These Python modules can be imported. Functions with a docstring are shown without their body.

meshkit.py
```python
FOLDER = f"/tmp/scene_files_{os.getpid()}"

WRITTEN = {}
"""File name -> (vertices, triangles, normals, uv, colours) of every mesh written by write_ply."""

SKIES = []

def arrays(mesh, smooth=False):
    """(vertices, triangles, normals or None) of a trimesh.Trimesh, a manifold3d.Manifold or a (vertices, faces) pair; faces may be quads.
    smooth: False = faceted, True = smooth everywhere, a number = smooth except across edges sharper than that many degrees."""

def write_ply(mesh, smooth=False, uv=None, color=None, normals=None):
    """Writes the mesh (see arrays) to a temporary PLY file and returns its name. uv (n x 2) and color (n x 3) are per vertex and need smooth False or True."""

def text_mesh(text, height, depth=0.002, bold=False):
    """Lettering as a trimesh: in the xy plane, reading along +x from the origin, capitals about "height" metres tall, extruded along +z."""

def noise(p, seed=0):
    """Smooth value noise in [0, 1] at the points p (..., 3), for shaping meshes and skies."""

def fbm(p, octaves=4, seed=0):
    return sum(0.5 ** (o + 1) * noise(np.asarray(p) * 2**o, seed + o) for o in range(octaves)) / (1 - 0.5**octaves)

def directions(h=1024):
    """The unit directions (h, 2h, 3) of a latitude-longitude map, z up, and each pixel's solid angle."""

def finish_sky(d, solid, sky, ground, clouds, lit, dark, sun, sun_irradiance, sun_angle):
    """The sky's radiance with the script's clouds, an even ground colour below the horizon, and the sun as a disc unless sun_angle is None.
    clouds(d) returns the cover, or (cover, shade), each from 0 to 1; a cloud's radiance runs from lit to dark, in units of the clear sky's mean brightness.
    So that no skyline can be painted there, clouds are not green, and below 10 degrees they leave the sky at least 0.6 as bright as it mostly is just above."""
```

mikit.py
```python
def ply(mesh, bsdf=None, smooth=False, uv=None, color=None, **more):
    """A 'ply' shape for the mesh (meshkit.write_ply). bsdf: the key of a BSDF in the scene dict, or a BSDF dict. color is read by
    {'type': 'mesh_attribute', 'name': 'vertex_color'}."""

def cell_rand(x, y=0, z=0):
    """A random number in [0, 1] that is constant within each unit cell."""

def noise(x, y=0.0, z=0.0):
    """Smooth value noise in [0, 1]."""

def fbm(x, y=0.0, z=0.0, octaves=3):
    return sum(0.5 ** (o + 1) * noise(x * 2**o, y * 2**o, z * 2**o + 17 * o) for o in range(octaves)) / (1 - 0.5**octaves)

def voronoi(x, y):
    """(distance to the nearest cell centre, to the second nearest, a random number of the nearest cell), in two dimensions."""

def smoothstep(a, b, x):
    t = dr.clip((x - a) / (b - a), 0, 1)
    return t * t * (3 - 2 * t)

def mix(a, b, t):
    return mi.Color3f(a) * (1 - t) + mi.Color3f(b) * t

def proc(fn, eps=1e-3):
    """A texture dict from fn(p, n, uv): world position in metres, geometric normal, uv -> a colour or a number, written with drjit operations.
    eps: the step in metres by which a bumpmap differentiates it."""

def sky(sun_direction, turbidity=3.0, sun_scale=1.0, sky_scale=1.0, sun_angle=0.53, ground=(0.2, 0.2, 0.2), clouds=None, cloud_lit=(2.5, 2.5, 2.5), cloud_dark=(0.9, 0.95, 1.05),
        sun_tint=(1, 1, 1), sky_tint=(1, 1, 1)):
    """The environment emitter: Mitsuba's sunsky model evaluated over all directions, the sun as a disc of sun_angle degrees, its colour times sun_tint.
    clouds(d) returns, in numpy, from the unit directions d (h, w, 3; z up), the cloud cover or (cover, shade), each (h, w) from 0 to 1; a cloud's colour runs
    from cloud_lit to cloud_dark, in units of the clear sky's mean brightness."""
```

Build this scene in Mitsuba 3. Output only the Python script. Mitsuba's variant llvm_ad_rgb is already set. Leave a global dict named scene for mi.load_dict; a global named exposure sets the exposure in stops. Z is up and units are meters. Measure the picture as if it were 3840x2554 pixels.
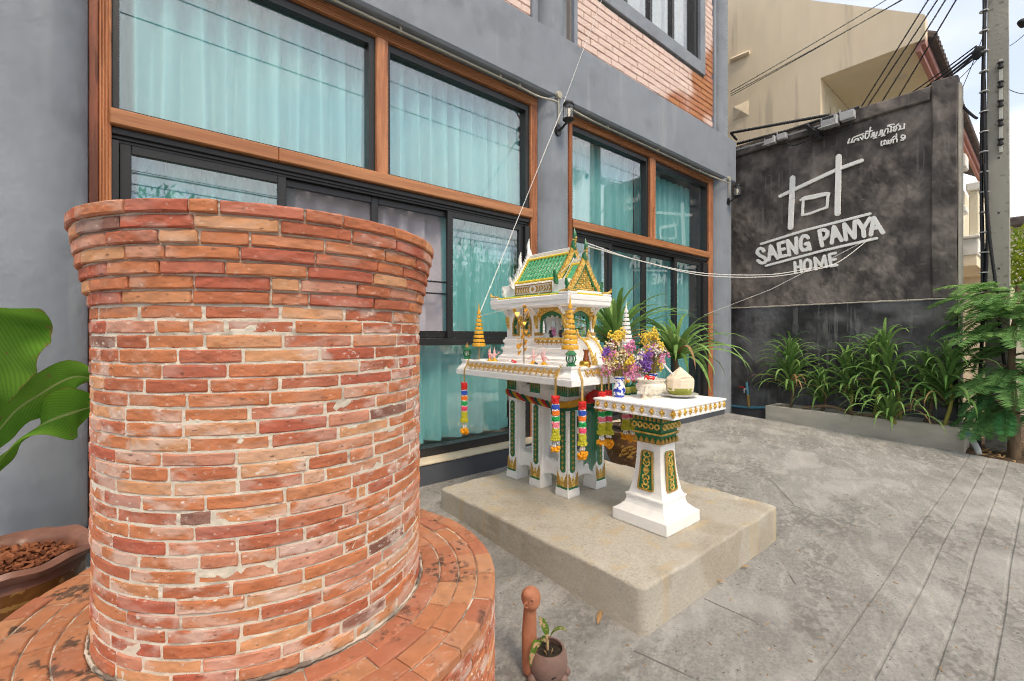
import math, random
import numpy as np, trimesh
import mitsuba as mi, drjit as dr
import mikit
from mikit import proc, noise, fbm, smoothstep, mix, cell_rand, voronoi
import meshkit
from shapely.geometry import Polygon, LineString, Point, box as sbox
from shapely.ops import unary_union
from shapely import affinity

# ------------------------------------------------------------------ camera, sky, exposure
T = mi.ScalarTransform4f
scene, labels = {}, {}
YAW = math.atan(2025 / 1690)
SN, CS = math.sin(YAW), math.cos(YAW)        # camera looks along (CS, SN); X runs along the facade, Y into the building
EYE = 1.25
scene['camera'] = {'type': 'perspective', 'fov': 2 * math.degrees(math.atan(1920 / 1690)), 'fov_axis': 'x',
                   'near_clip': 0.05, 'far_clip': 900.0, 'principal_point_offset_y': 0.0078,
                   'to_world': T().look_at(origin=[0, 0, EYE], target=[CS, SN, EYE], up=[0, 0, 1])}


def cloud_cover(d):
    q = d / np.maximum(d[..., 2:3], 0.12)
    n = meshkit.fbm(np.stack([q[..., 0] * 1.1, q[..., 1] * 1.1, q[..., 0] * 0 + 3.7], -1), 5, 4)
    cover = np.clip((n - 0.34) / 0.22, 0, 1)
    return 0.52 + 0.46 * cover, 0.10 + 0.30 * meshkit.fbm(q * 0.8 + 9, 4, 8)


scene['sky'] = mikit.sky((-0.15, -0.60, 0.78), turbidity=3.0, sun_scale=0.32, sun_angle=16, clouds=cloud_cover,
                         cloud_lit=(2.5, 2.5, 2.5), cloud_dark=(1.2, 1.3, 1.45), ground=(0.25, 0.24, 0.23), sky_tint=(1.0, 1.02, 1.08))
exposure = 2.5

# ------------------------------------------------------------------ helpers
rng = random.Random(7)
nrng = np.random.default_rng(11)


def pt(u, v, X=None, Y=None, z=None, d=None):
    """A surveyed point: the ray of photograph pixel (u, v) met with a plane of the place."""
    r, w = (u - 1920) / 1690, (1257 - v) / 1690
    xp, yp = r * SN + CS, SN - r * CS
    if X is not None: d = X / xp
    elif Y is not None: d = Y / yp
    elif z is not None: d = (z - EYE) / w
    return np.array([d * xp, d * yp, EYE + d * w])


def key_for(name):
    if name not in scene and name not in labels: return name
    i = 1
    while f'{name}_{i:03d}' in scene or f'{name}_{i:03d}' in labels: i += 1
    return f'{name}_{i:03d}'


counters = {}


def PLY(mesh, bsdf, **kw): return mikit.ply(mesh, 'mat_' + bsdf, **kw)


def fresh(base):
    i = counters.get(base, 0)
    counters[base] = i + 1
    return base if i == 0 else f'{base}_{i:03d}'


def thing(name, label, cat, group=None, kind=None):
    k = fresh(name)
    labels[k] = {'label': label, 'category': cat}
    if group: labels[k]['group'] = group
    if kind: labels[k]['kind'] = kind
    return k


def add(name, mesh, bsdf, parent=None, smooth=False, uv=None, label=None, kind=None, **more):
    if isinstance(mesh, (list, tuple)) and not (len(mesh) == 2 and isinstance(mesh[0], np.ndarray)):
        mesh = trimesh.util.concatenate([m for m in mesh if m is not None])
    k = fresh((parent + '__' + name) if parent else name)
    if uv is not None and not isinstance(uv, np.ndarray):
        n = len(mesh.vertices if hasattr(mesh, 'vertices') else mesh[0])
        uv = np.tile(np.array([uv], float), (n, 1))
    scene[k] = PLY(mesh, bsdf, smooth=smooth, uv=uv, **more)
    if label or kind:
        labels[k] = {}
        if label: labels[k]['label'] = label
        if kind: labels[k]['kind'] = kind
    return k


def own(key, name_key):
    """labels already hold name_key: give the thing itself one mesh"""
    return key


def solo(name, label, cat, mesh, bsdf, group=None, **kw):
    k = thing(name, label, cat, group)
    if isinstance(mesh, list): mesh = trimesh.util.concatenate(mesh)
    scene[k] = PLY(mesh, bsdf, smooth=kw.get('smooth', False), uv=kw.get('uv'))
    return k


def structure(name, mesh, bsdf, label, smooth=False, kind='structure', uv=None):
    k = fresh(name)
    scene[k] = PLY(mesh, bsdf, smooth=smooth, uv=uv)
    labels[k] = {'label': label, 'kind': kind}
    return k


def box(x0, x1, y0, y1, z0, z1, b=0.0):
    if b <= 0:
        v = np.array([[x, y, z] for x in (x0, x1) for y in (y0, y1) for z in (z0, z1)], float)
        f = [[0, 1, 3], [0, 3, 2], [4, 6, 7], [4, 7, 5], [0, 4, 5], [0, 5, 1], [2, 3, 7], [2, 7, 6], [0, 2, 6], [0, 6, 4], [1, 5, 7], [1, 7, 3]]
        return trimesh.Trimesh(v, f, process=False)
    b = min(b, 0.45 * abs(x1 - x0), 0.45 * abs(y1 - y0), 0.45 * abs(z1 - z0))
    p = []
    for sx, x in ((1, x0), (-1, x1)):
        for sy, y in ((1, y0), (-1, y1)):
            for sz, z in ((1, z0), (-1, z1)):
                p += [[x + sx * b, y + sy * b, z], [x + sx * b, y, z + sz * b], [x, y + sy * b, z + sz * b]]
    return trimesh.convex.convex_hull(np.array(p))


def hull(pts): return trimesh.convex.convex_hull(np.asarray(pts, float))


def cat(*ms):
    out = []
    for m in ms: out += m if isinstance(m, list) else [m]
    return trimesh.util.concatenate(out)


def moved(m, x=0, y=0, z=0, rz=0, s=1, rx=0, ry=0):
    M = trimesh.transformations.euler_matrix(rx, ry, rz)
    M[:3, :3] *= s
    M[:3, 3] = [x, y, z]
    m = m.copy()
    m.apply_transform(M)
    return m


def tube(points, r, n=6, caps=True):
    p = np.asarray(points, float)
    r = np.broadcast_to(np.asarray(r, float), (len(p),))
    t = np.gradient(p, axis=0)
    t /= np.maximum(np.linalg.norm(t, axis=1, keepdims=True), 1e-12)
    a = np.array([0, 0, 1.0]) if abs(t[0][2]) < 0.9 else np.array([1.0, 0, 0])
    vs = []
    for i in range(len(p)):
        a = a - t[i] * (a @ t[i])
        a /= np.linalg.norm(a)
        b = np.cross(t[i], a)
        for k in range(n):
            w = 2 * math.pi * k / n
            vs.append(p[i] + r[i] * (math.cos(w) * a + math.sin(w) * b))
    f = []
    for i in range(len(p) - 1):
        for k in range(n):
            q, w = i * n + k, i * n + (k + 1) % n
            f += [[q, w, w + n], [q, w + n, q + n]]
    if caps:
        vs += [p[0], p[-1]]
        m = len(p) * n
        for k in range(n):
            f += [[m, (k + 1) % n, k], [m + 1, (len(p) - 1) * n + k, (len(p) - 1) * n + (k + 1) % n]]
    return trimesh.Trimesh(np.array(vs), f, process=False)


def bez(pts, n=12):
    """smooth curve through points (Catmull-Rom)"""
    p = np.asarray(pts, float)
    q = np.vstack([2 * p[0] - p[1], p, 2 * p[-1] - p[-2]])
    out = []
    for i in range(1, len(q) - 2):
        for s in np.linspace(0, 1, n, endpoint=False):
            out.append(0.5 * (2 * q[i] + (q[i + 1] - q[i - 1]) * s + (2 * q[i - 1] - 5 * q[i] + 4 * q[i + 1] - q[i + 2]) * s * s
                              + (3 * q[i] - q[i - 1] - 3 * q[i + 1] + q[i + 2]) * s ** 3))
    out.append(p[-1])
    return np.array(out)


def lathe(profile, n=24, square=False, rot=0.0, center=(0, 0)):
    """profile [(radius, z)...] turned about z; square: n=4 with radius meaning half-width"""
    prof = np.asarray(profile, float)
    if square: n, rot, k = 4, math.pi / 4, math.sqrt(2)
    else: k = 1.0
    vs, f = [], []
    for (r, z) in prof:
        for i in range(n):
            w = rot + 2 * math.pi * i / n
            vs.append([center[0] + k * r * math.cos(w), center[1] + k * r * math.sin(w), z])
    m = len(prof)
    for j in range(m - 1):
        for i in range(n):
            a, b = j * n + i, j * n + (i + 1) % n
            f += [[a, b, b + n], [a, b + n, a + n]]
    vs += [[center[0], center[1], prof[0][1]], [center[0], center[1], prof[-1][1]]]
    for i in range(n):
        f += [[m * n, (i + 1) % n, i], [m * n + 1, (m - 1) * n + i, (m - 1) * n + (i + 1) % n]]
    return trimesh.Trimesh(np.array(vs), f, process=False)


def loft_rect(rings):
    """rings [(x0,x1,y0,y1,z)...] -> closed solid"""
    vs, f = [], []
    for (x0, x1, y0, y1, z) in rings: vs += [[x0, y0, z], [x1, y0, z], [x1, y1, z], [x0, y1, z]]
    for j in range(len(rings) - 1):
        for i in range(4):
            a, b = j * 4 + i, j * 4 + (i + 1) % 4
            f += [[a, b, b + 4], [a, b + 4, a + 4]]
    t = (len(rings) - 1) * 4
    f += [[0, 2, 1], [0, 3, 2], [t, t + 1, t + 2], [t, t + 2, t + 3]]
    return trimesh.Trimesh(np.array(vs, float), f, process=False)


def ext(poly, depth, o=(0, 0, 0), u=(1, 0, 0), v=(0, 1, 0), n=None):
    """shapely polygon(s) extruded: point = o + s*u + t*v + d*n, d in 0..depth"""
    u, v, o = np.array(u, float), np.array(v, float), np.array(o, float)
    n = np.cross(u, v) if n is None else np.array(n, float)
    ms = []
    for g in getattr(poly, 'geoms', [poly]):
        if g.is_empty or g.area < 1e-9: continue
        m = trimesh.creation.extrude_polygon(g, depth, engine='earcut')
        V = m.vertices
        m = trimesh.Trimesh(o + V[:, :1] * u + V[:, 1:2] * v + V[:, 2:3] * n, m.faces, process=False)
        if np.linalg.det(np.stack([u, v, n])) < 0: m.invert()
        ms.append(m)
    return trimesh.util.concatenate(ms)


def ball(c, r, sub=1, s=(1, 1, 1)):
    m = trimesh.creation.icosphere(subdivisions=sub, radius=1.0)
    return trimesh.Trimesh(np.array(c) + m.vertices * r * np.array(s), m.faces, process=False)


_BALL = trimesh.creation.icosphere(subdivisions=1, radius=1.0)


def balls(centers, radii):
    V, F = np.array(_BALL.vertices), np.array(_BALL.faces)
    c, r = np.asarray(centers, float), np.asarray(radii, float)
    v = (c[:, None, :] + V[None] * r[:, None, None]).reshape(-1, 3)
    f = (F[None] + (np.arange(len(c)) * len(V))[:, None, None]).reshape(-1, 3)
    return trimesh.Trimesh(v, f, process=False)


def ribbon(path, width, side, fold=0.0, thick=0.0):
    """strap leaf: path (n,3), width (n,), side vector(s); a shallow V across"""
    p = np.asarray(path, float)
    n = len(p)
    w = np.broadcast_to(np.asarray(width, float), (n,))
    t = np.gradient(p, axis=0)
    t /= np.maximum(np.linalg.norm(t, axis=1, keepdims=True), 1e-9)
    s = np.broadcast_to(np.asarray(side, float), (n, 3))
    s = s - t * np.sum(s * t, 1, keepdims=True)
    s = s / np.maximum(np.linalg.norm(s, axis=1, keepdims=True), 1e-9)
    up = np.cross(s, t)
    a = p - s * w[:, None] / 2 + up * fold * w[:, None]
    c = p + s * w[:, None] / 2 + up * fold * w[:, None]
    v = np.stack([a, p, c], 1).reshape(-1, 3)
    f = []
    for i in range(n - 1):
        for k in (0, 1):
            q = i * 3 + k
            f += [[q, q + 1, q + 4], [q, q + 4, q + 3]]
    return trimesh.Trimesh(v, f, process=False)


def rough_up(m, amp, freq, seed=0):
    v = np.array(m.vertices)
    m.vertices = v + amp * 2 * (np.stack([meshkit.noise(v * freq + 11.3 * k, seed + k) for k in range(3)], 1) - 0.5)
    return m


def col(*c): return {'type': 'rgb', 'value': [float(x) for x in c]}


def mat(name, base, rough=0.6, spec=0.5, metallic=0.0, bump=None, bscale=0.001, eps=1e-3, two=True, **more):
    b = {'type': 'principled', 'base_color': col(*base) if isinstance(base, tuple) else proc(base), 'roughness': rough if not callable(rough) else proc(rough),
         'specular': spec, 'metallic': metallic, **more}
    if bump is not None: b = {'type': 'bumpmap', 'arbitrary': proc(bump, eps), 'scale': bscale, 'bsdf': b}
    scene['mat_' + name] = {'type': 'twosided', 'bsdf': b} if two else b
    return name


def leafmat(name, fn, trans=0.55, rough=0.45):
    scene['mat_' + name] = {'type': 'principledthin', 'base_color': proc(fn) if callable(fn) else col(*fn), 'roughness': rough, 'diff_trans': trans, 'spec_trans': 0.0}
    return name


def C3(*c): return mi.Color3f(*c)
# ------------------------------------------------------------------ materials
def f_plaster(p, n, uv):
    a = fbm(p.x * 2.1, p.y * 2.1, p.z * 1.6, 4)
    b = fbm(p.x * 14, p.y * 14, p.z * 5, 3)
    c = mix(C3(.200, .226, .268), C3(.265, .296, .342), a)
    streak = smoothstep(.58, .8, fbm(p.x * 9, p.y * 9, p.z * .7 + 4, 3))
    c = mix(c, C3(.36, .38, .40), streak * .35)
    c = mix(c, C3(.165, .18, .205), smoothstep(.52, .72, fbm(p.x * 4 + 2, p.y * 4, p.z * 3, 5)) * .45)
    return c * (0.92 + .16 * b)
mat('plaster_grey', f_plaster, .75, .3, bump=lambda p, n, uv: fbm(p.x * 60, p.y * 60, p.z * 60, 4) * .5 + fbm(p.x * 9, p.y * 9, p.z * 7, 3) * 2.2, bscale=.0040)
mat('plaster_dark', (.085, .095, .115), .7, .3, bump=lambda p, n, uv: fbm(p.x * 30, p.y * 30, p.z * 30, 3), bscale=.004)


def f_black(p, n, uv):
    a = fbm(p.y * 1.7 + 2, p.z * 1.5, p.x, 4)
    b = fbm(p.y * 6, p.z * 4.5 + 9, p.x, 4)
    g = fbm(p.y * 26, p.z * 19, p.x * 3, 5)
    m = smoothstep(.34, .64, a * .5 + b * .5)
    c = mix(C3(.055, .049, .048), C3(.225, .196, .180), m)
    c = mix(c, C3(.055, .048, .046), smoothstep(.50, .70, fbm(p.y * 4.3 + 8, p.z * 4.8, 2.0, 6)) * .6)
    c = c * (.72 + .56 * g)
    drip = smoothstep(.60, .74, fbm(p.y * 26, p.z * 1.3, 4.0, 3)) * smoothstep(.5, .62, fbm(p.y * 3, p.z * 2, 7.0, 2))
    c = mix(c, C3(.24, .225, .215), drip * .28)
    chip = smoothstep(.76, .82, fbm(p.y * 21 + 3 * g, p.z * 27, 1.0, 4))
    return mix(c, C3(.24, .22, .20), chip * .4)
mat('black_concrete', f_black, .62, .35, bump=lambda p, n, uv: fbm(p.y * 9, p.z * 6, p.x * 9, 5), bscale=.035)


def seg(p, x0, y0, x1, y1):
    dx, dy = x1 - x0, y1 - y0
    t = dr.clip(((p.x - x0) * dx + (p.y - y0) * dy) / (dx * dx + dy * dy), 0, 1)
    w = .03 * (noise(p.x * 4, p.y * 4) - .5)
    return dr.sqrt(dr.square(p.x - x0 - t * dx + w) + dr.square(p.y - y0 - t * dy + w))


SCORES = []
for (a, b) in (((2799, 1652), (3158, 1725)), ((3084, 1806), (3329, 1863)), ((2832, 1749), (2978, 1896)), ((2921, 1884), (3337, 2002)), ((2930, 2059), (3174, 2148)), ((2954, 2140), (3035, 2270)),
               ((2645, 2246), (2840, 2327)), ((2580, 1690), (2670, 1765)), ((3158, 1725), (3560, 1800)), ((2740, 1600), (3010, 1640)), ((3010, 1640), (3120, 1800)), ((2380, 2440), (2620, 2545)), ((2830, 1750), (3084, 1806))):
    A, B = pt(*a, z=0.0), pt(*b, z=0.0)
    SCORES.append((A[0], A[1], B[0], B[1]))


def f_yard(p, n, uv):
    a = fbm(p.x * 1.1, p.y * 1.3, 2.0, 4)
    b = fbm(p.x * 7, p.y * 9, 5.0, 4)
    wx, wy = fbm(p.x * 3, p.y * 3, 11.0, 3) * .13, fbm(p.x * 3, p.y * 3, 17.0, 3) * .13
    s = fbm((p.x + wx) * 5 + p.y * 4, (p.y + wy) * 26 - p.x * 12, 1.0, 6)
    c = mix(C3(.175, .170, .160), C3(.285, .278, .264), a * .5 + b * .5)
    c = mix(c, C3(.36, .35, .335), smoothstep(.45, .80, s) * .5)
    dark = smoothstep(.48, .76, fbm((p.x + wx) * 2.3 + 7, (p.y + wy) * 2.6, 9.0, 5))
    c = mix(c, C3(.115, .108, .10), dark * .28)
    speck = smoothstep(.76, .83, fbm(p.x * 48 + 2 * wx, p.y * 66, 3.0, 4))
    c = mix(c, C3(.07, .067, .062), speck * .7)
    c = c * (.70 + .60 * fbm(p.x * 95, p.y * 120, 8.0, 4))
    stain = smoothstep(.54, .66, fbm(p.x * 3.1 + 5, p.y * 4.4, 3.0, 6)) * smoothstep(.40, .60, fbm(p.x * 36, p.y * 52, 5.0, 4))
    c = mix(c, C3(.085, .080, .074), stain * .42)
    white = smoothstep(.50, .76, fbm((p.x + wx) * 2.6 + 3, (p.y + wy) * 4.2 + 8, 6.0, 5))
    c = mix(c, C3(.40, .39, .375), white * .4)
    d = mi.Float(9)
    for q in SCORES: d = dr.minimum(d, seg(p, *q))
    return mix(c, C3(.09, .085, .08), (1 - smoothstep(.002, .007, d)) * .85 * smoothstep(.12, .36, fbm(p.x * 9, p.y * 9, 2.0, 3)))


def b_yard(p, n, uv):
    d = mi.Float(9)
    for q in SCORES: d = dr.minimum(d, seg(p, *q))
    return fbm(p.x * 14, p.y * 26, 0.0, 4) * .7 + smoothstep(0, .009, d) * .4 + .3 * noise(p.x * 110, p.y * 150)
mat('yard_concrete', f_yard, .85, .3, bump=b_yard, bscale=.008)


def f_slab(p, n, uv):
    a = fbm(p.x * 3, p.y * 4, p.z * 4, 4)
    b = fbm(p.x * 18, p.y * 18, p.z * 18, 3)
    c = mix(C3(.33, .30, .25), C3(.46, .43, .375), a * .7 + b * .3)
    stain = smoothstep(.50, .66, fbm(p.x * 5 + 3, p.y * 5, p.z * 3 + 1, 5))
    c = mix(c, C3(.27, .225, .165), stain * .45)
    spot = smoothstep(.76, .82, fbm(p.x * 34, p.y * 50, p.z * 40, 4))
    c = mix(c, C3(.18, .15, .11), spot * .5)
    c = c * (.78 + .44 * fbm(p.x * 110, p.y * 110, p.z * 110, 4))
    pore = smoothstep(.70, .76, fbm(p.x * 120, p.y * 120, p.z * 120, 2))
    c = mix(c, C3(.16, .13, .10), pore * .28)
    return mix(c, C3(.42, .33, .20), smoothstep(.6, .75, fbm(p.x * 9, p.y * 16, 4.0, 3)) * .5)
mat('slab_concrete', f_slab, .8, .3, bump=lambda p, n, uv: fbm(p.x * 40, p.y * 40, p.z * 40, 4), bscale=.004)
mat('planter_concrete', lambda p, n, uv: mix(C3(.41, .375, .31), C3(.60, .565, .49), fbm(p.x * 5, p.y * 5, p.z * 9, 4)), .85, .3, bump=lambda p, n, uv: fbm(p.x * 30, p.y * 30, p.z * 30, 3), bscale=.006)


def f_brick(p, n, uv):
    t, w = uv.x, uv.y
    c = mix(C3(.38, .105, .052), C3(.47, .165, .068), smoothstep(.05, .35, t))
    c = mix(c, C3(.55, .28, .14), smoothstep(.54, .70, t))
    c = mix(c, C3(.38, .090, .052), smoothstep(.74, .78, t))
    c = mix(c, C3(.50, .22, .145), smoothstep(.87, .90, t))
    c = mix(c, C3(.20, .095, .075), smoothstep(.955, .965, t))
    c = mix(c, C3(.40, .19, .12), .12)
    f = fbm(p.x * 30, p.y * 30, p.z * 55, 4)
    c = c * (.70 + .60 * f)
    lime = fbm(p.x * 17 + 40 * w, p.y * 17, p.z * 24, 5)
    c = mix(c, C3(.60, .48, .42), smoothstep(.42, .66, lime) * dr.minimum(w * 1.3, 1) * .68)
    fleck = smoothstep(.64, .78, fbm(p.x * 75 + 7 * w, p.y * 75, p.z * 100, 5))
    c = mix(c, C3(.68, .62, .56), fleck * (.2 + .7 * w))
    pit = smoothstep(.68, .80, fbm(p.x * 60 + 5 + 9 * t, p.y * 60, p.z * 95, 5))
    return mix(c, C3(.13, .06, .04), pit * .7)
mat('old_brick', f_brick, .72, .35, bump=lambda p, n, uv: fbm(p.x * 60, p.y * 60, p.z * 90, 4), bscale=.0045, eps=6e-4)


def f_paver(p, n, uv):
    c = f_brick(p, n, mi.Point2f(uv.x, uv.y * .5))
    c = mix(c, C3(.36, .165, .085), .5)
    mil = smoothstep(.52, .64, fbm(p.x * 11, p.y * 11, p.z * 11 + 3, 4)) * smoothstep(.45, .62, fbm(p.x * 55, p.y * 55, p.z * 30, 3))
    return mix(c, C3(.055, .042, .036), mil * .8)
mat('paver_brick', f_paver, .6, .4, bump=lambda p, n, uv: fbm(p.x * 60, p.y * 60, p.z * 60, 4), bscale=.005, eps=6e-4)


def f_mortar(p, n, uv):
    a = fbm(p.x * 40, p.y * 40, p.z * 40, 4)
    c = mix(C3(.50, .445, .365), C3(.72, .665, .57), a)
    return mix(c, C3(.20, .17, .14), smoothstep(.62, .72, fbm(p.x * 12, p.y * 12, p.z * 12, 4)) * .5)
mat('base_mortar', lambda p, n, uv: mix(C3(.16, .13, .11), C3(.56, .50, .42), smoothstep(.3, .65, fbm(p.x * 22, p.y * 22, p.z * 22, 4))), .9, .2)
mat('mortar', f_mortar, .9, .2, bump=lambda p, n, uv: fbm(p.x * 90, p.y * 90, p.z * 90, 3), bscale=.006, eps=5e-4)


def f_fbrick(p, n, uv):
    c = mix(C3(.46, .27, .21), C3(.54, .34, .27), uv.x)
    c = c * (.85 + .3 * fbm(p.x * 25, p.y * 25, p.z * 40, 3))
    clean = smoothstep(.50, .60, fbm(p.x * 1.7 + 1, 2.0, p.z * 1.6, 3) * .45 + smoothstep(5.0, 6.6, p.x + (4.9 - p.z) * 1.1) * .42)
    bloom = (1 - clean) * (.55 + .45 * fbm(p.x * 9, p.y, p.z * 9, 3))
    c = mix(c, C3(.76, .62, .565), bloom)
    return mix(c, mix(C3(.45, .20, .075), C3(.38, .14, .07), uv.x), clean * .75)
mat('facade_brick', f_fbrick, .95, .12, bump=lambda p, n, uv: fbm(p.x * 60, p.y * 60, p.z * 60, 3), bscale=.004)
mat('facade_mortar', (.30, .27, .255), .9, .2)


def wood(dark, light, axis):
    def f(p, n, uv):
        if axis == 'x': g = fbm(p.x * 1.6, p.y * 26, p.z * 30, 4); h = fbm(p.x * 9, p.y * 140, p.z * 160, 2); q = noise(p.x * .8, p.z * .5)
        else: g = fbm(p.x * 30, p.y * 26, p.z * 1.6, 4); h = fbm(p.x * 160, p.y * 140, p.z * 9, 2); q = noise(p.z * .8, p.x * .5)
        c = mix(C3(*dark), C3(*light), smoothstep(.25, .75, g))
        c = c * (.78 + .44 * h)
        c = mix(c, C3(dark[0] * .45, dark[1] * .4, dark[2] * .4), smoothstep(.66, .74, fbm(p.x * 3 if axis == 'x' else p.x * 50, p.y * 40, p.z * 50 if axis == 'x' else p.z * 3, 3)) * .6)
        return c
    return f
mat('wood_transom', wood((.30, .115, .045), (.45, .20, .085), 'x'), .38, .5)
mat('wood_post', wood((.29, .10, .04), (.47, .20, .09), 'z'), .4, .5)
mat('wood_old', wood((.10, .030, .018), (.24, .075, .04), 'z'), .55, .4)
mat('black_metal', (.018, .018, .020), .35, .5)
mat('black_groove', (.012, .012, .013), .5, .4)
mat('grey_metal', (.42, .43, .44), .4, .5)
mat('galvanised', (.45, .45, .40), .45, .5, metallic=.4)
mat('conduit_paint', (.42, .40, .33), .5, .4)
mat('interior_wall', (.30, .29, .28), .9, .2)
scene['mat_window_glass'] = {'type': 'thindielectric', 'int_ior': 2.2}
scene['mat_lamp_glass'] = {'type': 'thindielectric', 'int_ior': 1.5}
scene['mat_insect_mesh'] = {'type': 'mask', 'opacity': .20, 'bsdf': {'type': 'twosided', 'bsdf': {'type': 'diffuse', 'reflectance': col(.22, .22, .24)}}}


def cloth(name, fn, trans):
    scene['mat_' + name] = {'type': 'principledthin', 'base_color': proc(fn), 'roughness': .8, 'diff_trans': trans, 'spec_trans': 0.0}
cloth('teal_curtain', lambda p, n, uv: mix(C3(.26, .69, .73), C3(.34, .77, .79), fbm(p.x * 6, 1.0, p.z * 2, 3)), .5)
cloth('lilac_curtain', lambda p, n, uv: mix(C3(.66, .63, .72), C3(.76, .73, .82), fbm(p.x * 200, 1.0, p.z * 60, 2)), .35)
cloth('pale_curtain', lambda p, n, uv: mix(C3(.52, .62, .68), C3(.66, .74, .78), fbm(p.x * 60, 1.0, p.z * 20, 2)), .5)

mat('white_paint', lambda p, n, uv: mix(C3(.76, .76, .76), C3(.82, .82, .81), smoothstep(.2, .5, fbm(p.x * 20, p.y * 20, p.z * 14, 4))) * (1 - .18 * smoothstep(.74, .82, fbm(p.x * 60, p.y * 60, p.z * 60, 4))), .38, .5,
    bump=lambda p, n, uv: fbm(p.x * 60, p.y * 60, p.z * 60, 3), bscale=.003)
mat('gold_paint', lambda p, n, uv: mix(C3(.50, .27, .03), C3(.82, .60, .17), smoothstep(.3, .7, fbm(p.x * 90, p.y * 90, p.z * 90, 3))), .32, .6, metallic=.2, bump=lambda p, n, uv: fbm(p.x * 120, p.y * 120, p.z * 120, 3), bscale=.006, eps=5e-4)
mat('old_gold', lambda p, n, uv: mix(C3(.34, .19, .04), C3(.50, .31, .08), fbm(p.x * 70, p.y * 70, p.z * 70, 3)), .4, .5, metallic=.2)
mat('bright_gold', (.80, .50, .10), .16, .6, metallic=1.0)
mat('green_paint', lambda p, n, uv: mix(C3(.010, .10, .038), C3(.03, .19, .075), fbm(p.x * 70, p.y * 70, p.z * 70, 3)), .28, .6)
mat('green_tile', lambda p, n, uv: mix(C3(.025, .23, .10), C3(.09, .40, .19), fbm(p.x * 60, p.y * 60, p.z * 60, 3)), .22, .6)
mat('yellow_paint', (.62, .46, .02), .3, .5)
mat('gold_plastic', lambda p, n, uv: mix(C3(.62, .30, .01), C3(.78, .45, .04), fbm(p.x * 80, p.y * 80, p.z * 160, 2)), .25, .6)
mat('gold_foil', (.74, .38, .05), .38, .5, metallic=.35)
mat('white_plastic', (.78, .77, .76), .3, .5)
mat('red_plastic', (.60, .018, .015), .4, .5)
mat('blue_plastic', (.03, .09, .50), .4, .5)
mat('orange_plastic', (.80, .20, .015), .4, .5)
mat('green_plastic', (.01, .36, .08), .4, .5)
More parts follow.
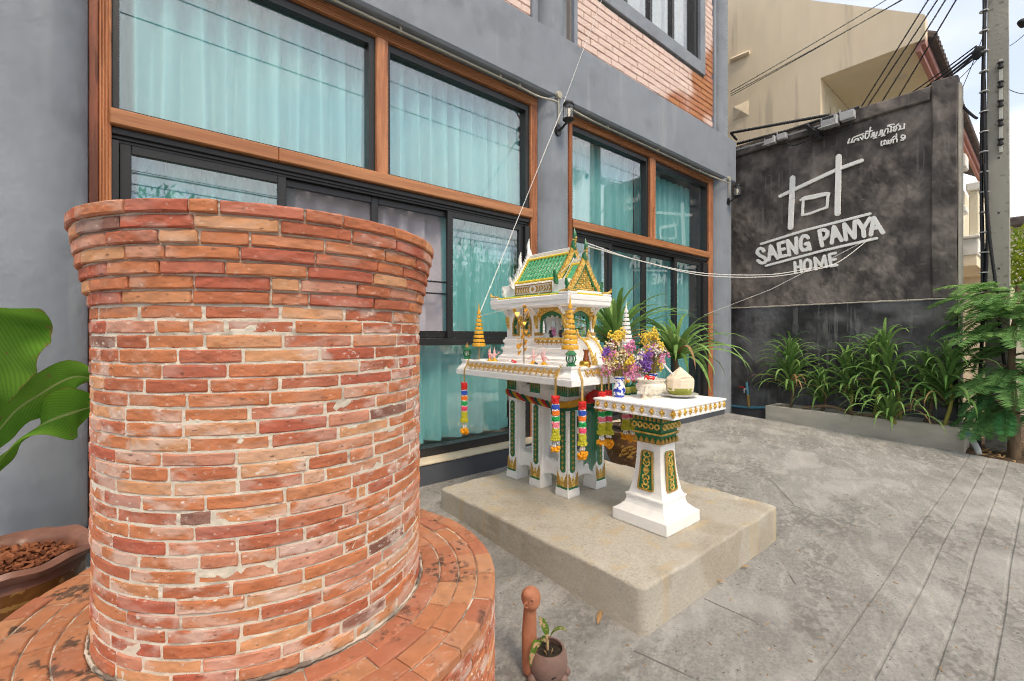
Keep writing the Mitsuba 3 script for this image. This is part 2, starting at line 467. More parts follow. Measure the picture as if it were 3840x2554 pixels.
mat('pink_plastic', (.75, .07, .16), .4, .5)
mat('rose_plastic', (.80, .22, .28), .4, .5)
mat('lime_plastic', (.50, .48, .03), .4, .5)
mat('marigold', (.80, .36, .01), .5, .4)
mat('amber_ribbon', (.46, .30, .09), .4, .5)
mat('skin_pink', (.72, .42, .42), .35, .5)
mat('red_cloth', (.42, .012, .015), .55, .4)
mat('yellow_cloth', (.50, .26, .012), .5, .4)
mat('green_cloth', (.006, .085, .045), .5, .4)
scene['mat_green_net'] = {'type': 'mask', 'opacity': .78, 'bsdf': {'type': 'twosided', 'bsdf': {'type': 'diffuse', 'reflectance': col(.012, .16, .085)}}}
mat('black_lacquer', (.02, .02, .022), .3, .5)
mat('brown_lacquer', (.22, .065, .02), .2, .6)
mat('cream_glaze', lambda p, n, uv: mix(C3(.62, .56, .45), C3(.76, .72, .63), fbm(p.x * 30, p.y * 30, p.z * 30, 3)), .12, .6, clearcoat=.6)


def f_blue(p, n, uv):
    a = fbm(p.x * 55, p.y * 55, p.z * 55, 3)
    band = dr.maximum(1 - smoothstep(.004, .006, dr.abs(p.z - .897)), 1 - smoothstep(.003, .005, dr.abs(p.z - 1.0)))
    m = dr.maximum(smoothstep(.50, .56, a), band)
    return mix(C3(.74, .76, .80), C3(.015, .05, .42), m)
mat('blue_white_china', f_blue, .1, .6, clearcoat=.6)
mat('coconut_flesh', lambda p, n, uv: mix(C3(.70, .58, .42), C3(.80, .70, .56), fbm(p.x * 12, p.y * 12, p.z * 90, 3)), .7, .3)
mat('coconut_green', lambda p, n, uv: mix(C3(.24, .27, .035), C3(.36, .37, .07), fbm(p.x * 30, p.y * 30, p.z * 30, 3)), .3, .5)
mat('grey_china', (.48, .47, .44), .25, .5)
mat('smoked_clay', lambda p, n, uv: mix(C3(.13, .085, .075), C3(.25, .15, .12), fbm(p.x * 22, p.y * 22, p.z * 22, 4)), .6, .4)
mat('terracotta', lambda p, n, uv: mix(C3(.30, .115, .065), C3(.42, .17, .09), fbm(p.x * 25, p.y * 25, p.z * 18, 3)), .6, .4,
    bump=lambda p, n, uv: fbm(p.x * 60, p.y * 60, p.z * 60, 3), bscale=.004)


def f_glaze(p, n, uv):
    c = mix(C3(.035, .014, .006), C3(.20, .085, .022), fbm(p.x * 9, p.y * 9, p.z * 9, 4))
    return mix(c, C3(.34, .20, .07), smoothstep(.60, .68, fbm(p.x * 38, p.y * 38, p.z * 38, 3)) * .6)
mat('brown_glaze', f_glaze, .22, .6, bump=lambda p, n, uv: fbm(p.x * 30, p.y * 30, p.z * 30, 3), bscale=.006)
mat('brown_clay', lambda p, n, uv: mix(C3(.14, .065, .045), C3(.27, .13, .095), fbm(p.x * 20, p.y * 20, p.z * 20, 4)), .4, .5)
mat('bark_chip', lambda p, n, uv: mix(C3(.10, .032, .015), C3(.30, .11, .05), uv.x), .85, .3)
mat('black_soil', lambda p, n, uv: mix(C3(.012, .010, .008), C3(.055, .042, .032), fbm(p.x * 90, p.y * 90, p.z * 90, 3)), .95, .2, bump=lambda p, n, uv: fbm(p.x * 80, p.y * 80, p.z * 80, 3), bscale=.015)
mat('brown_soil', lambda p, n, uv: mix(C3(.05, .035, .024), C3(.16, .115, .08), fbm(p.x * 12, p.y * 12, p.z * 12, 4)), .95, .2, bump=lambda p, n, uv: fbm(p.x * 25, p.y * 25, p.z * 25, 4), bscale=.03)
mat('dry_leaf', lambda p, n, uv: mix(C3(.24, .13, .055), C3(.42, .27, .13), uv.x), .7, .3)


def f_strap(p, n, uv):
    c = mix(C3(.075, .19, .045), C3(.30, .46, .15), uv.x)
    return c * (.8 + .4 * fbm(p.x * 40, p.y * 40, p.z * 40, 2))
leafmat('strap_leaf', f_strap, .5, .35)
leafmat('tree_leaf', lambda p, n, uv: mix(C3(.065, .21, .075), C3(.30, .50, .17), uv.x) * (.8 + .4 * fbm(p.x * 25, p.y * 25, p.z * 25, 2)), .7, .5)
leafmat('bright_leaf', lambda p, n, uv: mix(C3(.09, .19, .02), C3(.30, .36, .045), uv.x), .8, .5)


def f_banana(p, n, uv):
    c = mix(C3(.085, .24, .025), C3(.20, .40, .055), fbm(p.x * 6, p.y * 6, p.z * 6, 3))
    rib = dr.abs(dr.sin(uv.y * 150 + dr.abs(uv.x - .5) * 55))
    c = c * (.80 + .28 * rib)
    c = mix(c, C3(.20, .13, .05), smoothstep(.475, .50, dr.abs(uv.x - .5) + .05 * (fbm(p.x * 30, p.y * 30, p.z * 30, 3) - .5)) * .8)
    c = mix(c, C3(.24, .17, .06), smoothstep(.70, .76, fbm(p.x * 24, p.y * 24, p.z * 24, 4)) * .7)
    return mix(c, C3(.36, .45, .16), 1 - smoothstep(.015, .035, dr.abs(uv.x - .5)))
leafmat('banana_leaf', f_banana, .8, .35)
leafmat('variegated_leaf', lambda p, n, uv: mix(C3(.10, .19, .03), C3(.50, .33, .20), smoothstep(.48, .62, fbm(p.x * 60, p.y * 60, p.z * 60, 3) + .12 * (1 - dr.abs(uv.x - .5) * 3))), .6, .4)
mat('green_stem', (.30, .28, .06), .5, .4)
mat('pale_stem', (.42, .30, .17), .6, .4)
mat('brown_bark', lambda p, n, uv: mix(C3(.09, .06, .035), C3(.24, .17, .11), fbm(p.x * 30, p.y * 30, p.z * 12, 4)), .85, .3, bump=lambda p, n, uv: fbm(p.x * 40, p.y * 40, p.z * 20, 3), bscale=.015)
mat('pole_concrete', lambda p, n, uv: mix(C3(.26, .25, .22), C3(.37, .36, .32), fbm(p.x * 6, p.y * 6, p.z * 2.5, 4)) * (1 - .35 * smoothstep(.66, .74, fbm(p.x * 22, p.y * 22, p.z * 22, 3))), .85, .3, bump=lambda p, n, uv: fbm(p.x * 40, p.y * 40, p.z * 40, 3), bscale=.004)
mat('cable_black', (.014, .014, .018), .5, .4)
mat('thread_white', (.75, .74, .72), .6, .3)
mat('yellow_plaster', lambda p, n, uv: mix(C3(.78, .65, .47), C3(.84, .73, .56), fbm(p.y * 1.2, p.z * .8, p.x, 4)) * (.90 + .16 * fbm(p.y * 9, p.z * 2, p.x * 9, 4)) * (1 - .22 * smoothstep(.58, .75, fbm(p.y * 7, p.z * .6, p.x * 7, 4))), .85, .3)
mat('cream_plaster', lambda p, n, uv: mix(C3(.58, .52, .38), C3(.72, .67, .54), fbm(p.x * 2, p.y * 2, p.z * 1.5, 4)), .85, .3)
mat('white_plaster', lambda p, n, uv: mix(C3(.46, .44, .40), C3(.74, .73, .69), smoothstep(.3, .52, fbm(p.x * 3, p.y * 3, p.z * 2, 4))), .85, .3)
mat('pink_fascia', (.40, .20, .18), .7, .3)
mat('old_roof', lambda p, n, uv: mix(C3(.05, .042, .04), C3(.15, .12, .11), fbm(p.x * 8, p.y * 8, p.z * 8, 3)), .9, .2)
mat('sign_white', (.86, .86, .85), .4, .5)
mat('charcoal_concrete', lambda p, n, uv: mix(mix(C3(.030, .030, .033), C3(.140, .140, .148), smoothstep(.36, .66, fbm(p.y * 2.1, p.z * 3, p.x, 5))), C3(.22, .22, .22), smoothstep(.62, .76, fbm(p.y * 24, p.z * 2.2, 4.0, 4)) * .4) * (.75 + .5 * fbm(p.y * 40, p.z * 25, p.x * 3, 3)), .6, .35, bump=lambda p, n, uv: fbm(p.y * 9, p.z * 6, p.x * 9, 5), bscale=.03)
mat('blue_pipe', (.10, .30, .42), .4, .5)
mat('yellow_pipe', (.42, .27, .06), .5, .4)
mat('red_gate', (.28, .03, .025), .6, .4)
mat('asphalt', lambda p, n, uv: mix(C3(.045, .045, .046), C3(.09, .088, .085), fbm(p.x * 3, p.y * 3, 1.0, 4)), .9, .3)
mat('earth', lambda p, n, uv: mix(C3(.16, .145, .12), C3(.26, .24, .21), fbm(p.x * .8, p.y * .8, 2.0, 4)), .95, .2)
mat('marble_sill', lambda p, n, uv: mix(C3(.50, .42, .30), C3(.66, .58, .45), fbm(p.x * 8, p.y * 26, p.z * 9, 4)), .35, .5)
mat('bulb_glass', (.75, .70, .55), .3, .5)
for _n, _c in (('flower_yellow', (.74, .56, .08)), ('flower_cream', (.76, .66, .42)), ('flower_pink', (.64, .22, .42)), ('flower_purple', (.25, .12, .50)), ('flower_white', (.78, .75, .70)), ('dry_stem', (.22, .17, .06))):
    mat(_n, _c, .7, .3)
# ------------------------------------------------------------------ ground
def gz(y): return .04 * (y - 1.085) if y >= .62 else -.0186 + .062 * (y - .62)


structure('ground', box(-300, 300, -300, 300, -.9, -.40), 'earth', 'bare grey brown earth around the concrete yard and the houses')
structure('road', box(-120, 120, -9.0, -3.6, -.42, -.30), 'asphalt', 'dark asphalt road running past the yard, parallel to the guesthouse front')
# yard: one profile across, with four recessed grip grooves on the ramp
ys = [3.3, 2.6, 1.9, 1.2, .75]
prof = [(y, gz(y)) for y in ys]
for gy in (.565, .43, .29, .15, .01, -.13, -.27):
    prof += [(gy + .009, gz(gy)), (gy + .003, gz(gy) - .006), (gy - .003, gz(gy) - .006), (gy - .009, gz(gy))]
prof += [(y, gz(y)) for y in (-.6, -1.4, -2.4, -3.5)]
xs = np.concatenate([np.linspace(-9, -1.5, 6), np.linspace(-1, 6.85, 90)])
V, Fc = [], []
for x in xs:
    for k, (y, z) in enumerate(prof):
        wob = .007 * (meshkit.noise(np.array([x * 5.0, y * 9.0, 0.5])) - .5) if -1 < y < .7 else 0
        V.append([x + 0.0, y + (.012 * (meshkit.noise(np.array([x * 1.3, 2.0, gz(y) * 3])) - .5) if -1 < y < .7 else 0), z + wob])
n = len(prof)
for i in range(len(xs) - 1):
    for k in range(n - 1):
        a = i * n + k
        Fc += [[a, a + 1, a + n + 1], [a, a + n + 1, a + n]]
top = trimesh.Trimesh(np.array(V), Fc, process=False)
edge = box(-9, 6.85, -3.5, 3.3, -.45, -.29)
right_face = Polygon([(y, z) for y, z in prof] + [(-3.5, -.45), (3.3, -.45)])
yard = cat(top, ext(right_face.buffer(0), .01, o=(6.84, 0, 0), u=(0, 1, 0), v=(0, 0, 1)))
structure('yard', yard, 'yard_concrete', 'pale grey stained concrete yard with scored lines and grip grooves on its ramp')
sb = trimesh.creation.box(extents=(3.4, 2.6, .16)).subdivide().subdivide().subdivide().subdivide()
sb = rough_up(sb, .03, 5.0, 3)
sb.apply_translation((8.56, -.62, -.13))
structure('soil_bed', sb, 'brown_soil', 'strip of dark brown soil beyond the end of the concrete yard')

# ------------------------------------------------------------------ guesthouse
GH = thing('guesthouse', 'grey rendered guesthouse with tall timber framed glass fronts and a brick upper storey', 'building')
YF, YG = 3.13, 3.29
def gh(name, mesh, m, parent=GH, **kw): return add(name, mesh, m, parent, **kw)


gh('step', [box(-.19, 3.06, 3.115, 3.40, -.1, .240, .008), box(3.46, 6.72, 3.115, 3.40, -.1, .240, .008)], 'plaster_dark')
gh('sill', [box(-.19, 3.06, 3.105, 3.36, .2405, .2535, .003), box(3.46, 6.72, 3.105, 3.36, .2405, .2535, .003)], 'marble_sill')
beam = rough_up(trimesh.creation.box(extents=(16.14, .5, .655)).subdivide().subdivide().subdivide(), .004, 4.0, 5)
beam = cat(box(-9, 7.14, YF, 3.62, 3.60, 4.252, .02))
gh('beam', beam, 'plaster_grey')
COLX = (-.455, 3.255, 6.88)
for cx, r in zip(COLX, (.265, .207, .215)):
    gh('column', lathe([(r, -.2), (r, .6), (r, 1.4), (r, 2.4), (r, 3.61)], 40, center=(cx, 3.33)), 'plaster_grey', smooth=40)
for cx, w in ((3.255, .20), (6.90, .20)):
    gh('upper_column', cat(lathe([(w * .82, 4.24), (w * .82, 7.6)], 32, center=(cx, 3.335)), box(cx - w - .06, cx + w + .06, 3.30, 3.5, 4.24, 7.6, .006)), 'plaster_grey', smooth=40)
gh('wall', [box(-9, -.45, 3.30, 3.5, -.2, 3.61), box(6.62, 7.14, 3.42, 9.0, -.2, 7.6), box(-9.0, -8.8, 3.5, 9, -.2, 7.6), box(-9, 7.14, 9, 9.2, -.2, 7.6), box(-9, 2.8, 3.48, 3.6, 4.25, 7.6)], 'plaster_grey')
gh('inner_wall', [box(-3.0, 6.6, 6.0, 6.1, 0, 3.6), box(-3.1, -3.0, 3.5, 6.1, 0, 3.6), box(-3, 6.6, 3.5, 6.1, 3.58, 3.66), box(-3, 6.6, 3.42, 6.1, .10, .235), box(3.22, 3.29, 3.5, 6.1, .2, 3.6)], 'interior_wall')
gh('roof', box(-9, 7.2, 3.1, 9.2, 7.6, 7.8, .02), 'plaster_grey')


def reeded(x0, x1, z0, z1, y0, y1, along, n=4):
    """moulded board with n rounded reeds on its front face; along: 'x' or 'z'"""
    a0, a1 = (z0, z1) if along == 'x' else (x0, x1)
    w = (a1 - a0) / n
    poly = [(a0, y1), (a1, y1), (a1, y0 + .01)]
    for k in range(n, 0, -1):
        c = a0 + (k - .5) * w
        for t in np.linspace(0, math.pi, 6): poly.append((c + .44 * w * math.cos(t), y0 + .010 - .010 * math.sin(t)))
    poly.append((a0, y0 + .01))
    P_ = Polygon(poly).buffer(0)
    if along == 'x': return ext(P_, x1 - x0, o=(x0, 0, 0), u=(0, 0, 1), v=(0, 1, 0), n=(1, 0, 0))
    return ext(P_, z1 - z0, o=(0, 0, z0), u=(1, 0, 0), v=(0, 1, 0), n=(0, 0, 1))


# bay one and bay two: (wood left edge, glass left, glass right, wood right edge, mullion left, right)
BAYS = ((-.152, -.104, 2.968, 3.045, 1.393, 1.486), (3.508, 3.556, 6.537, 6.660, 5.003, 5.123))
ZT0, ZT1, ZH0, ZH1 = 2.392, 2.478, 3.505, 3.585
for bi, (wl, gl, gr, wr, ml, mr) in enumerate(BAYS):
    fr = gh('timber_frame', reeded(wl, gl + .003, .2545, ZH1, YG - .03, YG + .1, 'z', 4), 'wood_post')
    gh('jamb', reeded(gr, wr, .2545, ZH1, YG - .03, YG + .1, 'z', 4), 'wood_post', fr)
    gh('side_board', box(wl - .04, wl - .002, YG - .02, YG + .11, .2545, ZH1, .003), 'wood_old', fr)
    gh('side_board', box(wr + .002, wr + .03, YG - .02, YG + .11, .2545, ZH1, .003), 'wood_old', fr)
    mid = (ml + mr) / 2 - .045
    gh('head', reeded(wl, mid, ZH0, ZH1, YG - .034, YG + .1, 'x', 5), 'wood_transom', fr)
    gh('head', reeded(mid + .003, wr, ZH0, ZH1, YG - .034, YG + .1, 'x', 5), 'wood_transom', fr)
    gh('head_filler', box(wl - .03, wr + .02, YG - .015, YG + .11, ZH1 + .0005, 3.602), 'wood_transom', fr)
    cut = .718 if bi == 0 else 5.9
    gh('transom', box(gl - .006, cut, YG - .05, YG + .1, ZT0, ZT1, .006), 'wood_transom', fr)
    gh('transom', box(cut + .002, gr + .004, YG - .05, YG + .1, ZT0, ZT1, .006), 'wood_transom', fr)
    gh('mullion', box(ml, mr, YG - .032, YG + .1, ZT1 + .001, ZH0, .005), 'wood_post', fr)
    # fixed upper lights
    for a, b in ((gl + .005, ml), (mr, gr)):
        w = gh('upper_light', [box(a, a + .028, YG + .0, YG + .075, ZT1 + .002, ZH0), box(b - .05, b, YG + .0, YG + .075, ZT1 + .002, ZH0),
                               box(a + .0285, b - .0505, YG + .0, YG + .075, ZT1 + .002, ZT1 + .022), box(a + .0285, b - .0505, YG + .0, YG + .075, ZH0 - .06, ZH0)], 'black_metal')
        gh('pane', box(a + .02, b - .03, YG + .045, YG + .0455, ZT1 + .012, ZH0 - .04).slice_plane((0, YG + .0452, 0), (0, -1, 0)), 'window_glass', w)


def sash(x0, x1, z0, z1, y, parent, sw=.052, mesh=False, bars=()):
    s = gh('screen' if mesh else 'sash', [box(x0, x0 + sw, y, y + .035, z0, z1, .003), box(x1 - sw, x1, y, y + .035, z0, z1, .003),
                   box(x0 + sw + .0005, x1 - sw - .0005, y, y + .034, z1 - .05, z1, .003), box(x0 + sw + .0005, x1 - sw - .0005, y, y + .034, z0, z0 + .06, .003)]
           + [box(x0 + sw + .0005, x1 - sw - .0005, y + .005, y + .03, q, q + .012) for q in bars], 'black_metal', parent)
    sheet = trimesh.Trimesh([[x0 + .02, y + .018, z0 + .02], [x1 - .02, y + .018, z0 + .02], [x1 - .02, y + .018, z1 - .02], [x0 + .02, y + .018, z1 - .02]], [[0, 1, 2], [0, 2, 3]], process=False)
    return s, sheet


# lower part of bay one: four sliding leaves over a fixed light
wl, gl, gr, wr, ml, mr = BAYS[0]
TR = [box(gl + .002, gr - .002, YG - .01, YG + .1, 2.352, ZT0 - .001, .003), box(gl + .002, gr - .002, YG + .01, YG + .1, 2.334, 2.3515), box(gl + .002, gr - .002, YG + .024, YG + .1, 2.318, 2.3335),
      box(gl + .002, gl + .032, YG - .01, YG + .1, .2545, 2.3175), box(gr - .06, gr - .002, YG - .01, YG + .1, .2545, 2.3175),
      box(gl + .0325, gr - .0605, YG - .01, YG + .1, 1.165, 1.205, .003), box(gl + .0325, gr - .0605, YG + .01, YG + .1, 1.2055, 1.225), box(gl + .0325, gr - .0605, YG - .01, YG + .1, .2545, .325, .003)]
sl = gh('sliding_window', TR, 'black_metal')
for x0, x1, y, scr in ((gl + .033, .78, YG + .022, False), (.735, 1.43, YG + .060, True), (1.405, 2.12, YG + .062, True), (2.05, gr - .061, YG + .022, False)):
    s, sheet = sash(x0, x1, 1.226, 2.317, y, sl, .052 if not scr else .04, scr, (1.70, 1.60) if scr else ())
    k = fresh(s + ('__mesh' if scr else '__pane'))
    scene[k] = PLY(sheet, 'insect_mesh' if scr else 'window_glass')
lw = gh('lower_light', [box(1.40, 1.44, YG + .02, YG + .07, .3255, 1.1645)], 'black_metal', sl)
k = fresh(lw + '__pane')
scene[k] = PLY(trimesh.Trimesh([[gl + .02, YG + .04, .30], [gr - .05, YG + .04, .30], [gr - .05, YG + .04, 1.18], [gl + .02, YG + .04, 1.18]], [[0, 1, 2], [0, 2, 3]], process=False), 'window_glass')
# bay two: four tall sliding doors
wl, gl, gr, wr, ml, mr = BAYS[1]
TR = [box(gl + .002, gr - .002, YG - .01, YG + .1, 2.352, ZT0 - .001, .003), box(gl + .002, gr - .002, YG + .01, YG + .1, 2.334, 2.3515), box(gl + .002, gr - .002, YG + .024, YG + .1, 2.318, 2.3335),
      box(gl + .002, gl + .032, YG - .01, YG + .1, .2545, 2.3175), box(gr - .14, gr - .002, YG - .01, YG + .1, .2545, 2.3175), box(gl + .0325, gr - .1405, YG - .01, YG + .1, .2545, .300, .003)]
sl = gh('sliding_door', TR, 'black_metal')
for x0, x1, y in ((gl + .033, 4.30, YG + .022), (4.23, 5.05, YG + .060), (4.96, 5.74, YG + .062), (5.67, gr - .141, YG + .022)):
    s, sheet = sash(x0, x1, .301, 2.317, y, sl, .058)
    k = fresh(s + '__pane')
    scene[k] = PLY(sheet, 'window_glass')


# curtains hang inside: things of their own
def curtain_mesh(x0, x1, z0, z1, y, pitch, amp, seed, hem=True):
    n = int((x1 - x0) / pitch * 14)
    x = np.linspace(x0, x1, n)
    r = np.random.default_rng(seed)
    ph = np.cumsum(r.uniform(.65, 1.35, n) * 2 * math.pi * (x1 - x0) / n / pitch)
    am = amp * (.6 + .8 * meshkit.noise(np.stack([x * 3, x * 0 + seed, x * 0], 1)))
    zz = np.linspace(z0, z1, 9)
    V = []
    for z in zz:
        k = (z1 - z) / (z1 - z0)
        sh = .02 * np.sin(ph * .37 + seed) * k
        V.append(np.stack([x + sh, y + am * (.55 + .6 * k) * np.sin(ph + .5 * k * np.sin(ph * .21)) + .012 * np.sin(ph * 2.3 + 1), x * 0 + z], 1))
    V = np.concatenate(V)
    F = []
    for j in range(len(zz) - 1):
        i = np.arange(n - 1)
        a = j * n + i
        F.append(np.stack([a, a + 1, a + n + 1], 1)); F.append(np.stack([a, a + n + 1, a + n], 1))
    return trimesh.Trimesh(V, np.concatenate(F), process=False)


for nm, lab, x0, x1, z0, z1, y, pitch, amp, m, sd in (
        ('teal_curtain', 'pale teal curtain hanging behind the widest upper pane, left of the timber mullion', -.10, 1.43, 2.40, 3.56, 3.48, .15, .055, 'teal_curtain', 1),
        ('teal_curtain', 'pale teal curtain behind the upper pane just left of the round grey column', 1.44, 3.02, 2.40, 3.56, 3.48, .14, .055, 'teal_curtain', 2),
        ('teal_curtain', 'teal curtain behind the sliding leaf above the left of the brick well', -.10, .80, 1.16, 2.42, 3.46, .17, .036, 'teal_curtain', 3),
        ('teal_curtain', 'teal curtain behind the sliding leaf that mirrors a tree, beside the two insect screens', 2.06, 2.93, 1.16, 2.42, 3.46, .17, .036, 'teal_curtain', 4),
        ('lilac_curtain', 'lilac grey curtain behind the first insect screen over the brick well', .76, 1.41, 1.16, 2.42, 3.49, .17, .055, 'lilac_curtain', 5),
        ('lilac_curtain', 'lilac grey curtain behind the second insect screen, the one with two crossbars showing', 1.42, 2.07, 1.16, 2.42, 3.49, .17, .055, 'lilac_curtain', 6),
        ('teal_curtain', 'short hemmed teal curtain behind the low fixed pane between well and shrine', -.10, 2.84, .335, 1.17, 3.47, .22, .036, 'teal_curtain', 7),
        ('teal_curtain', 'long teal curtain behind the second glass front, beside the round middle column', 3.62, 4.98, .31, 3.50, 3.50, .20, .03, 'teal_curtain', 8),
        ('teal_curtain', 'long pleated teal curtain behind the second glass front, beside the corner column', 5.02, 6.40, .31, 3.44, 3.50, .15, .036, 'teal_curtain', 9)):
    k = thing(nm, lab, 'curtain', 'curtains behind the ground floor glass')
    scene[k] = PLY(curtain_mesh(x0, x1, z0, z1, y, pitch, amp, sd), m, smooth=True)
    if sd == 7: add('hem', curtain_mesh(x0, x1, .335, .435, y - .012, pitch, amp, sd), m, k, smooth=True)

# upper storey: brick panels, bricks one by one
UB = gh('upper_wall', cat(ext(sbox(3.51, 4.25, 6.64, 7.6).difference(sbox(3.90, 5.09, 6.20, 7.1)), .22, o=(0, 3.465, 0), u=(1, 0, 0), v=(0, 0, 1), n=(0, -1, 0)), box(-9, 2.99, 3.245, 3.47, 4.25, 7.6)), 'facade_mortar')
for a_, b_ in ((2.93, 2.985), (3.52, 3.575), (6.575, 6.63)): gh('pilaster', box(a_, b_, 3.20, 3.3, 4.25, 7.6, .004), 'plaster_grey', UB)
WX0, WX1, WZ0 = 3.80, 6.30, 4.99
br = random.Random(5)
ROW, LEN = .0785, .246
extra = []
for row in range(27):
    z0 = 4.256 + row * ROW
    x = 3.58 + (row % 2) * (-.5 * LEN) + br.uniform(-.02, .02)
    while x < 6.573:
        L = LEN + br.uniform(-.012, .012)
        spans = [(max(x, 3.578), min(x + L - .009, 6.572))]
        if z0 + ROW > WZ0 - .01:
            spans = [(max(x, 6.305), min(x + L - .009, 6.572))]
        for a, b in spans:
            if b - a > .03:
                dz = br.uniform(-.0015, .0015)
                m = box(a, b, 3.225 + br.uniform(-.003, .003), 3.26, z0 + .0045 + dz, z0 + ROW - .0045 + dz, .004)
                add('brick', rough_up(m, .002, 30, row), 'facade_brick', UB, uv=(br.random(), br.random()))
        x += L
for row in range(4):
    x = 2.93 - .24 + (row % 2) * .12
    for q in range(2):
        add('brick', box(x - .24 * q, min(x - .24 * q + .236, 2.926), 3.225, 3.26, 4.256 + row * ROW + .004, 4.256 + (row + 1) * ROW - .005, .004), 'facade_brick', UB, uv=(br.random(), br.random()))
sur = sbox(WX0, WZ0, WX1, 7.2).difference(sbox(WX0 + .14, WZ0 + .165, WX1 - .14, 7.05))
UW = gh('upper_window', ext(sur, .14, o=(0, 3.50, 0), u=(1, 0, 0), v=(0, 0, 1), n=(0, -1, 0)), 'plaster_grey')
scene[UW] = PLY(ext(sur, .30, o=(0, 3.50, 0), u=(1, 0, 0), v=(0, 0, 1), n=(0, -1, 0)), 'plaster_grey')
ux0, ux1, uz0, uz1 = WX0 + .14, WX1 - .14, WZ0 + .165, 7.05
bars = [box(ux0, ux0 + .04, 3.24, 3.34, uz0, uz1), box(ux1 - .09, ux1, 3.24, 3.34, uz0, uz1), box(ux0, ux1, 3.24, 3.34, uz0 - .012, uz0 + .03)]
xs4 = np.linspace(ux0 + .04, ux1 - .09, 5)
bars += [box(x - .025, x + .025, 3.26, 3.33, uz0, uz1, .003) for x in xs4[1:-1]]
gh('sash_frame', bars, 'black_metal', UW)
for a, b in zip(xs4[:-1], xs4[1:]):
    k = fresh(UW + '__pane')
    scene[k] = PLY(trimesh.Trimesh([[a, 3.30, uz0], [b, 3.30, uz0], [b, 3.30, uz1], [a, 3.30, uz1]], [[0, 1, 2], [0, 2, 3]], process=False), 'window_glass')
k = thing('pale_curtain', 'pale blue curtain behind the black framed window of the upper storey', 'curtain')
scene[k] = PLY(curtain_mesh(ux0, ux1, uz0 - .05, uz1 + .1, 3.44, .2, .02, 12), 'pale_curtain', smooth=True)

# conduits and lanterns
def conduit(path, label, clips):
    k = thing('electrical_conduit', label, 'conduit', 'conduits under the beam')
    add('pipe', tube(bez(path, 6), .0095, 8), 'conduit_paint', k, smooth=True)
    for c in clips: add('clip', box(c[0] - .008, c[0] + .008, c[1] - .016, c[1] + .014, c[2] - .014, c[2] + .028, .003), 'conduit_paint', k)
conduit([(-1.5, 3.195, 3.575), (0, 3.19, 3.575), (1.2, 3.192, 3.574), (2.2, 3.19, 3.574), (2.72, 3.188, 3.572), (2.95, 3.165, 3.545), (3.10, 3.09, 3.520), (3.155, 3.085, 3.518)],
        'thin beige conduit under the beam above the first glass front', [(.4, 3.19, 3.575), (1.55, 3.19, 3.574), (2.52, 3.19, 3.574), (2.75, 3.188, 3.572)])
conduit([(3.26, 3.085, 3.518), (3.5, 3.14, 3.545), (3.9, 3.19, 3.572), (4.8, 3.19, 3.574), (6.2, 3.19, 3.572), (6.5, 3.15, 3.55), (6.78, 3.09, 3.52), (6.80, 3.085, 3.518)],
        'thin beige conduit under the beam above the second glass front', [(4.05, 3.19, 3.572), (5.05, 3.19, 3.574), (6.12, 3.19, 3.572)])


def lantern(cx, label, zc):
    yb = 3.33 - .21
    k = thing('wall_lantern', label, 'lantern', 'black coach lanterns on the columns')
    add('junction_box', cat(moved(lathe([(.034, 0), (.036, .012), (.034, .03)], 16), cx - .01, yb - .002, zc + .225, rx=math.pi / 2), tube([(cx - .01, yb - .012, zc + .20), (cx - .01, yb - .012, zc - .06)], .008, 8)), 'conduit_paint', k, smooth=40)
    add('backplate', moved(lathe([(.032, 0), (.034, .006), (.022, .02), (.0, .024)], 20), cx, yb + .006, zc - .115, rx=math.pi / 2, s=1.0).apply_scale(1.0) if False else hull([[cx + .036 * math.cos(t), yb + dy, zc - .115 + .055 * math.sin(t)] for t in np.linspace(0, 6.28, 16) for dy in (.02, -.01)]), 'black_metal', k)
    yl = yb - .135
    add('arm', tube(bez([(cx, yb - .005, zc - .12), (cx, yb - .055, zc - .105), (cx, yb - .095, zc - .085), (cx, yl, zc - .072)], 5), [.012] * 15 + [.017], 8), 'black_metal', k, smooth=True)
    add('base_cup', lathe([(.02, zc - .085), (.034, zc - .075), (.055, zc - .062), (.058, zc - .054), (.05, zc - .05)], 24, center=(cx, yl)), 'black_metal', k, smooth=30)
    add('top_cap', lathe([(.047, zc + .078), (.054, zc + .082), (.054, zc + .090), (.046, zc + .098), (.046, zc + .104), (.02, zc + .110)], 24, center=(cx, yl)), 'black_metal', k, smooth=30)
    add('guard', [tube([(cx + .049 * math.cos(t), yl + .049 * math.sin(t), zc - .052), (cx + .049 * math.cos(t), yl + .049 * math.sin(t), zc + .08)], .003, 5) for t in (.6, 2.17, 3.74, 5.31)], 'black_metal', k)
    g = lathe([(.043, zc - .05), (.043, zc + .078)], 24, center=(cx, yl))
    g = trimesh.Trimesh(g.vertices[:48], g.faces[:48], process=False)
    add('glass', g, 'lamp_glass', k, smooth=True)
    add('bulb', lathe([(.012, zc - .05), (.013, zc - .015), (.019, zc - .005), (.021, zc + .03), (.014, zc + .048), (.004, zc + .052)], 14, center=(cx, yl)), 'bulb_glass', k, smooth=True)
lantern(3.20, 'black coach lantern with clear glass on the round column between the two glass fronts', 3.385)
lantern(6.84, 'black coach lantern with clear glass on the corner column beside the black sign wall', 3.370)
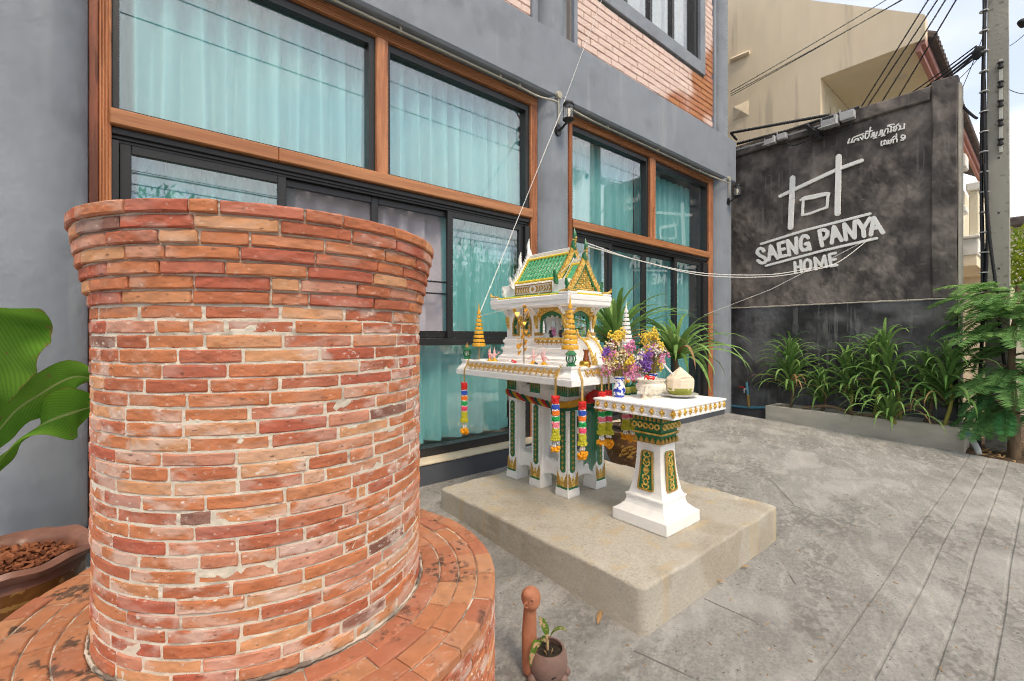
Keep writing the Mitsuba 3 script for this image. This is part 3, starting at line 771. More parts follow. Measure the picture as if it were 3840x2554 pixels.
# ------------------------------------------------------------------ black sign wall, its lettering and lamps
SW = thing('sign_wall', 'tall black stained concrete boundary wall that carries the white sign', 'wall')
ZTOP, ZPAN, ZLEDGE, WX = 4.30, 4.135, 1.69, 7.50
def grid_box(x0, x1, y0, y1, z0, z1, amp, seed):
    m = box(x0, x1, y0, y1, z0, z1, .012)
    for _ in range(3): m = m.subdivide()
    return rough_up(m, amp, 5.0, seed)
add('panel', box(WX, WX + .16, .74, 3.9, -.1, ZTOP - .02), 'black_concrete', SW)
add('pier', grid_box(WX - .05, WX + .18, .715, .945, ZLEDGE - .001, ZTOP + .03, .012, 3), 'black_concrete', SW)
add('coping', grid_box(WX - .05, WX + .18, .946, 3.9, ZPAN, ZTOP, .014, 4), 'black_concrete', SW)
add('skirt', grid_box(WX - .035, WX + .17, .72, 3.9, -.15, ZLEDGE - .003, .008, 6), 'charcoal_concrete', SW)
ledge = [(WX - .045, y, ZLEDGE + .004 * (rng.random() - .5)) for y in np.linspace(.73, 3.9, 60)]
add('ledge', tube(ledge, [.006 + .005 * rng.random() for _ in ledge], 5), 'planter_concrete', SW)
add('edge_render', box(WX - .03, WX + .17, .685, .714, -.15, ZTOP - .06, .006), 'planter_concrete', SW)


def on_wall(pxs, o, sc, X=WX): return [(-pt(o[0] + x / sc, o[1] + y / sc, X=X)[1], pt(o[0] + x / sc, o[1] + y / sc, X=X)[2]) for x, y in pxs]
def stroke(strokes, o, sc, w, flat=False, curve=False):
    g = []
    for s in strokes:
        q = np.array(on_wall(s, o, sc))
        if curve and len(q) > 2: q = bez(q, 5)
        g.append(LineString(q).buffer(w / 2, cap_style=2 if flat else 1, join_style=1, quad_segs=4))
    return unary_union(g)
def plate(poly, d=.022, off=.012): return ext(poly, d, o=(WX - off, 0, 0), u=(0, -1, 0), v=(0, 0, 1), n=(-1, 0, 0))


SG = thing('house_sign', 'big white raised sign of a post and beam emblem over hand drawn capital letters', 'sign')
oL, sL = (2700, 250), 2.5053
add('emblem_post', plate(stroke([[(690, 1050), (670, 1515)]], oL, sL, .066), .035), 'sign_white', SG)
add('emblem_post', plate(stroke([[(1122, 850), (1110, 1385)]], oL, sL, .064), .035), 'sign_white', SG)
add('emblem_beam', plate(stroke([[(575, 1220), (700, 1160), (1120, 965), (1335, 888)]], oL, sL, .048), .030), 'sign_white', SG)
add('emblem_frame', plate(stroke([[(765, 1258), (800, 1232), (1000, 1192), (1030, 1194), (1018, 1240), (1012, 1325), (940, 1350), (850, 1385), (780, 1398), (785, 1320), (792, 1250), (880, 1238), (980, 1212), (1020, 1205)]], oL, sL, .030), .030), 'sign_white', SG)
oA, sA = (2780, 800), 3.803
LET = (
    ('letter', [[(328, 540), (310, 510), (275, 505), (243, 530), (240, 570), (275, 605), (335, 635), (362, 668), (345, 700), (292, 710), (246, 675)]], True),
    ('letter', [[(402, 668), (426, 470), (528, 643)], [(420, 590), (488, 572)]], False),
    ('letter', [[(618, 412), (538, 436), (566, 622), (648, 604)], [(552, 528), (620, 510)]], False),
    ('letter', [[(695, 595), (668, 392), (796, 570), (790, 355)]], False),
    ('letter', [[(960, 352), (930, 322), (885, 330), (853, 395), (855, 480), (885, 530), (930, 525), (965, 495)], [(925, 440), (962, 428), (985, 515)]], False),
    ('letter', [[(1160, 465), (1120, 252), (1190, 236), (1238, 268), (1232, 325), (1195, 362), (1142, 378)]], False),
    ('letter', [[(1298, 425), (1328, 195), (1438, 390)], [(1318, 338), (1395, 318)]], False),
    ('letter', [[(1502, 378), (1475, 158), (1622, 352), (1626, 118)]], False),
    ('letter', [[(1668, 108), (1745, 225), (1838, 78)], [(1745, 225), (1757, 330)]], False),
    ('letter', [[(1855, 308), (1895, 68), (2025, 280)], [(1880, 225), (1968, 202)]], False))
for nm, st, cv in LET: add(nm, plate(stroke(st, oA, sA, .047, curve=cv)), 'sign_white', SG)
for nm, st, cv in (('letter', [[(770, 700), (782, 848)], [(852, 676), (868, 836)], [(776, 778), (862, 758)]], False),
                   ('letter', [[(950, 660), (910, 700), (905, 770), (930, 820), (975, 808), (1000, 750), (990, 685), (950, 660)]], True),
                   ('letter', [[(1075, 800), (1055, 638), (1150, 748), (1192, 608), (1226, 765)]], False),
                   ('letter', [[(1348, 570), (1264, 590), (1285, 755), (1368, 742)], [(1275, 675), (1348, 656)]], False)):
    add(nm, plate(stroke(st, oA, sA, .036, curve=cv)), 'sign_white', SG)
add('underline', plate(stroke([[(290, 440), (900, 250), (1840, 10)]], oA, sA, .034)), 'sign_white', SG)
add('underline', plate(stroke([[(362, 750), (1150, 540), (1935, 360)]], oA, sA, .034)), 'sign_white', SG)
TS = thing('house_number_sign', 'small white two line script sign ending in a 9, high on the black wall', 'sign')
oT, sT = (3140, 440), 7.84
TH = ([[(378, 645), (350, 705), (322, 782), (366, 765)]], [[(468, 635), (445, 695), (420, 762), (470, 745)]],
      [[(505, 745), (520, 690), (570, 645), (630, 640), (645, 665), (600, 690)], [(490, 610), (580, 575), (690, 530), (792, 492)], [(640, 640), (640, 700)]],
      [[(690, 600), (712, 625), (745, 672), (795, 560), (750, 560)]],
      [[(900, 490), (845, 490), (832, 640), (895, 640), (945, 560), (990, 310)], [(850, 445), (905, 420), (930, 440), (1045, 405)]],
      [[(1000, 600), (1035, 592), (1050, 475), (1105, 460), (1085, 580), (1140, 568), (1188, 450)], [(1075, 638), (1120, 620), (1170, 612)]],
      [[(1230, 548), (1268, 535), (1290, 400), (1340, 390), (1322, 520), (1378, 505), (1428, 390)], [(1310, 576), (1352, 555), (1410, 545)]],
      [[(1450, 362), (1490, 340), (1512, 370), (1492, 480)]], [[(1680, 218), (1560, 240), (1490, 268), (1598, 295), (1590, 452), (1560, 440)]],
      [[(1650, 310), (1690, 325), (1650, 415), (1710, 420), (1765, 330), (1735, 285), (1680, 290)], [(1740, 272), (1820, 212)]],
      [[(1830, 268), (1872, 282), (1850, 370), (1810, 395)], [(1850, 370), (1975, 345), (1985, 205)]],
      [[(1312, 720), (1305, 845), (1335, 842)]], [[(1368, 722), (1420, 690), (1465, 720), (1470, 808)], [(1405, 745), (1372, 815), (1415, 805)]],
      [[(1508, 692), (1535, 702), (1512, 785), (1555, 790), (1592, 750), (1600, 662)]],
      [[(1642, 662), (1662, 672), (1655, 765)], [(1662, 680), (1730, 628), (1765, 645), (1765, 740)], [(1642, 615), (1690, 572), (1755, 590)], [(1750, 505), (1752, 540)]],
      [[(1975, 610), (1930, 640), (1888, 600), (1905, 550), (1960, 535), (2005, 565), (1998, 630), (1950, 685), (1882, 690)]])
for st in TH: add('character', plate(stroke(st, oT, sT, .0125)), 'sign_white', TS)

# floodlights and their steel bracket above the wall
FB = thing('lamp_bracket', 'black steel angle bracket and grey pipe along the top of the black wall', 'bracket')
def bar(a, b, w): return tube([a, b], w, 4)
pa = lambda x, y, X: pt(2700 + x / 2.5053, 250 + y / 2.5053, X=X)
add('bar', tube([pa(100, 622, 7.36), pa(1030, 452, 7.36)], .022, 4), 'black_metal', FB)
add('bar', tube([pa(160, 725, 7.40), pa(640, 600, 7.40), pa(1310, 378, 7.40)], .022, 4), 'black_metal', FB)
add('bar', tube([pa(805, 545, 7.36), pa(960, 668, 7.42)], .035, 4), 'black_metal', FB)
add('bar', tube([pa(865, 690, 7.44), pa(1020, 645, 7.44)], .022, 4), 'black_metal', FB)
add('bar', tube([pa(100, 622, 7.36), pa(160, 690, 7.42)], .02, 4), 'black_metal', FB)
add('pipe', tube([pa(150, 785, 7.44), pa(620, 650, 7.44), pa(1150, 490, 7.44)], .014, 8), 'grey_metal', FB)
add('cable', [tube(bez([pa(620, 705, 7.36), pa(680, 740, 7.36), pa(800, 700, 7.36), pa(880, 620, 7.38)], 6), .008, 5), tube(bez([pa(1250, 520, 7.36), pa(1190, 590, 7.36), pa(1040, 630, 7.36), pa(900, 585, 7.38)], 6), .008, 5),
              tube(bez([pa(940, 500, 7.36), pa(985, 530, 7.36), pa(1030, 530, 7.36)], 6), .008, 5)], 'cable_black', FB)


def floodlight(cx, cy, label, s):
    c = pa(cx, cy, 7.36)
    k = thing('floodlight', label, 'floodlight', 'floodlights above the sign')
    yy, zz = c[1], c[2]
    tilt = lambda m: moved(m, c[0], yy, zz, ry=.0)
    add('housing', tilt(box(-.09 * s, .05 * s, -.02 * s, .16 * s, -.055 * s, .065 * s, .008)), 'grey_metal', k)
    add('control_box', tilt(box(-.05 * s, .05 * s, -.19 * s, -.04 * s, -.03 * s, .075 * s, .006)), 'grey_metal', k)
    for q in range(9): add('fin', tilt(box(-.100 * s, -.0905 * s, (-.01 + q * .019) * s, (-.002 + q * .019) * s, -.05 * s, .02 * s)), 'grey_metal', k)
    add('visor', tilt(hull([[-.13 * s, -.03 * s, -.075 * s], [-.13 * s, .18 * s, -.075 * s], [.0, .18 * s, -.057 * s], [.0, -.03 * s, -.057 * s], [-.125 * s, .18 * s, -.065 * s], [-.125 * s, -.03 * s, -.065 * s]])), 'grey_metal', k)
    add('lens', tilt(box(-.094 * s, -.0905 * s, .015 * s, .14 * s, .028 * s, .058 * s)), 'black_metal', k)
    add('yoke', tilt(tube([(0, -.03 * s, 0), (0, -.03 * s, .14 * s)], .008, 6)), 'grey_metal', k)
floodlight(520, 690, 'grey floodlight on the bracket nearer the guesthouse corner', .82)
floodlight(1100, 510, 'grey floodlight on the bracket nearer the script sign, higher in the picture', 1.05)

# standpipe, planter
SP = thing('standpipe_tap', 'blue and ochre standpipe with a red handled tap at the foot of the black wall', 'tap')
def sp(x, y, X=7.42): return pt(2720 + x / 2.1054, 1180 + y / 2.1054, X=X)
add('pipe', tube([sp(168, 535), sp(178, 630)], .018, 8), 'blue_pipe', SP)
add('pipe', tube([sp(178, 630), sp(187, 742)], .019, 8), 'yellow_pipe', SP)
add('supply_pipe', tube([sp(30, 718), sp(187, 735), sp(335, 732)], .020, 8), 'blue_pipe', SP)
add('tap', cat(tube(bez([sp(175, 585), sp(150, 590, 7.38), sp(150, 615, 7.38)], 5), .012, 7)), 'grey_metal', SP)
add('handle', tube([sp(112, 570, 7.38), sp(155, 578, 7.38)], .008, 6), 'red_plastic', SP)
PL = thing('planter', 'long low concrete planter at the foot of the black wall', 'planter')
sh = sbox(7.0, .62, 7.46, 2.66).difference(sbox(7.085, .70, 7.45, 2.58))
m = ext(sh, .425, o=(0, 0, -.2))
add('box', rough_up(m.subdivide().subdivide(), .006, 6, 2), 'planter_concrete', PL)
so = trimesh.creation.box(extents=(.37, 1.9, .1)).subdivide().subdivide().subdivide()
add('soil', moved(rough_up(so, .03, 9, 4), 7.265, 1.64, .11), 'black_soil', PL)

# ------------------------------------------------------------------ neighbouring houses
NX, NY = 8.4, 1.13                       # side wall plane, street corner
NB = thing('yellow_house', 'yellow rendered neighbouring house rising behind the black wall', 'house')
gable = Polygon([(NY, -.3), (NY, 5.70), (6.2, 9.32), (12, 5.7), (12, -.3)])
wallpoly = gable.difference(Polygon([(NY - 1, 2.9), (NY - 1, 5.36), (2.37, 5.36), (2.37, 2.9)]))
add('side_wall', ext(wallpoly, .2, o=(NX, 0, 0), u=(0, 1, 0), v=(0, 0, 1)), 'yellow_plaster', NB)
add('front_wall', box(NX + 2.4, 24, NY + .45, NY + .6, -.3, 5.3), 'cream_plaster', NB)
add('balcony_ceiling', box(NX + .001, NX + 6, NY + .03, 2.36, 5.36, 5.42), 'cream_plaster', NB)
add('balcony_wall', box(NX + .2, NX + 5, 2.365, 2.5, 2.7, 5.358), 'cream_plaster', NB)
add('balcony_floor', box(NX + .001, NX + 5, NY + .03, 2.36, 2.7, 2.899), 'cream_plaster', NB)
dr_ = add('balcony_door', box(NX + .55, NX + 1.35, 2.32, 2.358, 2.9, 4.95), 'wood_old', NB)
add('frame', [box(NX + .47, NX + .545, 2.30, 2.357, 2.9, 5.03), box(NX + 1.355, NX + 1.43, 2.30, 2.357, 2.9, 5.03)], 'cream_plaster', dr_)
add('ceiling_lamp', lathe([(.10, 5.36), (.11, 5.375), (.09, 5.389)], 20, center=(NX + .95, 1.55)), 'grey_metal', NB)
roofp = []
RY, RZ = NY - .10, 5.46
for q in range(60):
    x = NX + .21 + q * .155
    roofp.append(hull([[x, RY, RZ - .02], [x + .08, RY, RZ - .02], [x + .04, RY, RZ + .06], [x, 6.2, 9.12], [x + .08, 6.2, 9.12], [x + .04, 6.2, 9.2]]))
rf = add('roof', cat(hull([[NX + .205, RY + .01, RZ - .04], [NX + 9.5, RY + .01, RZ - .04], [NX + .205, RY + .01, RZ + .02], [NX + 9.5, RY + .01, RZ + .02], [NX + .205, 6.2, 9.05], [NX + 9.5, 6.2, 9.05], [NX + .205, 6.2, 9.13], [NX + 9.5, 6.2, 9.13]]), roofp), 'old_roof', NB)
add('fascia', box(NX + .03, NX + 9.5, NY + .0, NY + .045, 5.31, 5.425), 'pink_fascia', NB)
add('fascia', box(NX + .03, NX + 9.5, NY + .046, NY + .10, 5.23, 5.355), 'pink_fascia', NB)
add('wall_boss', hull([list(pt(2750, y_, X=NX - .001)) for y_ in (402, 454)] + [list(pt(2808, y_, X=NX - .001)) for y_ in (375, 432)] + [list(pt(2778, 414, X=NX - .07))]), 'yellow_plaster', NB)
add('wall_ledge', tube([pt(2740, 225, X=NX - .03), pt(2810, 195, X=NX - .03)], .035, 4), 'yellow_plaster', NB)
# street front: balconies, ledges and carport seen past the end of the black wall
fx = 9.6
add('lower_balcony', box(fx, fx + 3.5, .70, 1.57, 2.45, 2.70, .01), 'white_plaster', NB)
add('balcony_coping', box(fx - .03, fx + 3.5, .68, 1.57, 2.7005, 2.745, .01), 'white_plaster', NB)
add('balcony_panel', box(fx + .5, fx + 3, .74, .84, 2.75, 3.52, .008), 'cream_plaster', NB)
add('balcony_coping', box(fx + .45, fx + 3, .71, .87, 3.521, 3.64, .01), 'white_plaster', NB)
add('balcony_post', box(fx + .10, fx + .24, .90, 1.04, 2.75, 4.05, .006), 'white_plaster', NB)
add('balcony_ledge', box(fx + .02, fx + .34, .83, 1.04, 3.80, 4.00, .015), 'white_plaster', NB)
add('balcony_ledge', box(fx + .02, fx + .34, .83, 1.04, 3.12, 3.22, .015), 'white_plaster', NB)
add('carport_ceiling', box(fx + .02, fx + 4, .72, 1.57, 2.30, 2.449), 'yellow_plaster', NB)
add('carport_wall', box(fx + 1.9, fx + 6, .55, 1.5, -.3, 2.30), 'yellow_plaster', NB)
add('carport_beam', box(fx - .1, fx + .1, .66, 1.5, 1.66, 1.84), 'cream_plaster', NB)
FGATE = thing('red_gate', 'dark red barred gate glimpsed between the black wall and the concrete pole', 'gate')
for q in range(7): add('bar', box(8.9 + q * .16, 8.97 + q * .16, .52 - .02 * q, .56 - .02 * q, .2, 1.05, .008), 'red_gate', FGATE)
add('rail', [box(8.85, 10.0, .57, .60, .25, .31), box(8.85, 10.0, .57, .60, .92, .98)], 'red_gate', FGATE)

FH = thing('far_house', 'cream far house with a dark roof edge beyond the concrete pole', 'house')
add('wall', box(26, 40, -6, 2.2, -.4, 5.4), 'cream_plaster', FH)
add('roof', box(25.6, 40, -6.5, 2.6, 5.4, 5.75, .05), 'old_roof', FH)
for q in range(3):
    w = add('window', box(25.93, 25.999, -4.2 + q * 1.6, -3.2 + q * 1.6, 3.3, 4.6), 'white_plaster', FH)
    add('pane', box(25.90, 25.929, -4.1 + q * 1.6, -3.3 + q * 1.6, 3.4, 4.5), 'black_metal', w)
# ------------------------------------------------------------------ brick well
WCX, WCY, WR, WZ0, WZ1 = .378, 1.709, .476, .401, 1.323
RB = .746
CAMDIR = math.atan2(-WCY, -WCX)
WELL = thing('brick_well', 'round well of old red bricks with a corbelled rim and a stepped brick base', 'well')


def mortar_ring(r0, r1, z0, z1, seed, n=160, nz=24):
    w = np.linspace(0, 2 * math.pi, n, endpoint=False)
    V, F = [], []
    zz = np.linspace(z0, z1, nz)
    for z in zz: V.append(np.stack([WCX + r1(z) * np.cos(w), WCY + r1(z) * np.sin(w), w * 0 + z], 1))
    V = np.concatenate(V)
    for j in range(nz - 1):
        i = np.arange(n)
        a, b = j * n + i, j * n + (i + 1) % n
        F += [np.stack([a, b, b + n], 1), np.stack([a, b + n, a + n], 1)]
    m = trimesh.Trimesh(V, np.concatenate(F), process=False)
    return rough_up(m, .0012, 40, seed)


def arc_brick(r0, r1, a0, a1, z0, z1, seed, b=.0034, st=5, jit=.0022):
    """brick bent to the curve, its outer edges chamfered and uneven"""
    db = b / r1
    aa = np.array([a0, a0 + db * 1.1] + list(np.linspace(a0, a1, st)[1:-1]) + [a1 - db * 1.1, a1])
    rr = np.array([r1 - b] + [r1] * (len(aa) - 2) + [r1 - b])
    q = np.random.default_rng(seed)
    V, F = [], []
    for k, (a, r) in enumerate(zip(aa, rr)):
        e = b if 0 < k < len(aa) - 1 else b * 1.3
        for (x, z) in ((r0, z0), (r - b, z0), (r, z0 + e), (r, z1 - e), (r - b, z1), (r0, z1)):
            j = q.uniform(-jit, jit, 2) if x > r0 else (0, 0)
            V.append([WCX + (x + j[0] * .7) * math.cos(a), WCY + (x + j[0] * .7) * math.sin(a), z + j[1] * .6])
    for k in range(len(aa) - 1):
        for i in range(6):
            p, s = k * 6 + i, k * 6 + (i + 1) % 6
            F += [[p, s, s + 6], [p, s + 6, p + 6]]
    F += [[0, i + 1, i] for i in range(1, 5)]
    o = (len(aa) - 1) * 6
    F += [[o, o + i, o + i + 1] for i in range(1, 5)]
    m = trimesh.Trimesh(np.array(V), F, process=False)
    m.invert()
    return m


def adiff(a): return abs((a - CAMDIR + math.pi) % (2 * math.pi) - math.pi)


wb = random.Random(21)
PITCH = (WZ1 - WZ0) / 26
rim_r = [WR + .007 + .0072 * k for k in range(7)]
add('mortar_core', mortar_ring(0, lambda z: WR - .0032, WZ0 - .01, WZ1 + .004, 3, nz=60), 'mortar', WELL, smooth=True)
RIM = add('rim', mortar_ring(0, lambda z: (WR if z < WZ1 + .003 else rim_r[min(6, max(0, int((z - WZ1) / .0352)))]) - .008, WZ1 - .003, 1.564, 4, nz=15), 'mortar', WELL)
add('mouth', lathe([(.40, 1.30), (.40, 1.558), (WR + .045, 1.562)], 64, center=(WCX, WCY)), 'mortar', WELL)
back, uvb = [], []
def course(parent, r, z0, z1, L, phase, wmax=1.0, base_r=None):
    a = phase
    end = phase + 2 * math.pi
    while a < end - .03:
        ln = L * wb.uniform(.86, 1.12) if wb.random() > .12 else L * wb.uniform(.45, .7)
        if end - a - ln / r < .06: ln = (end - a) * r
        a1 = a + ln / r
        g = wb.uniform(.0018, .0034) / r
        t, w = wb.random(), wmax * wb.random() ** 1.1
        m = arc_brick(base_r or r - .03, r + wb.uniform(-.0022, .0018), a + g, a1 - g, z0, z1, wb.randrange(10 ** 6))
        if adiff((a + a1) / 2) < math.radians(78): add('brick', m, 'old_brick', parent, uv=(t, w))
        else:
            back.append(m); uvb.append(np.tile([[t, w]], (len(m.vertices), 1)))
        a = a1
for k in range(26):
    z0 = WZ0 + k * PITCH
    course(WELL, WR, z0 + .0019 + wb.uniform(-.0009, .0009), z0 + PITCH - .0019 + wb.uniform(-.0009, .0009), .165, wb.uniform(0, 6.28))
for k in range(7):
    z0 = WZ1 + .0015 + k * .0346
    course(RIM, rim_r[k], z0 + .002, z0 + .0346 - .0026, .172, wb.uniform(0, 6.28), .35, base_r=WR - .03)
bm = trimesh.util.concatenate(back)
add('brick_mass', bm, 'old_brick', WELL, uv=np.concatenate(uvb), kind='stuff')

BASE = add('base', cat(mortar_ring(0, lambda z: RB - .006, -.12, WZ0 - .006, 8), lathe([(.30, WZ0 - .03), (WR - .01, WZ0 - .0055), (WR + .03, WZ0 - .0055), (RB - .006, WZ0 - .006)], 120, center=(WCX, WCY))), 'base_mortar', WELL)
# cove of mortar where the drum meets the base
cv = []
for a in np.linspace(0, 2 * math.pi, 220):
    r = WR + .004 + .004 * wb.random()
    cv.append((WCX + r * math.cos(a), WCY + r * math.sin(a), WZ0 + .004))
add('fillet', rough_up(tube(cv, [.002 + .004 * wb.random() for _ in cv], 7), .002, 60, 2), 'base_mortar', BASE, smooth=True)
rings = [(WR + .010, .5485), (.5522, .6145), (.6182, .6795), (.6832, RB)]
for ri, (r0, r1) in enumerate(rings):
    a, end = wb.uniform(0, 6.28), None
    end = a + 2 * math.pi
    while a < end - .02:
        ln = wb.uniform(.125, .185) if ri != 3 else wb.uniform(.115, .165)
        if end - a - ln / r1 < .05: ln = (end - a) * r1
        a1 = a + ln / r1
        g = wb.uniform(.0018, .0034) / r1
        zt = WZ0 + wb.uniform(-.0035, .003)
        st = np.linspace(a + g, a1 - g, 5)
        b = .006 if ri == 3 else .004
        V, F = [], []
        q = np.random.default_rng(wb.randrange(10 ** 6))
        for k, w in enumerate(st):
            e = .0018 if k in (0, 4) else 0
            ring = [(r0, WZ0 - .03), (r0, zt - .004 - e), (r0 + .004, zt - e), (r1 - b, zt - e), (r1, zt - b - e), (r1, WZ0 - .03 if ri == 3 else WZ0 - .03)]
            for (x, z) in ring:
                V.append([WCX + (x + q.uniform(-.001, .001)) * math.cos(w), WCY + (x + q.uniform(-.001, .001)) * math.sin(w), z + q.uniform(-.0008, .0008)])
        for k in range(4):
            for i in range(6):
                p, s = k * 6 + i, k * 6 + (i + 1) % 6
                F += [[p, s + 6, s], [p, p + 6, s + 6]]
        F += [[0, i, i + 1] for i in range(1, 5)] + [[24, 24 + i + 1, 24 + i] for i in range(1, 5)]
        add('brick', trimesh.Trimesh(np.array(V), F, process=False), 'paver_brick', BASE, uv=(wb.random() * .9, wb.random() * .6))
        a = a1
back, uvb = [], []
for k in range(11):
    z1 = WZ0 - .034 - k * PITCH
    a = wb.uniform(0, 6.28)
    end = a + 2 * math.pi
    while a < end - .03:
        ln = .168 * wb.uniform(.86, 1.12)
        if end - a - ln / RB < .06: ln = (end - a) * RB
        a1 = a + ln / RB
        m = arc_brick(RB - .03, RB - .001, a + .004, a1 - .004, z1 - PITCH + .003, z1 - .002, wb.randrange(10 ** 6))
        t, w = wb.random() * .9, .3 + .7 * wb.random()
        mid = (a + a1) / 2
        if -1.25 < ((mid + math.pi) % (2 * math.pi) - math.pi) < .4 and k < 9: add('brick', m, 'old_brick', BASE, uv=(t, w))
        else: back.append(m); uvb.append(np.tile([[t, w]], (len(m.vertices), 1)))
        a = a1
add('brick_mass', trimesh.util.concatenate(back), 'old_brick', BASE, uv=np.concatenate(uvb), kind='stuff')

# ------------------------------------------------------------------ concrete plinth of the shrine
def rounded_slab(x0, x1, y0, y1, z0, z1, r=.036, e=.009):
    base = sbox(x0 + r, y0 + r, x1 - r, y1 - r).buffer(r, quad_segs=6)
    rings = []
    for off, z in ((.006, z0), (.002, z0 + .05), (0, z1 - e * 1.6), (-e * .3, z1 - e * .55), (-e, z1 - e * .1), (-e * 1.7, z1)):
        g = base.buffer(off, quad_segs=6)
        c = np.array([g.exterior.interpolate(t, normalized=True).coords[0] for t in np.linspace(0, 1, 240, endpoint=False)])
        # align start
        ang = np.arctan2(c[:, 1] - (y0 + y1) / 2, c[:, 0] - (x0 + x1) / 2)
        c = c[np.argsort(ang)]
        rings.append(np.c_[c, np.full(len(c), z)])
    V = np.concatenate(rings); n = 240; F = []
    for j in range(len(rings) - 1):
        for i in range(n):
            a, b = j * n + i, j * n + (i + 1) % n
            F += [[a, b, b + n], [a, b + n, a + n]]
    V = np.vstack([V, [[(x0 + x1) / 2, (y0 + y1) / 2, z1]]])
    o = (len(rings) - 1) * n
    F += [[o + i, o + (i + 1) % n, len(V) - 1] for i in range(n)]
    return rough_up(trimesh.Trimesh(V, F, process=False), .006, 13, 5)
k = thing('concrete_plinth', 'square beige concrete plinth with rounded corners under the spirit house', 'plinth')
scene[k] = PLY(rounded_slab(1.605, 3.035, 1.078, 2.705, -.1, .2), 'slab_concrete', smooth=40)
# ------------------------------------------------------------------ spirit house
SH = thing('spirit_house', 'white, gold and green spirit house standing on six legs on the concrete plinth', 'shrine')
LX, LY = (2.180, 2.457), (2.042, 2.300, 2.552)
ZB = .2


def leg(cx, cy, corner_sides):
    h = .043
    rings = [(.056, ZB), (.057, ZB + .012), (.054, ZB + .055), (.049, ZB + .10), (h, ZB + .16), (h, .80), (h + .006, .82), (h + .012, .956)]
    L = add('leg', lathe([(r, z) for r, z in rings], square=True, center=(cx, cy)), 'white_paint', SH)
    for (nx, ny) in corner_sides:
        u = (-ny, nx, 0); nn = (nx, ny, 0)
        # inlaid panel: green strip with rounded ends, gold bosses in relief
        pan = LineString([(0, .378), (0, .745)]).buffer(.0235, quad_segs=5)
        o = (cx + nx * h, cy + ny * h, 0)
        pk = add('panel', ext(pan, .0035, o=o, u=u, v=(0, 0, 1), n=nn), 'green_paint', L)
        bosses = []
        for q in range(11):
            zc = .385 + q * .0353
            s = Polygon([((.0125 if i % 2 == 0 else .0065) * math.cos(i * math.pi / 4), zc + (.0135 if i % 2 == 0 else .007) * math.sin(i * math.pi / 4)) for i in range(8)])
            bosses.append(ext(s, .007, o=o, u=u, v=(0, 0, 1), n=nn))
        add('gold_relief', cat(bosses), 'old_gold', L, kind='stuff')
        # lotus petals on foot and capital
        for (zz, tri, m, d) in ((0, [(-.047, ZB + .055), (.047, ZB + .055), (.047, ZB + .067), (-.047, ZB + .067)], 'green_paint', .0565),):
            add('foot_band', ext(Polygon(tri), .003, o=(cx + nx * (d - .0035), cy + ny * (d - .0035), 0), u=u, v=(0, 0, 1), n=nn), m, L)
        for sx, w, hh in ((-.034, .022, .10), (0, .024, .075), (.034, .022, .10)):
            tri = Polygon([(sx - w, ZB + .06), (sx + w, ZB + .06), (sx + w * .5, ZB + .06 + hh * .6), (sx * 1.25, ZB + .06 + hh), (sx - w * .5, ZB + .06 + hh * .6)]).intersection(sbox(-.0475, 0, .0475, 1))
            add('foot_petal', ext(tri, .004, o=(cx + nx * .0495, cy + ny * .0495, 0), u=u, v=(0, 0, 1), n=nn), 'old_gold' if sx else 'gold_paint', L)
        add('capital', ext(sbox(-.05, .852, .05, .955), .004, o=(cx + nx * (h + .010), cy + ny * (h + .010), 0), u=u, v=(0, 0, 1), n=nn), 'green_paint', L)
        for q in range(5):
            sx = -.04 + q * .02
            tri = Polygon([(sx - .007, .953), (sx + .007, .953), (sx, .865 + .02 * (q % 2))])
            add('capital_petal', ext(tri, .008, o=(cx + nx * (h + .010), cy + ny * (h + .010), 0), u=u, v=(0, 0, 1), n=nn), 'old_gold', L)
for cx in LX:
    for cy in LY:
        sides = [(-1, 0)] if cx == LX[0] else [(1, 0)]
        if cy == LY[0]: sides.append((0, -1))
        leg(cx, cy, sides)


def frame(a, b, const, along):
    """arched stretcher panel between two legs"""
    s0, s1 = a + .03, b - .03
    w = s1 - s0
    p = sbox(s0, ZB + .09, s1, .956)
    hole = sbox(s0 + .018, .40, s1 - .018, .80).buffer(-.025).buffer(.025, quad_segs=5)
    slot = sbox(s0 + .03, .872, s1 - .03, .93).buffer(-.02).buffer(.02, quad_segs=5)
    under = Point((s0 + s1) / 2, ZB + .05).buffer(1, quad_segs=12)
    under = affinity.scale(under, w / 2 - .005, .065, origin=((s0 + s1) / 2, ZB + .05))
    p = p.difference(hole).difference(slot).difference(under)
    if along == 'y': add('stretcher', ext(p, .036, o=(const - .018, 0, 0), u=(0, 1, 0), v=(0, 0, 1), n=(1, 0, 0)), 'white_paint', SH)
    else: add('stretcher', ext(p, .036, o=(0, const - .018, 0), u=(1, 0, 0), v=(0, 0, 1), n=(0, 1, 0)), 'white_paint', SH)
for cx in LX:
    frame(LY[0], LY[1], cx, 'y'); frame(LY[1], LY[2], cx, 'y')
for cy in (LY[0], LY[2]): frame(LX[0], LX[1], cy, 'x')
add('inner_plate', box(LX[0], LX[1], LY[0], LY[2], .94, .9565), 'white_paint', SH)

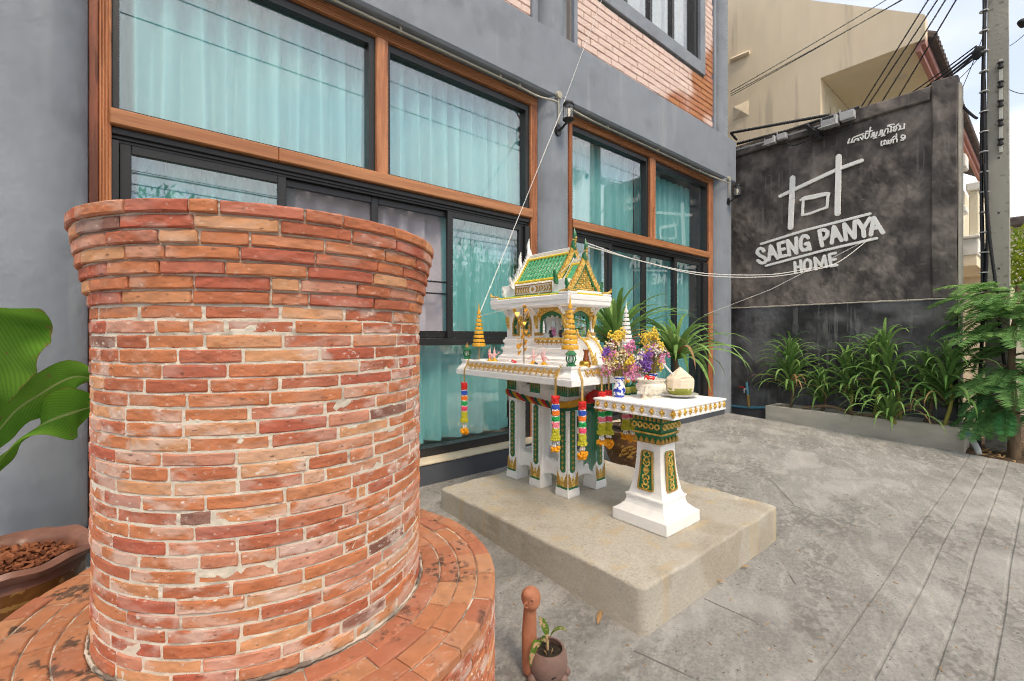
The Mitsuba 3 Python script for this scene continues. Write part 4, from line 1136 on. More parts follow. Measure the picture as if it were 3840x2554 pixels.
# platform
PX0, PX1, PY0, PY1 = 1.856, 2.70, 1.708, 2.878
def rr(i, z): return (PX0 + i, PX1 - i, PY0 + i, PY1 - i, z)
add('platform', loft_rect([rr(.01, .9575), rr(0, .962), rr(0, .997), rr(.012, 1.0), rr(.016, 1.006), rr(.022, 1.012), rr(.040, 1.030), rr(.048, 1.048), rr(.040, 1.054), rr(.036, 1.066), rr(.066, 1.0665), rr(.070, 1.052)]), 'white_paint', SH)
for cx, cy in ((PX0 + .058, PY0 + .058), (PX1 - .058, PY0 + .058), (PX0 + .058, PY1 - .058), (PX1 - .058, PY1 - .058)):
    add('corner_post', lathe([(.052, .999), (.050, 1.008), (.030, 1.034), (.026, 1.05), (.032, 1.060), (.032, 1.072)], square=True, center=(cx, cy)), 'white_paint', SH)


def scallops(a, b, const, along, nrm, z, n, w, parent, tilt=(0, 0), m='old_gold'):
    for q in range(n):
        c = a + (b - a) * (q + .5) / n
        ww = (b - a) / n
        ring = Point(c, z).buffer(ww * .50, quad_segs=5).difference(Point(c, z + .001).buffer(ww * .34, quad_segs=5)).intersection(sbox(c - ww, z - ww, c + ww, z))
        pend = Polygon([(c - ww * .62, z - ww * .30), (c - ww * .38, z - ww * .30), (c - ww * .5, z - ww * .78)])
        g = unary_union([ring, pend])
        v = np.array([nrm[0] * tilt[0], nrm[1] * tilt[0], 1.0])
        o = np.array([const, 0, 0]) if along == 'y' else np.array([0, const, 0])
        o = o - np.array([nrm[0] * tilt[0] * z, nrm[1] * tilt[0] * z, 0])
        u = (0, 1, 0) if along == 'y' else (1, 0, 0)
        add('scallop', ext(g, .006, o=o, u=u, v=v, n=(nrm[0], nrm[1], .4)), m, parent)
TR_ = add('scallop_trim', [box(PX0 + .028, PX0 + .05, PY0 + .12, PY1 - .12, 1.053, 1.0675, .003), box(PX0 + .12, PX1 - .12, PY0 + .028, PY0 + .05, 1.053, 1.0675, .003)], 'white_paint', SH)
scallops(PY0 + .13, PY1 - .13, PX0 + .026, 'y', (-1, 0), 1.048, 17, .05, TR_, tilt=(-.75, 0))
scallops(PX0 + .13, PX1 - .13, PY0 + .026, 'x', (0, -1), 1.048, 11, .05, TR_, tilt=(-.75, 0))


def corner_lantern(cx, cy):
    z = 1.072
    L = add('corner_lantern', lathe([(.030, z), (.030, z + .007), (.021, z + .013), (.021, z + .018), (.026, z + .022)], 6, center=(cx, cy)), 'green_paint', SH)
    add('core', lathe([(.011, z + .02), (.017, z + .035), (.014, z + .07)], 6, center=(cx, cy)), 'white_paint', L)
    for q in range(6):
        w = q * math.pi / 3 + .2
        add('post', tube([(cx + .019 * math.cos(w), cy + .019 * math.sin(w), z + .018), (cx + .027 * math.cos(w), cy + .027 * math.sin(w), z + .042), (cx + .020 * math.cos(w), cy + .020 * math.sin(w), z + .068)], .0058, 4), 'green_paint', L)
    add('cap', lathe([(.023, z + .062), (.035, z + .066), (.031, z + .074), (.017, z + .088)], 6, center=(cx, cy)), 'green_paint', L)
    add('gold_tip', lathe([(.0175, z + .088), (.015, z + .093), (.012, z + .094), (.010, z + .101), (.007, z + .103), (.002, z + .125)], 6, center=(cx, cy)), 'old_gold', L)
for c in ((PX0 + .058, PY0 + .058), (PX1 - .058, PY0 + .058), (PX0 + .058, PY1 - .058), (PX1 - .058, PY1 - .058)): corner_lantern(*c)

# house base and body
BX0, BX1, BY0, BY1 = 2.110, 2.380, 1.978, 2.585
def br_(i, z): return (BX0 - i, BX1 + i, BY0 - i, BY1 + i, z)
add('house_base', loft_rect([br_(.060, 1.052), br_(.060, 1.078), br_(.046, 1.082), br_(.046, 1.098), br_(.026, 1.112), br_(.020, 1.135), br_(.030, 1.150), br_(.034, 1.162), br_(.016, 1.166), br_(.012, 1.190), br_(.022, 1.200), br_(.022, 1.216), br_(.010, 1.220), br_(.010, 1.2345)]), 'white_paint', SH)
FZ = 1.235
FT = add('floor_trim', [box(BX0 - .026, BX0 - .0225, BY0, 2.26, 1.218, 1.2335), box(BX0 - .0, BX1, BY0 - .026, BY0 - .0225, 1.218, 1.2335)], 'gold_paint', SH)
scallops(BY0 - .01, 2.26, BX0 - .0225, 'y', (-1, 0), 1.216, 7, .03, FT, m='old_gold')
ZE = 1.434


def pointed(c, w, z0, z1):
    """pointed niche outline"""
    return Polygon([(c - w / 2, z0), (c + w / 2, z0), (c + w / 2, z0 + (z1 - z0) * .55), (c + w * .33, z0 + (z1 - z0) * .78), (c, z1), (c - w * .33, z0 + (z1 - z0) * .78), (c - w / 2, z0 + (z1 - z0) * .55)])
# back room walls with pointed windows
side = sbox(2.275, FZ, BY1, ZE)
wins = [(2.478, .056), (2.352, .056)]
for c, w in wins: side = side.difference(pointed(c, w, FZ + .022, ZE - .048))
for X, d in ((BX0, 1), (BX1 - .014, 1)):
    add('side_wall', ext(side, .014, o=(X, 0, 0), u=(0, 1, 0), v=(0, 0, 1), n=(1, 0, 0)), 'white_paint', SH)
for c, w in wins:
    o = pointed(c, w + .022, FZ + .010, ZE - .030)
    i = pointed(c, w, FZ + .022, ZE - .048)
    f = add('window_frame', ext(o.difference(i), .006, o=(BX0 - .0005, 0, 0), u=(0, 1, 0), v=(0, 0, 1), n=(-1, 0, 0)), 'old_gold', SH)
    add('reveal', ext(i.difference(i.buffer(-.007)), .02, o=(BX0 + .018, 0, 0), u=(0, 1, 0), v=(0, 0, 1), n=(-1, 0, 0)), 'green_paint', f)
bw = sbox(BX0, FZ, BX1, ZE).difference(pointed((BX0 + BX1) / 2, .07, FZ + .04, ZE - .06))
add('back_wall', ext(bw, .012, o=(0, BY1 - .0125, 0), u=(1, 0, 0), v=(0, 0, 1), n=(0, 1, 0)), 'white_paint', SH)
pw = sbox(BX0 + .0145, FZ, BX1 - .0145, ZE).difference(pointed(BX0 + .09, .045, FZ + .03, ZE - .06)).difference(pointed(BX0 + .185, .045, FZ + .03, ZE - .06))
add('inner_wall', ext(pw, .010, o=(0, 2.28, 0), u=(1, 0, 0), v=(0, 0, 1), n=(0, 1, 0)), 'white_paint', SH)
for cx in (BX0 + .019, BX1 - .019):
    for cy in (BY0 + .019, 2.263):
        p = add('pillar', lathe([(.021, FZ), (.021, FZ + .02), (.015, FZ + .03), (.014, ZE - .06), (.018, ZE - .045), (.020, ZE)], square=True, center=(cx, cy)), 'white_paint', SH)
        add('gold_collar', lathe([(.0225, FZ + .012), (.0225, FZ + .028), (.019, FZ + .034)], square=True, center=(cx, cy)), 'old_gold', p)
        add('gold_capital', lathe([(.0165, ZE - .062), (.0215, ZE - .05), (.0225, ZE - .03), (.020, ZE - .028)], square=True, center=(cx, cy)), 'gold_paint', p)


def arch(a, b, const, along, nrm):
    """ornate porch arch: gold band with a green fringe"""
    w = b - a; c = (a + b) / 2
    outer = sbox(a, ZE - .085, b, ZE)
    t = np.linspace(0, math.pi, 15)
    inn = [(c + (w / 2 - .012) * math.cos(q), ZE - .085 + (.05 + .012 * math.sin(q) ** 6) * math.sin(q) ** .6) for q in t]
    g = outer.difference(Polygon(inn + [(a + .012, ZE - .2), (b - .012, ZE - .2)]).buffer(0))
    t2 = [(c + (w / 2 - .024) * math.cos(q), ZE - .12 + (.066 + .008 * math.cos(q * 12)) * math.sin(q) ** .6) for q in np.linspace(0, math.pi, 60)]
    gr = sbox(a + .004, FZ + .03, b - .004, ZE - .02).difference(Polygon(t2 + [(a + .02, FZ - .1), (b - .02, FZ - .1)]).buffer(0))
    o = (const, 0, 0) if along == 'y' else (0, const, 0)
    u = (0, 1, 0) if along == 'y' else (1, 0, 0)
    A = add('arch', ext(g, .008, o=o, u=u, v=(0, 0, 1), n=(nrm[0], nrm[1], 0)), 'gold_paint', SH)
    o2 = np.array(o, float) - np.array([nrm[0], nrm[1], 0]) * .004
    add('fringe', ext(gr, .006, o=o2 - np.array([nrm[0], nrm[1], 0]) * .004, u=u, v=(0, 0, 1), n=(nrm[0], nrm[1], 0)), 'green_paint', A)
arch(BY0 + .034, 2.248, BX0 + .012, 'y', (-1, 0)); arch(BY0 + .034, 2.248, BX1 - .012, 'y', (1, 0)); arch(BX0 + .034, BX1 - .034, BY0 + .012, 'x', (0, -1))

# eaves
EX0, EX1, EY0, EY1 = 2.033, 2.456, 1.8975, 2.689
def er(i, z): return (EX0 + i, EX1 - i, EY0 + i, EY1 - i, z)
add('eave', loft_rect([er(.03, 1.4345), er(.012, 1.437), er(.004, 1.447), er(.004, 1.470), er(0, 1.476), er(0, 1.503), er(.004, 1.508)]), 'white_paint', SH)
ES = add('eave_tiles', loft_rect([er(.016, 1.5085), er(.016, 1.512), er(.055, 1.532)]), 'green_tile', SH)
add('edge_tiles', [tube([(EX0 + .014, EY0 + .012, 1.512), (EX0 + .014, EY1 - .012, 1.512)], .006, 6), tube([(EX0 + .014, EY0 + .014, 1.512), (EX1 - .014, EY0 + .014, 1.512)], .006, 6),
                   balls([(EX0 + .012, y, 1.512) for y in np.arange(EY0 + .03, EY1 - .02, .020)], [.0085] * len(np.arange(EY0 + .03, EY1 - .02, .020))),
                   balls([(x, EY0 + .012, 1.512) for x in np.arange(EX0 + .03, EX1 - .02, .020)], [.0085] * len(np.arange(EX0 + .03, EX1 - .02, .020)))], 'yellow_paint', ES)
for (cx, cy, sx, sy) in ((EX0, EY0, 1, 1), (EX1, EY0, -1, 1), (EX0, EY1, 1, -1), (EX1, EY1, -1, -1)):
    horn = add('eave_horn', cat(box(min(cx, cx + sx * .016), max(cx, cx + sx * .016), min(cy, cy + sy * .085), max(cy, cy + sy * .085), 1.509, 1.523, .003),
                                box(min(cx, cx + sx * .085), max(cx, cx + sx * .085), min(cy, cy + sy * .016), max(cy, cy + sy * .016), 1.5095, 1.5232, .003)), 'white_paint', SH)
    add('gold_flame', [tube(bez([(cx + sx * .008, cy + sy * .085, 1.528), (cx + sx * .008, cy + sy * .03, 1.532), (cx + sx * .004, cy + sy * .004, 1.540), (cx + sx * .01, cy - sy * .002, 1.562)], 5), np.linspace(.006, .009, 16) * np.r_[np.ones(10), np.linspace(1, .3, 6)], 6),
                       tube(bez([(cx + sx * .085, cy + sy * .008, 1.528), (cx + sx * .03, cy + sy * .008, 1.532), (cx + sx * .006, cy + sy * .008, 1.542)], 5), .007, 6)], 'gold_paint', horn)
# brackets under the eaves
for (bx, by, nx, ny) in [(BX0, y, -1, 0) for y in (BY0 + .02, 2.263, 2.415, BY1 - .02)] + [(x, BY0, 0, -1) for x in (BX0 + .02, BX1 - .02)] + [(BX1, y, 1, 0) for y in (BY0 + .02, 2.263)]:
    sh = Polygon([(.0, ZE - .075), (.010, ZE - .060), (.030, ZE - .036), (.052, ZE - .012), (.066, ZE - .003), (.058, ZE + .003), (.040, ZE), (.022, ZE - .016), (.0, ZE - .045)])
    b_ = add('bracket', ext(sh, .012, o=(bx - (.006 if ny else 0), by - (.006 if nx else 0), 0), u=(nx, ny, 0), v=(0, 0, 1), n=(abs(ny), abs(nx), 0)), 'white_paint', SH)
    lf = Polygon([(.0, ZE - .14), (.012, ZE - .115), (.022, ZE - .08), (.024, ZE - .055), (.012, ZE - .048), (.0, ZE - .06)])
    add('gold_leaf', ext(lf, .020, o=(bx - (.010 if ny else 0), by - (.010 if nx else 0), 0), u=(nx, ny, 0), v=(0, 0, 1), n=(abs(ny), abs(nx), 0)), 'gold_paint', b_)

# clerestory and roofs
RXC = 2.245
add('clerestory', box(2.090, 2.400, 1.975, 2.60, 1.528, 1.612, .003), 'white_paint', SH)
CP = add('side_panel', box(2.0845, 2.0895, 2.09, 2.46, 1.528, 1.602, .002), 'white_paint', SH)
add('panel_border', ext(sbox(2.09, 1.530, 2.46, 1.600).difference(sbox(2.095, 1.536, 2.455, 1.594)), .005, o=(2.0845, 0, 0), u=(0, 1, 0), v=(0, 0, 1), n=(-1, 0, 0)), 'old_gold', CP)
cres = []
for q in range(6):
    for s_ in (-1, 1):
        c = 2.275 + s_ * (.030 + q * .026)
        cr = Point(c, 1.565).buffer(.021, quad_segs=6).difference(Point(c - s_ * .010, 1.565).buffer(.020, quad_segs=6))
        cres.append(ext(cr, .006, o=(2.0845, 0, 0), u=(0, 1, 0), v=(0, 0, 1), n=(-1, 0, 0)))
cres.append(ext(Polygon([(2.258, 1.565), (2.275, 1.582), (2.292, 1.565), (2.275, 1.548)]), .006, o=(2.0845, 0, 0), u=(0, 1, 0), v=(0, 0, 1), n=(-1, 0, 0)))
add('scale_relief', cat(cres), 'old_gold', CP, kind='stuff')


def roof(y0, y1, apex, hw, zb, ntile, sag=.016):
    """steep slab roof along Y with ribs of green tiles, yellow courses at ridge and foot"""
    tt = np.linspace(0, 1, 7)
    prof = [(RXC - hw * t, apex - (apex - zb) * t - sag * math.sin(math.pi * t)) for t in tt]
    L = prof + [(x, z - .024) for x, z in prof[::-1]]
    slab = [ext(Polygon(L).buffer(0), y1 - y0, o=(0, y0, 0), u=(1, 0, 0), v=(0, 0, 1), n=(0, 1, 0))]
    R = [(2 * RXC - x, z) for x, z in L]
    slab.append(ext(Polygon(R).buffer(0), y1 - y0, o=(0, y0, 0), u=(1, 0, 0), v=(0, 0, 1), n=(0, 1, 0)))
    RF = add('roof', cat(slab), 'white_paint', SH)
    add('ridge', box(RXC - .010, RXC + .010, y0, y1, apex - .008, apex + .012, .003), 'white_paint', RF)
    for s_ in (-1, 1):
        at = lambda t, h: (RXC + s_ * (hw * t + h * .75), apex - (apex - zb) * t - sag * math.sin(math.pi * t) + h * .6)
        for q in range(ntile):
            y = y0 + .022 + (y1 - y0 - .044) * (q + .5) / ntile
            pts = [(at(t, .006)[0], y, at(t, .006)[1]) for t in np.linspace(.16, .88, 10)]
            rad = [.0100 * (.80 + .24 * (k % 2)) for k in range(10)]
            add('tile_rib', tube(pts, rad, 6), 'green_tile', RF)
        for t0, nm in ((.12, 'ridge_tiles'), (.92, 'foot_tiles')):
            yy = np.arange(y0 + .012, y1 - .008, .0165)
            add(nm, balls([(at(t0, .004)[0], y, at(t0, .004)[1]) for y in yy], [.0125] * len(yy)), 'yellow_paint', RF)
        for y in (y0 + .010, y1 - .010):
            pts = [(at(t, .003)[0], y, at(t, .003)[1]) for t in np.linspace(.10, .94, 12)]
            add('verge_tiles', balls(pts, [.0115] * 12), 'yellow_paint', RF)
        pts = [ (at(t, 0)[0], at(t, 0)[1]) for t in (.14, .9)]
        add('tile_bed', hull([[x + dx, y, z + dz] for (x, z) in pts for y in (y0 + .008, y1 - .008) for dx, dz in ((0, 0.002), (-s_ * .012, -.012))]), 'green_paint', RF)
roof(2.05, 2.485, 1.828, .150, 1.605, 11)
roof(1.955, 2.049, 1.742, .140, 1.545, 4)
roof(2.486, 2.580, 1.742, .140, 1.545, 4)


def gable(y, apex, hw, zb, gold, back=False, sag=.016):
    """bargeboards with flame teeth, roof-end finial and hooked ends"""
    m1, m2 = ('gold_paint', 'green_paint') if gold else ('white_paint', 'white_paint')
    G = None
    tt = np.linspace(0, 1, 11)
    for s_ in (-1, 1):
        c = [np.array([RXC + s_ * hw * t, apex - (apex - zb) * t - sag * math.sin(math.pi * t)]) for t in tt]
        line = LineString(c)
        band = line.buffer(.0125, cap_style=2)
        inner = LineString([q + np.array([-s_ * .014, -.010]) for q in c]).buffer(.006, cap_style=2)
        if G is None: G = add('bargeboard', ext(band, .016, o=(0, y - .008, 0), u=(1, 0, 0), v=(0, 0, 1), n=(0, 1, 0)), m1, SH)
        else: add('bargeboard', ext(band, .016, o=(0, y - .008, 0), u=(1, 0, 0), v=(0, 0, 1), n=(0, 1, 0)), m1, SH)
        add('inner_strip', ext(inner, .010, o=(0, y - .004, 0), u=(1, 0, 0), v=(0, 0, 1), n=(0, 1, 0)), m2, G)
        for q in range(1, 11):
            t = q / 11
            p = np.array(line.interpolate(t, normalized=True).coords[0])
            d = np.array(line.interpolate(min(1, t + .03), normalized=True).coords[0]) - p
            d /= np.linalg.norm(d)
            nrm = np.array([s_ * abs(d[1]), abs(d[0])])
            tooth = Polygon([p + nrm * .008 - d * .010, p + nrm * .010 + d * .010, p + nrm * .022 + np.array([s_ * .002, .016])])
            add('flame_tooth', ext(tooth, .010, o=(0, y - .005, 0), u=(1, 0, 0), v=(0, 0, 1), n=(0, 1, 0)), m1 if q % 1 == 0 else m2, G)
        e = c[-1]
        hook = Polygon([e + np.array(q) * np.array([s_, 1]) for q in ((-.012, -.018), (.016, -.016), (.030, .004), (.026, .022), (.034, .040), (.030, .072), (.020, .046), (.010, .030), (.004, .014))])
        hk = add('hooked_end', ext(hook, .018, o=(0, y - .009, 0), u=(1, 0, 0), v=(0, 0, 1), n=(0, 1, 0)), m2, G)
    yy = y + (.010 if back else -.010)
    fin = bez([(RXC, y, apex - .01), (RXC, y, apex + .03), (RXC, yy, apex + .075), (RXC, y - (.0 if back else .004), apex + .135)], 6)
    add('finial', tube(fin, np.interp(np.linspace(0, 1, len(fin)), [0, .25, .5, .75, 1], [.018, .020, .013, .012, .002]), 7), m2, G)
    if gold: add('finial_gilding', [tube([fin[9] , fin[10]], .0155, 7), balls([f + np.array([0, -.012, 0]) for f in fin[3:13:2]], [.008] * 5)], 'gold_paint', G)
gable(2.046, 1.832, .156, 1.598, True)
gable(1.950, 1.746, .146, 1.538, True)
gable(2.490, 1.832, .156, 1.598, False, True)
gable(2.585, 1.746, .146, 1.538, False, True)
# pediment
PD = add('pediment', ext(Polygon([(RXC - .118, 1.540), (RXC + .118, 1.540), (RXC, 1.722)]), .012, o=(0, 1.956, 0), u=(1, 0, 0), v=(0, 0, 1), n=(0, 1, 0)), 'green_paint', SH)
rel = []
pr = random.Random(3)
for z in np.arange(1.549, 1.70, .0135):
    half = .100 * (1.715 - z) / .175
    for x in np.arange(-half, half + 1e-6, .0145):
        rel.append(ball((RXC + x + pr.uniform(-.002, .002), 1.9535, z + pr.uniform(-.002, .002)), pr.uniform(.0045, .0075), 1, (1, .7, 1.1)))
add('gold_relief', cat(rel), 'gold_paint', PD, kind='stuff')
add('front_plate', box(RXC - .15, RXC + .15, 1.93, 1.975, 1.512, 1.538, .003), 'white_paint', SH)
add('upper_pediment', ext(Polygon([(RXC - .12, 1.61), (RXC + .12, 1.61), (RXC, 1.80)]), .01, o=(0, 2.052, 0), u=(1, 0, 0), v=(0, 0, 1), n=(0, 1, 0)), 'white_paint', SH)
add('rear_pediment', ext(Polygon([(RXC - .118, 1.540), (RXC + .118, 1.540), (RXC, 1.722)]), .01, o=(0, 2.57, 0), u=(1, 0, 0), v=(0, 0, 1), n=(0, 1, 0)), 'white_paint', SH)

# front stair with gilded serpent rails
for q in range(6):
    z1 = 1.2 - q * .026
    add('step', box(RXC - .045, RXC + .045, BY0 - .046 - .022 * (q + 1), BY0 - .03 - .022 * q, 1.053, z1, .002), 'white_paint', SH)
for x in (RXC - .062, RXC + .048):
    pr_ = bez([(BY0 - .012, 1.262), (BY0 - .03, 1.235), (BY0 - .075, 1.205), (BY0 - .118, 1.15), (BY0 - .142, 1.085), (BY0 - .150, 1.053)], 5)
    sd = Polygon(list(map(tuple, pr_)) + [(BY0 - .02, 1.053), (BY0 - .012, 1.1)]).buffer(0)
    w = add('stair_side', ext(sd, .014, o=(x, 0, 0), u=(0, 1, 0), v=(0, 0, 1), n=(1, 0, 0)), 'white_paint', SH)
    add('serpent_rail', tube([(x + .007, p[0] - .004, p[1] + .003) for p in pr_], np.linspace(.006, .013, len(pr_)), 6), 'gold_paint', w)
    add('serpent_head', tube(bez([(x + .007, BY0 - .153, 1.06), (x + .007, BY0 - .168, 1.085), (x + .007, BY0 - .158, 1.115), (x + .007, BY0 - .166, 1.14)], 4), np.linspace(.015, .003, 13), 6), 'gold_paint', w)
    add('crest', ext(Polygon([(BY0 - .03, 1.235), (BY0 - .005, 1.235), (BY0 - .012, 1.29)]), .012, o=(x, 0, 0), u=(0, 1, 0), v=(0, 0, 1), n=(1, 0, 0)), 'gold_paint', w)
# ------------------------------------------------------------------ offerings on the spirit house
from manifold3d import Manifold
PF = 1.0525


def flesh(bones, size=.004):
    """one continuous body: hulls of the spheres at each bone's joints, joined and smoothed"""
    parts = []
    for (a, ra, b, rb) in bones:
        parts.append(Manifold.batch_hull([Manifold.sphere(ra, 10).translate(tuple(a)), Manifold.sphere(rb, 10).translate(tuple(b))]))
    m = parts[0]
    for q in parts[1:]: m = m + q
    m = m.refine_to_length(size).to_mesh()
    t = trimesh.Trimesh(m.vert_properties[:, :3], m.tri_verts, process=False)
    trimesh.smoothing.filter_taubin(t, iterations=6)
    return t


def umbrella(x, y, m, stem, label, group, h=.44):
    k = thing('tiered_umbrella', label, 'ornament', group)
    add('stem', tube([(x, y, PF), (x, y, PF + h - .05)], .0035, 6), stem, k)
    n = 9
    for q in range(n):
        t = q / (n - 1)
        z = PF + .115 + t * .250 * (1.0 - .05 * t)
        r = .050 - .036 * t ** .85
        rim = [(r * .96 + .0016 * (i % 2), z) for i in range(1)]
        m_ = lathe([(r * .5, z + .002), (r * .97, z), (r, z + .003), (r * .98, z + .019 - .004 * t), (r * .90, z + .0235 - .005 * t), (r * .35, z + .0255 - .006 * t)], 26, center=(x, y))
        V = np.array(m_.vertices)
        w = np.arctan2(V[:, 1] - y, V[:, 0] - x)
        V[:, 2] += np.where(np.hypot(V[:, 0] - x, V[:, 1] - y) > r * .93, .0012 * np.cos(13 * w), 0)
        m_.vertices = V
        add('tier', m_, m, k, smooth=35)
    add('spire', lathe([(.010, PF + h - .075), (.009, PF + h - .062), (.0045, PF + h - .054), (.006, PF + h - .045), (.003, PF + h - .03), (.0008, PF + h)], 10, center=(x, y)), m, k, smooth=40)
umbrella(1.945, 2.712, 'gold_plastic', 'old_gold', 'golden nine tiered umbrella with white threads tied to it, far left on the platform', 'tiered umbrellas of the shrine')
umbrella(1.940, 1.797, 'gold_plastic', 'old_gold', 'golden nine tiered umbrella at the near corner of the shrine platform, behind a green lantern', 'tiered umbrellas of the shrine')
umbrella(2.600, 1.885, 'white_plastic', 'white_plastic', 'white nine tiered umbrella on the right of the shrine, against the strap leaves', 'tiered umbrellas of the shrine')
umbrella(2.610, 2.715, 'white_plastic', 'white_plastic', 'white nine tiered umbrella seen through the openings of the spirit house', 'tiered umbrellas of the shrine')


def dancer(x, y, rz, pose, label, sash='gold_plastic'):
    k = thing('dancer_figurine', label, 'figurine', 'dancer figurines on the shrine platform')
    if pose == 'arch': R = [(.020, 0, .060), (.034, 0, .066), (.046, 0, .078)]; L = [(-.016, 0, .058), (-.030, -.004, .050), (-.046, -.002, .042)]
    else: R = [(.018, 0, .060), (.032, 0, .050), (.046, -.004, .040)]; L = [(-.018, 0, .060), (-.030, 0, .074), (-.012, -.006, .084)]
    bones = [((0, 0, .030), .011, (0, 0, .045), .009), ((0, 0, .045), .009, (0, 0, .060), .0125), ((-.014, 0, .060), .006, (.014, 0, .060), .006), ((0, 0, .062), .0045, (0, -.001, .072), .005),
             ((0, -.001, .078), .0085, (0, -.002, .072), .0065), ((0, -.010, .076), .0015, (0, -.008, .078), .002),
             ((0, 0, .084), .008, (0, .001, .094), .0045), ((0, .001, .094), .0045, (0, .002, .112), .0012)]
    for A in (R, L): bones += [(A[0], .0055, A[1], .0042), (A[1], .0042, A[2], .0032), (A[2], .0032, (A[2][0] * 1.08, A[2][1], A[2][2] + .006), .0016)]
    add('body', moved(flesh(bones), x, y, PF, rz), 'skin_pink', k, smooth=True)
    add('skirt', moved(flesh([((-.012, 0, .012), .013, (.012, 0, .012), .013), ((0, 0, .014), .014, (0, 0, .032), .011), ((-.018, -.012, .008), .008, (-.010, .014, .008), .009), ((.018, -.012, .008), .008, (.010, .014, .008), .009)]), x, y, PF, rz), sash, k, smooth=True)
    add('sash', moved(hull([(-.013, -.0135, .062), (-.008, -.0145, .062), (.010, -.0135, .040), (.005, -.0145, .037), (-.011, -.011, .062), (.008, -.010, .038)]), x, y, PF, rz), 'red_plastic' if pose != 'arch' else 'white_plastic', k)
a0 = -YAW - .6
dancer(1.972, 2.560, -1.35, 'arch', 'pink dancer figurine in a red sash nearest the golden umbrella with threads')
dancer(1.955, 2.590, -1.8, 'up', 'second pink dancer figurine at the left end of the platform, arm over her head')
dancer(1.975, 2.150, -1.45, 'arch', 'pink dancer figurine with arms spread, just right of the golden leaf tree')
dancer(1.968, 2.045, -1.60, 'up', 'pink dancer figurine kneeling alone nearest the near corner of the platform')


def small_animal(x, y, m, label, s=1.0, z=PF, rz=0.0, name='elephant_figurine', grp='small elephant figurines'):
    b = [((-.012, 0, .018), .0085, (.010, 0, .018), .009), ((.018, 0, .024), .0075, (.012, 0, .020), .006), ((.025, 0, .022), .0032, (.028, 0, .008), .0018)]
    for lx in (-.013, .011):
        for ly in (-.005, .005): b.append(((lx, ly, .014), .0038, (lx, ly, .003), .0034))
    k = thing(name, label, 'figurine', grp)
    add('body', moved(flesh(b), x, y, z, rz, s), m, k, smooth=True)
    add('saddle', moved(hull([(-.008, -.0095, .020), (.006, -.0095, .020), (-.008, .0095, .020), (.006, .0095, .020), (-.008, 0, .0282), (.006, 0, .0282)]), x, y, z, rz, s), 'white_plastic' if m != 'white_plastic' else 'red_plastic', k)
small_animal(1.960, 2.385, 'white_plastic', 'tiny white elephant figurine under the golden leaf tree', 1.2, rz=1.5)
small_animal(1.950, 2.315, 'red_plastic', 'tiny red elephant figurine beside the golden leaf trunk', 1.1, rz=1.4)
small_animal(1.952, 2.100, 'black_lacquer', 'tiny black elephant figurine between the two dancers', .9, rz=1.2)

k = thing('gold_offering_bowl', 'shiny round gold bowl beside the near green lantern', 'bowl')
gx, gy = 2.035, 1.765
add('bowl', lathe([(.018, PF), (.030, PF + .008), (.036, PF + .022), (.035, PF + .036), (.030, PF + .042), (.033, PF + .046), (.027, PF + .047)], 24, center=(gx, gy)), 'bright_gold', k, smooth=40)
add('foot', lathe([(.022, PF), (.020, PF + .004), (.016, PF + .008)], 24, center=(gx, gy)), 'bright_gold', k)
k = thing('brown_vase', 'slender glossy brown vase behind the gold bowl', 'vase')
add('body', lathe([(.015, PF), (.021, PF + .02), (.021, PF + .05), (.012, PF + .085), (.019, PF + .108), (.016, PF + .107)], 20, center=(2.085, 1.80)), 'brown_lacquer', k, smooth=40)
add('rim', moved(lathe([(.0195, 0), (.021, .003), (.0195, .005)], 20), 2.085, 1.80, PF + .106), 'brown_lacquer', k, smooth=40)

# golden leaf tree
k = thing('gold_leaf_tree', 'thin stemmed ornamental tree with dangling golden heart leaves before the house wall', 'ornament')
tx, ty = 1.992, 2.262
tr_ = bez([(tx, ty, PF), (tx + .002, ty + .004, 1.20), (tx - .002, ty, 1.33), (tx + .002, ty + .006, 1.44)], 6)
add('trunk', tube(tr_, .0042, 6), 'brown_bark', k, smooth=True)
gr_ = random.Random(9)
for q in range(34):
    z = 1.15 + .30 * q / 33
    a = gr_.uniform(0, 6.28)
    ln = gr_.uniform(.015, .065)
    e = np.array([tx + ln * math.cos(a) * .7, ty + ln * math.sin(a) * 1.25 + .01, z + gr_.uniform(-.02, .012)])
    hp = [(.0, -.022), (.011, -.006), (.0135, .004), (.008, .011), (0, .006), (-.008, .011), (-.0135, .004), (-.011, -.006)]
    s_ = gr_.uniform(.75, 1.25)
    m = ext(Polygon(hp), .0022)
    L = add('leaf', moved(m, *e, rx=math.pi / 2 + gr_.uniform(-.5, .5), rz=gr_.uniform(-2.6, -.6), s=s_), 'gold_foil', k)
add('twigs', [tube([tr_[i], tr_[i] + np.array([gr_.uniform(-.04, .04), gr_.uniform(-.06, .07), gr_.uniform(-.02, .03)])], .0012, 4) for i in range(5, 18)], 'gold_foil', k, kind='stuff')
k = thing('silver_leaf_tree', 'small clear and silver glass leaf ornament inside the right porch of the house', 'ornament')
sx, sy = 2.335, 2.06
add('stem', tube([(sx, sy, FZ), (sx, sy + .005, FZ + .16)], .003, 5), 'grey_metal', k)
for q in range(20):
    a = gr_.uniform(0, 6.28)
    add('leaf', ball((sx + .028 * math.cos(a), sy + .028 * math.sin(a), FZ + .03 + .14 * q / 20), gr_.uniform(.006, .010), 1, (1, 1, .6)), 'white_plastic', k)


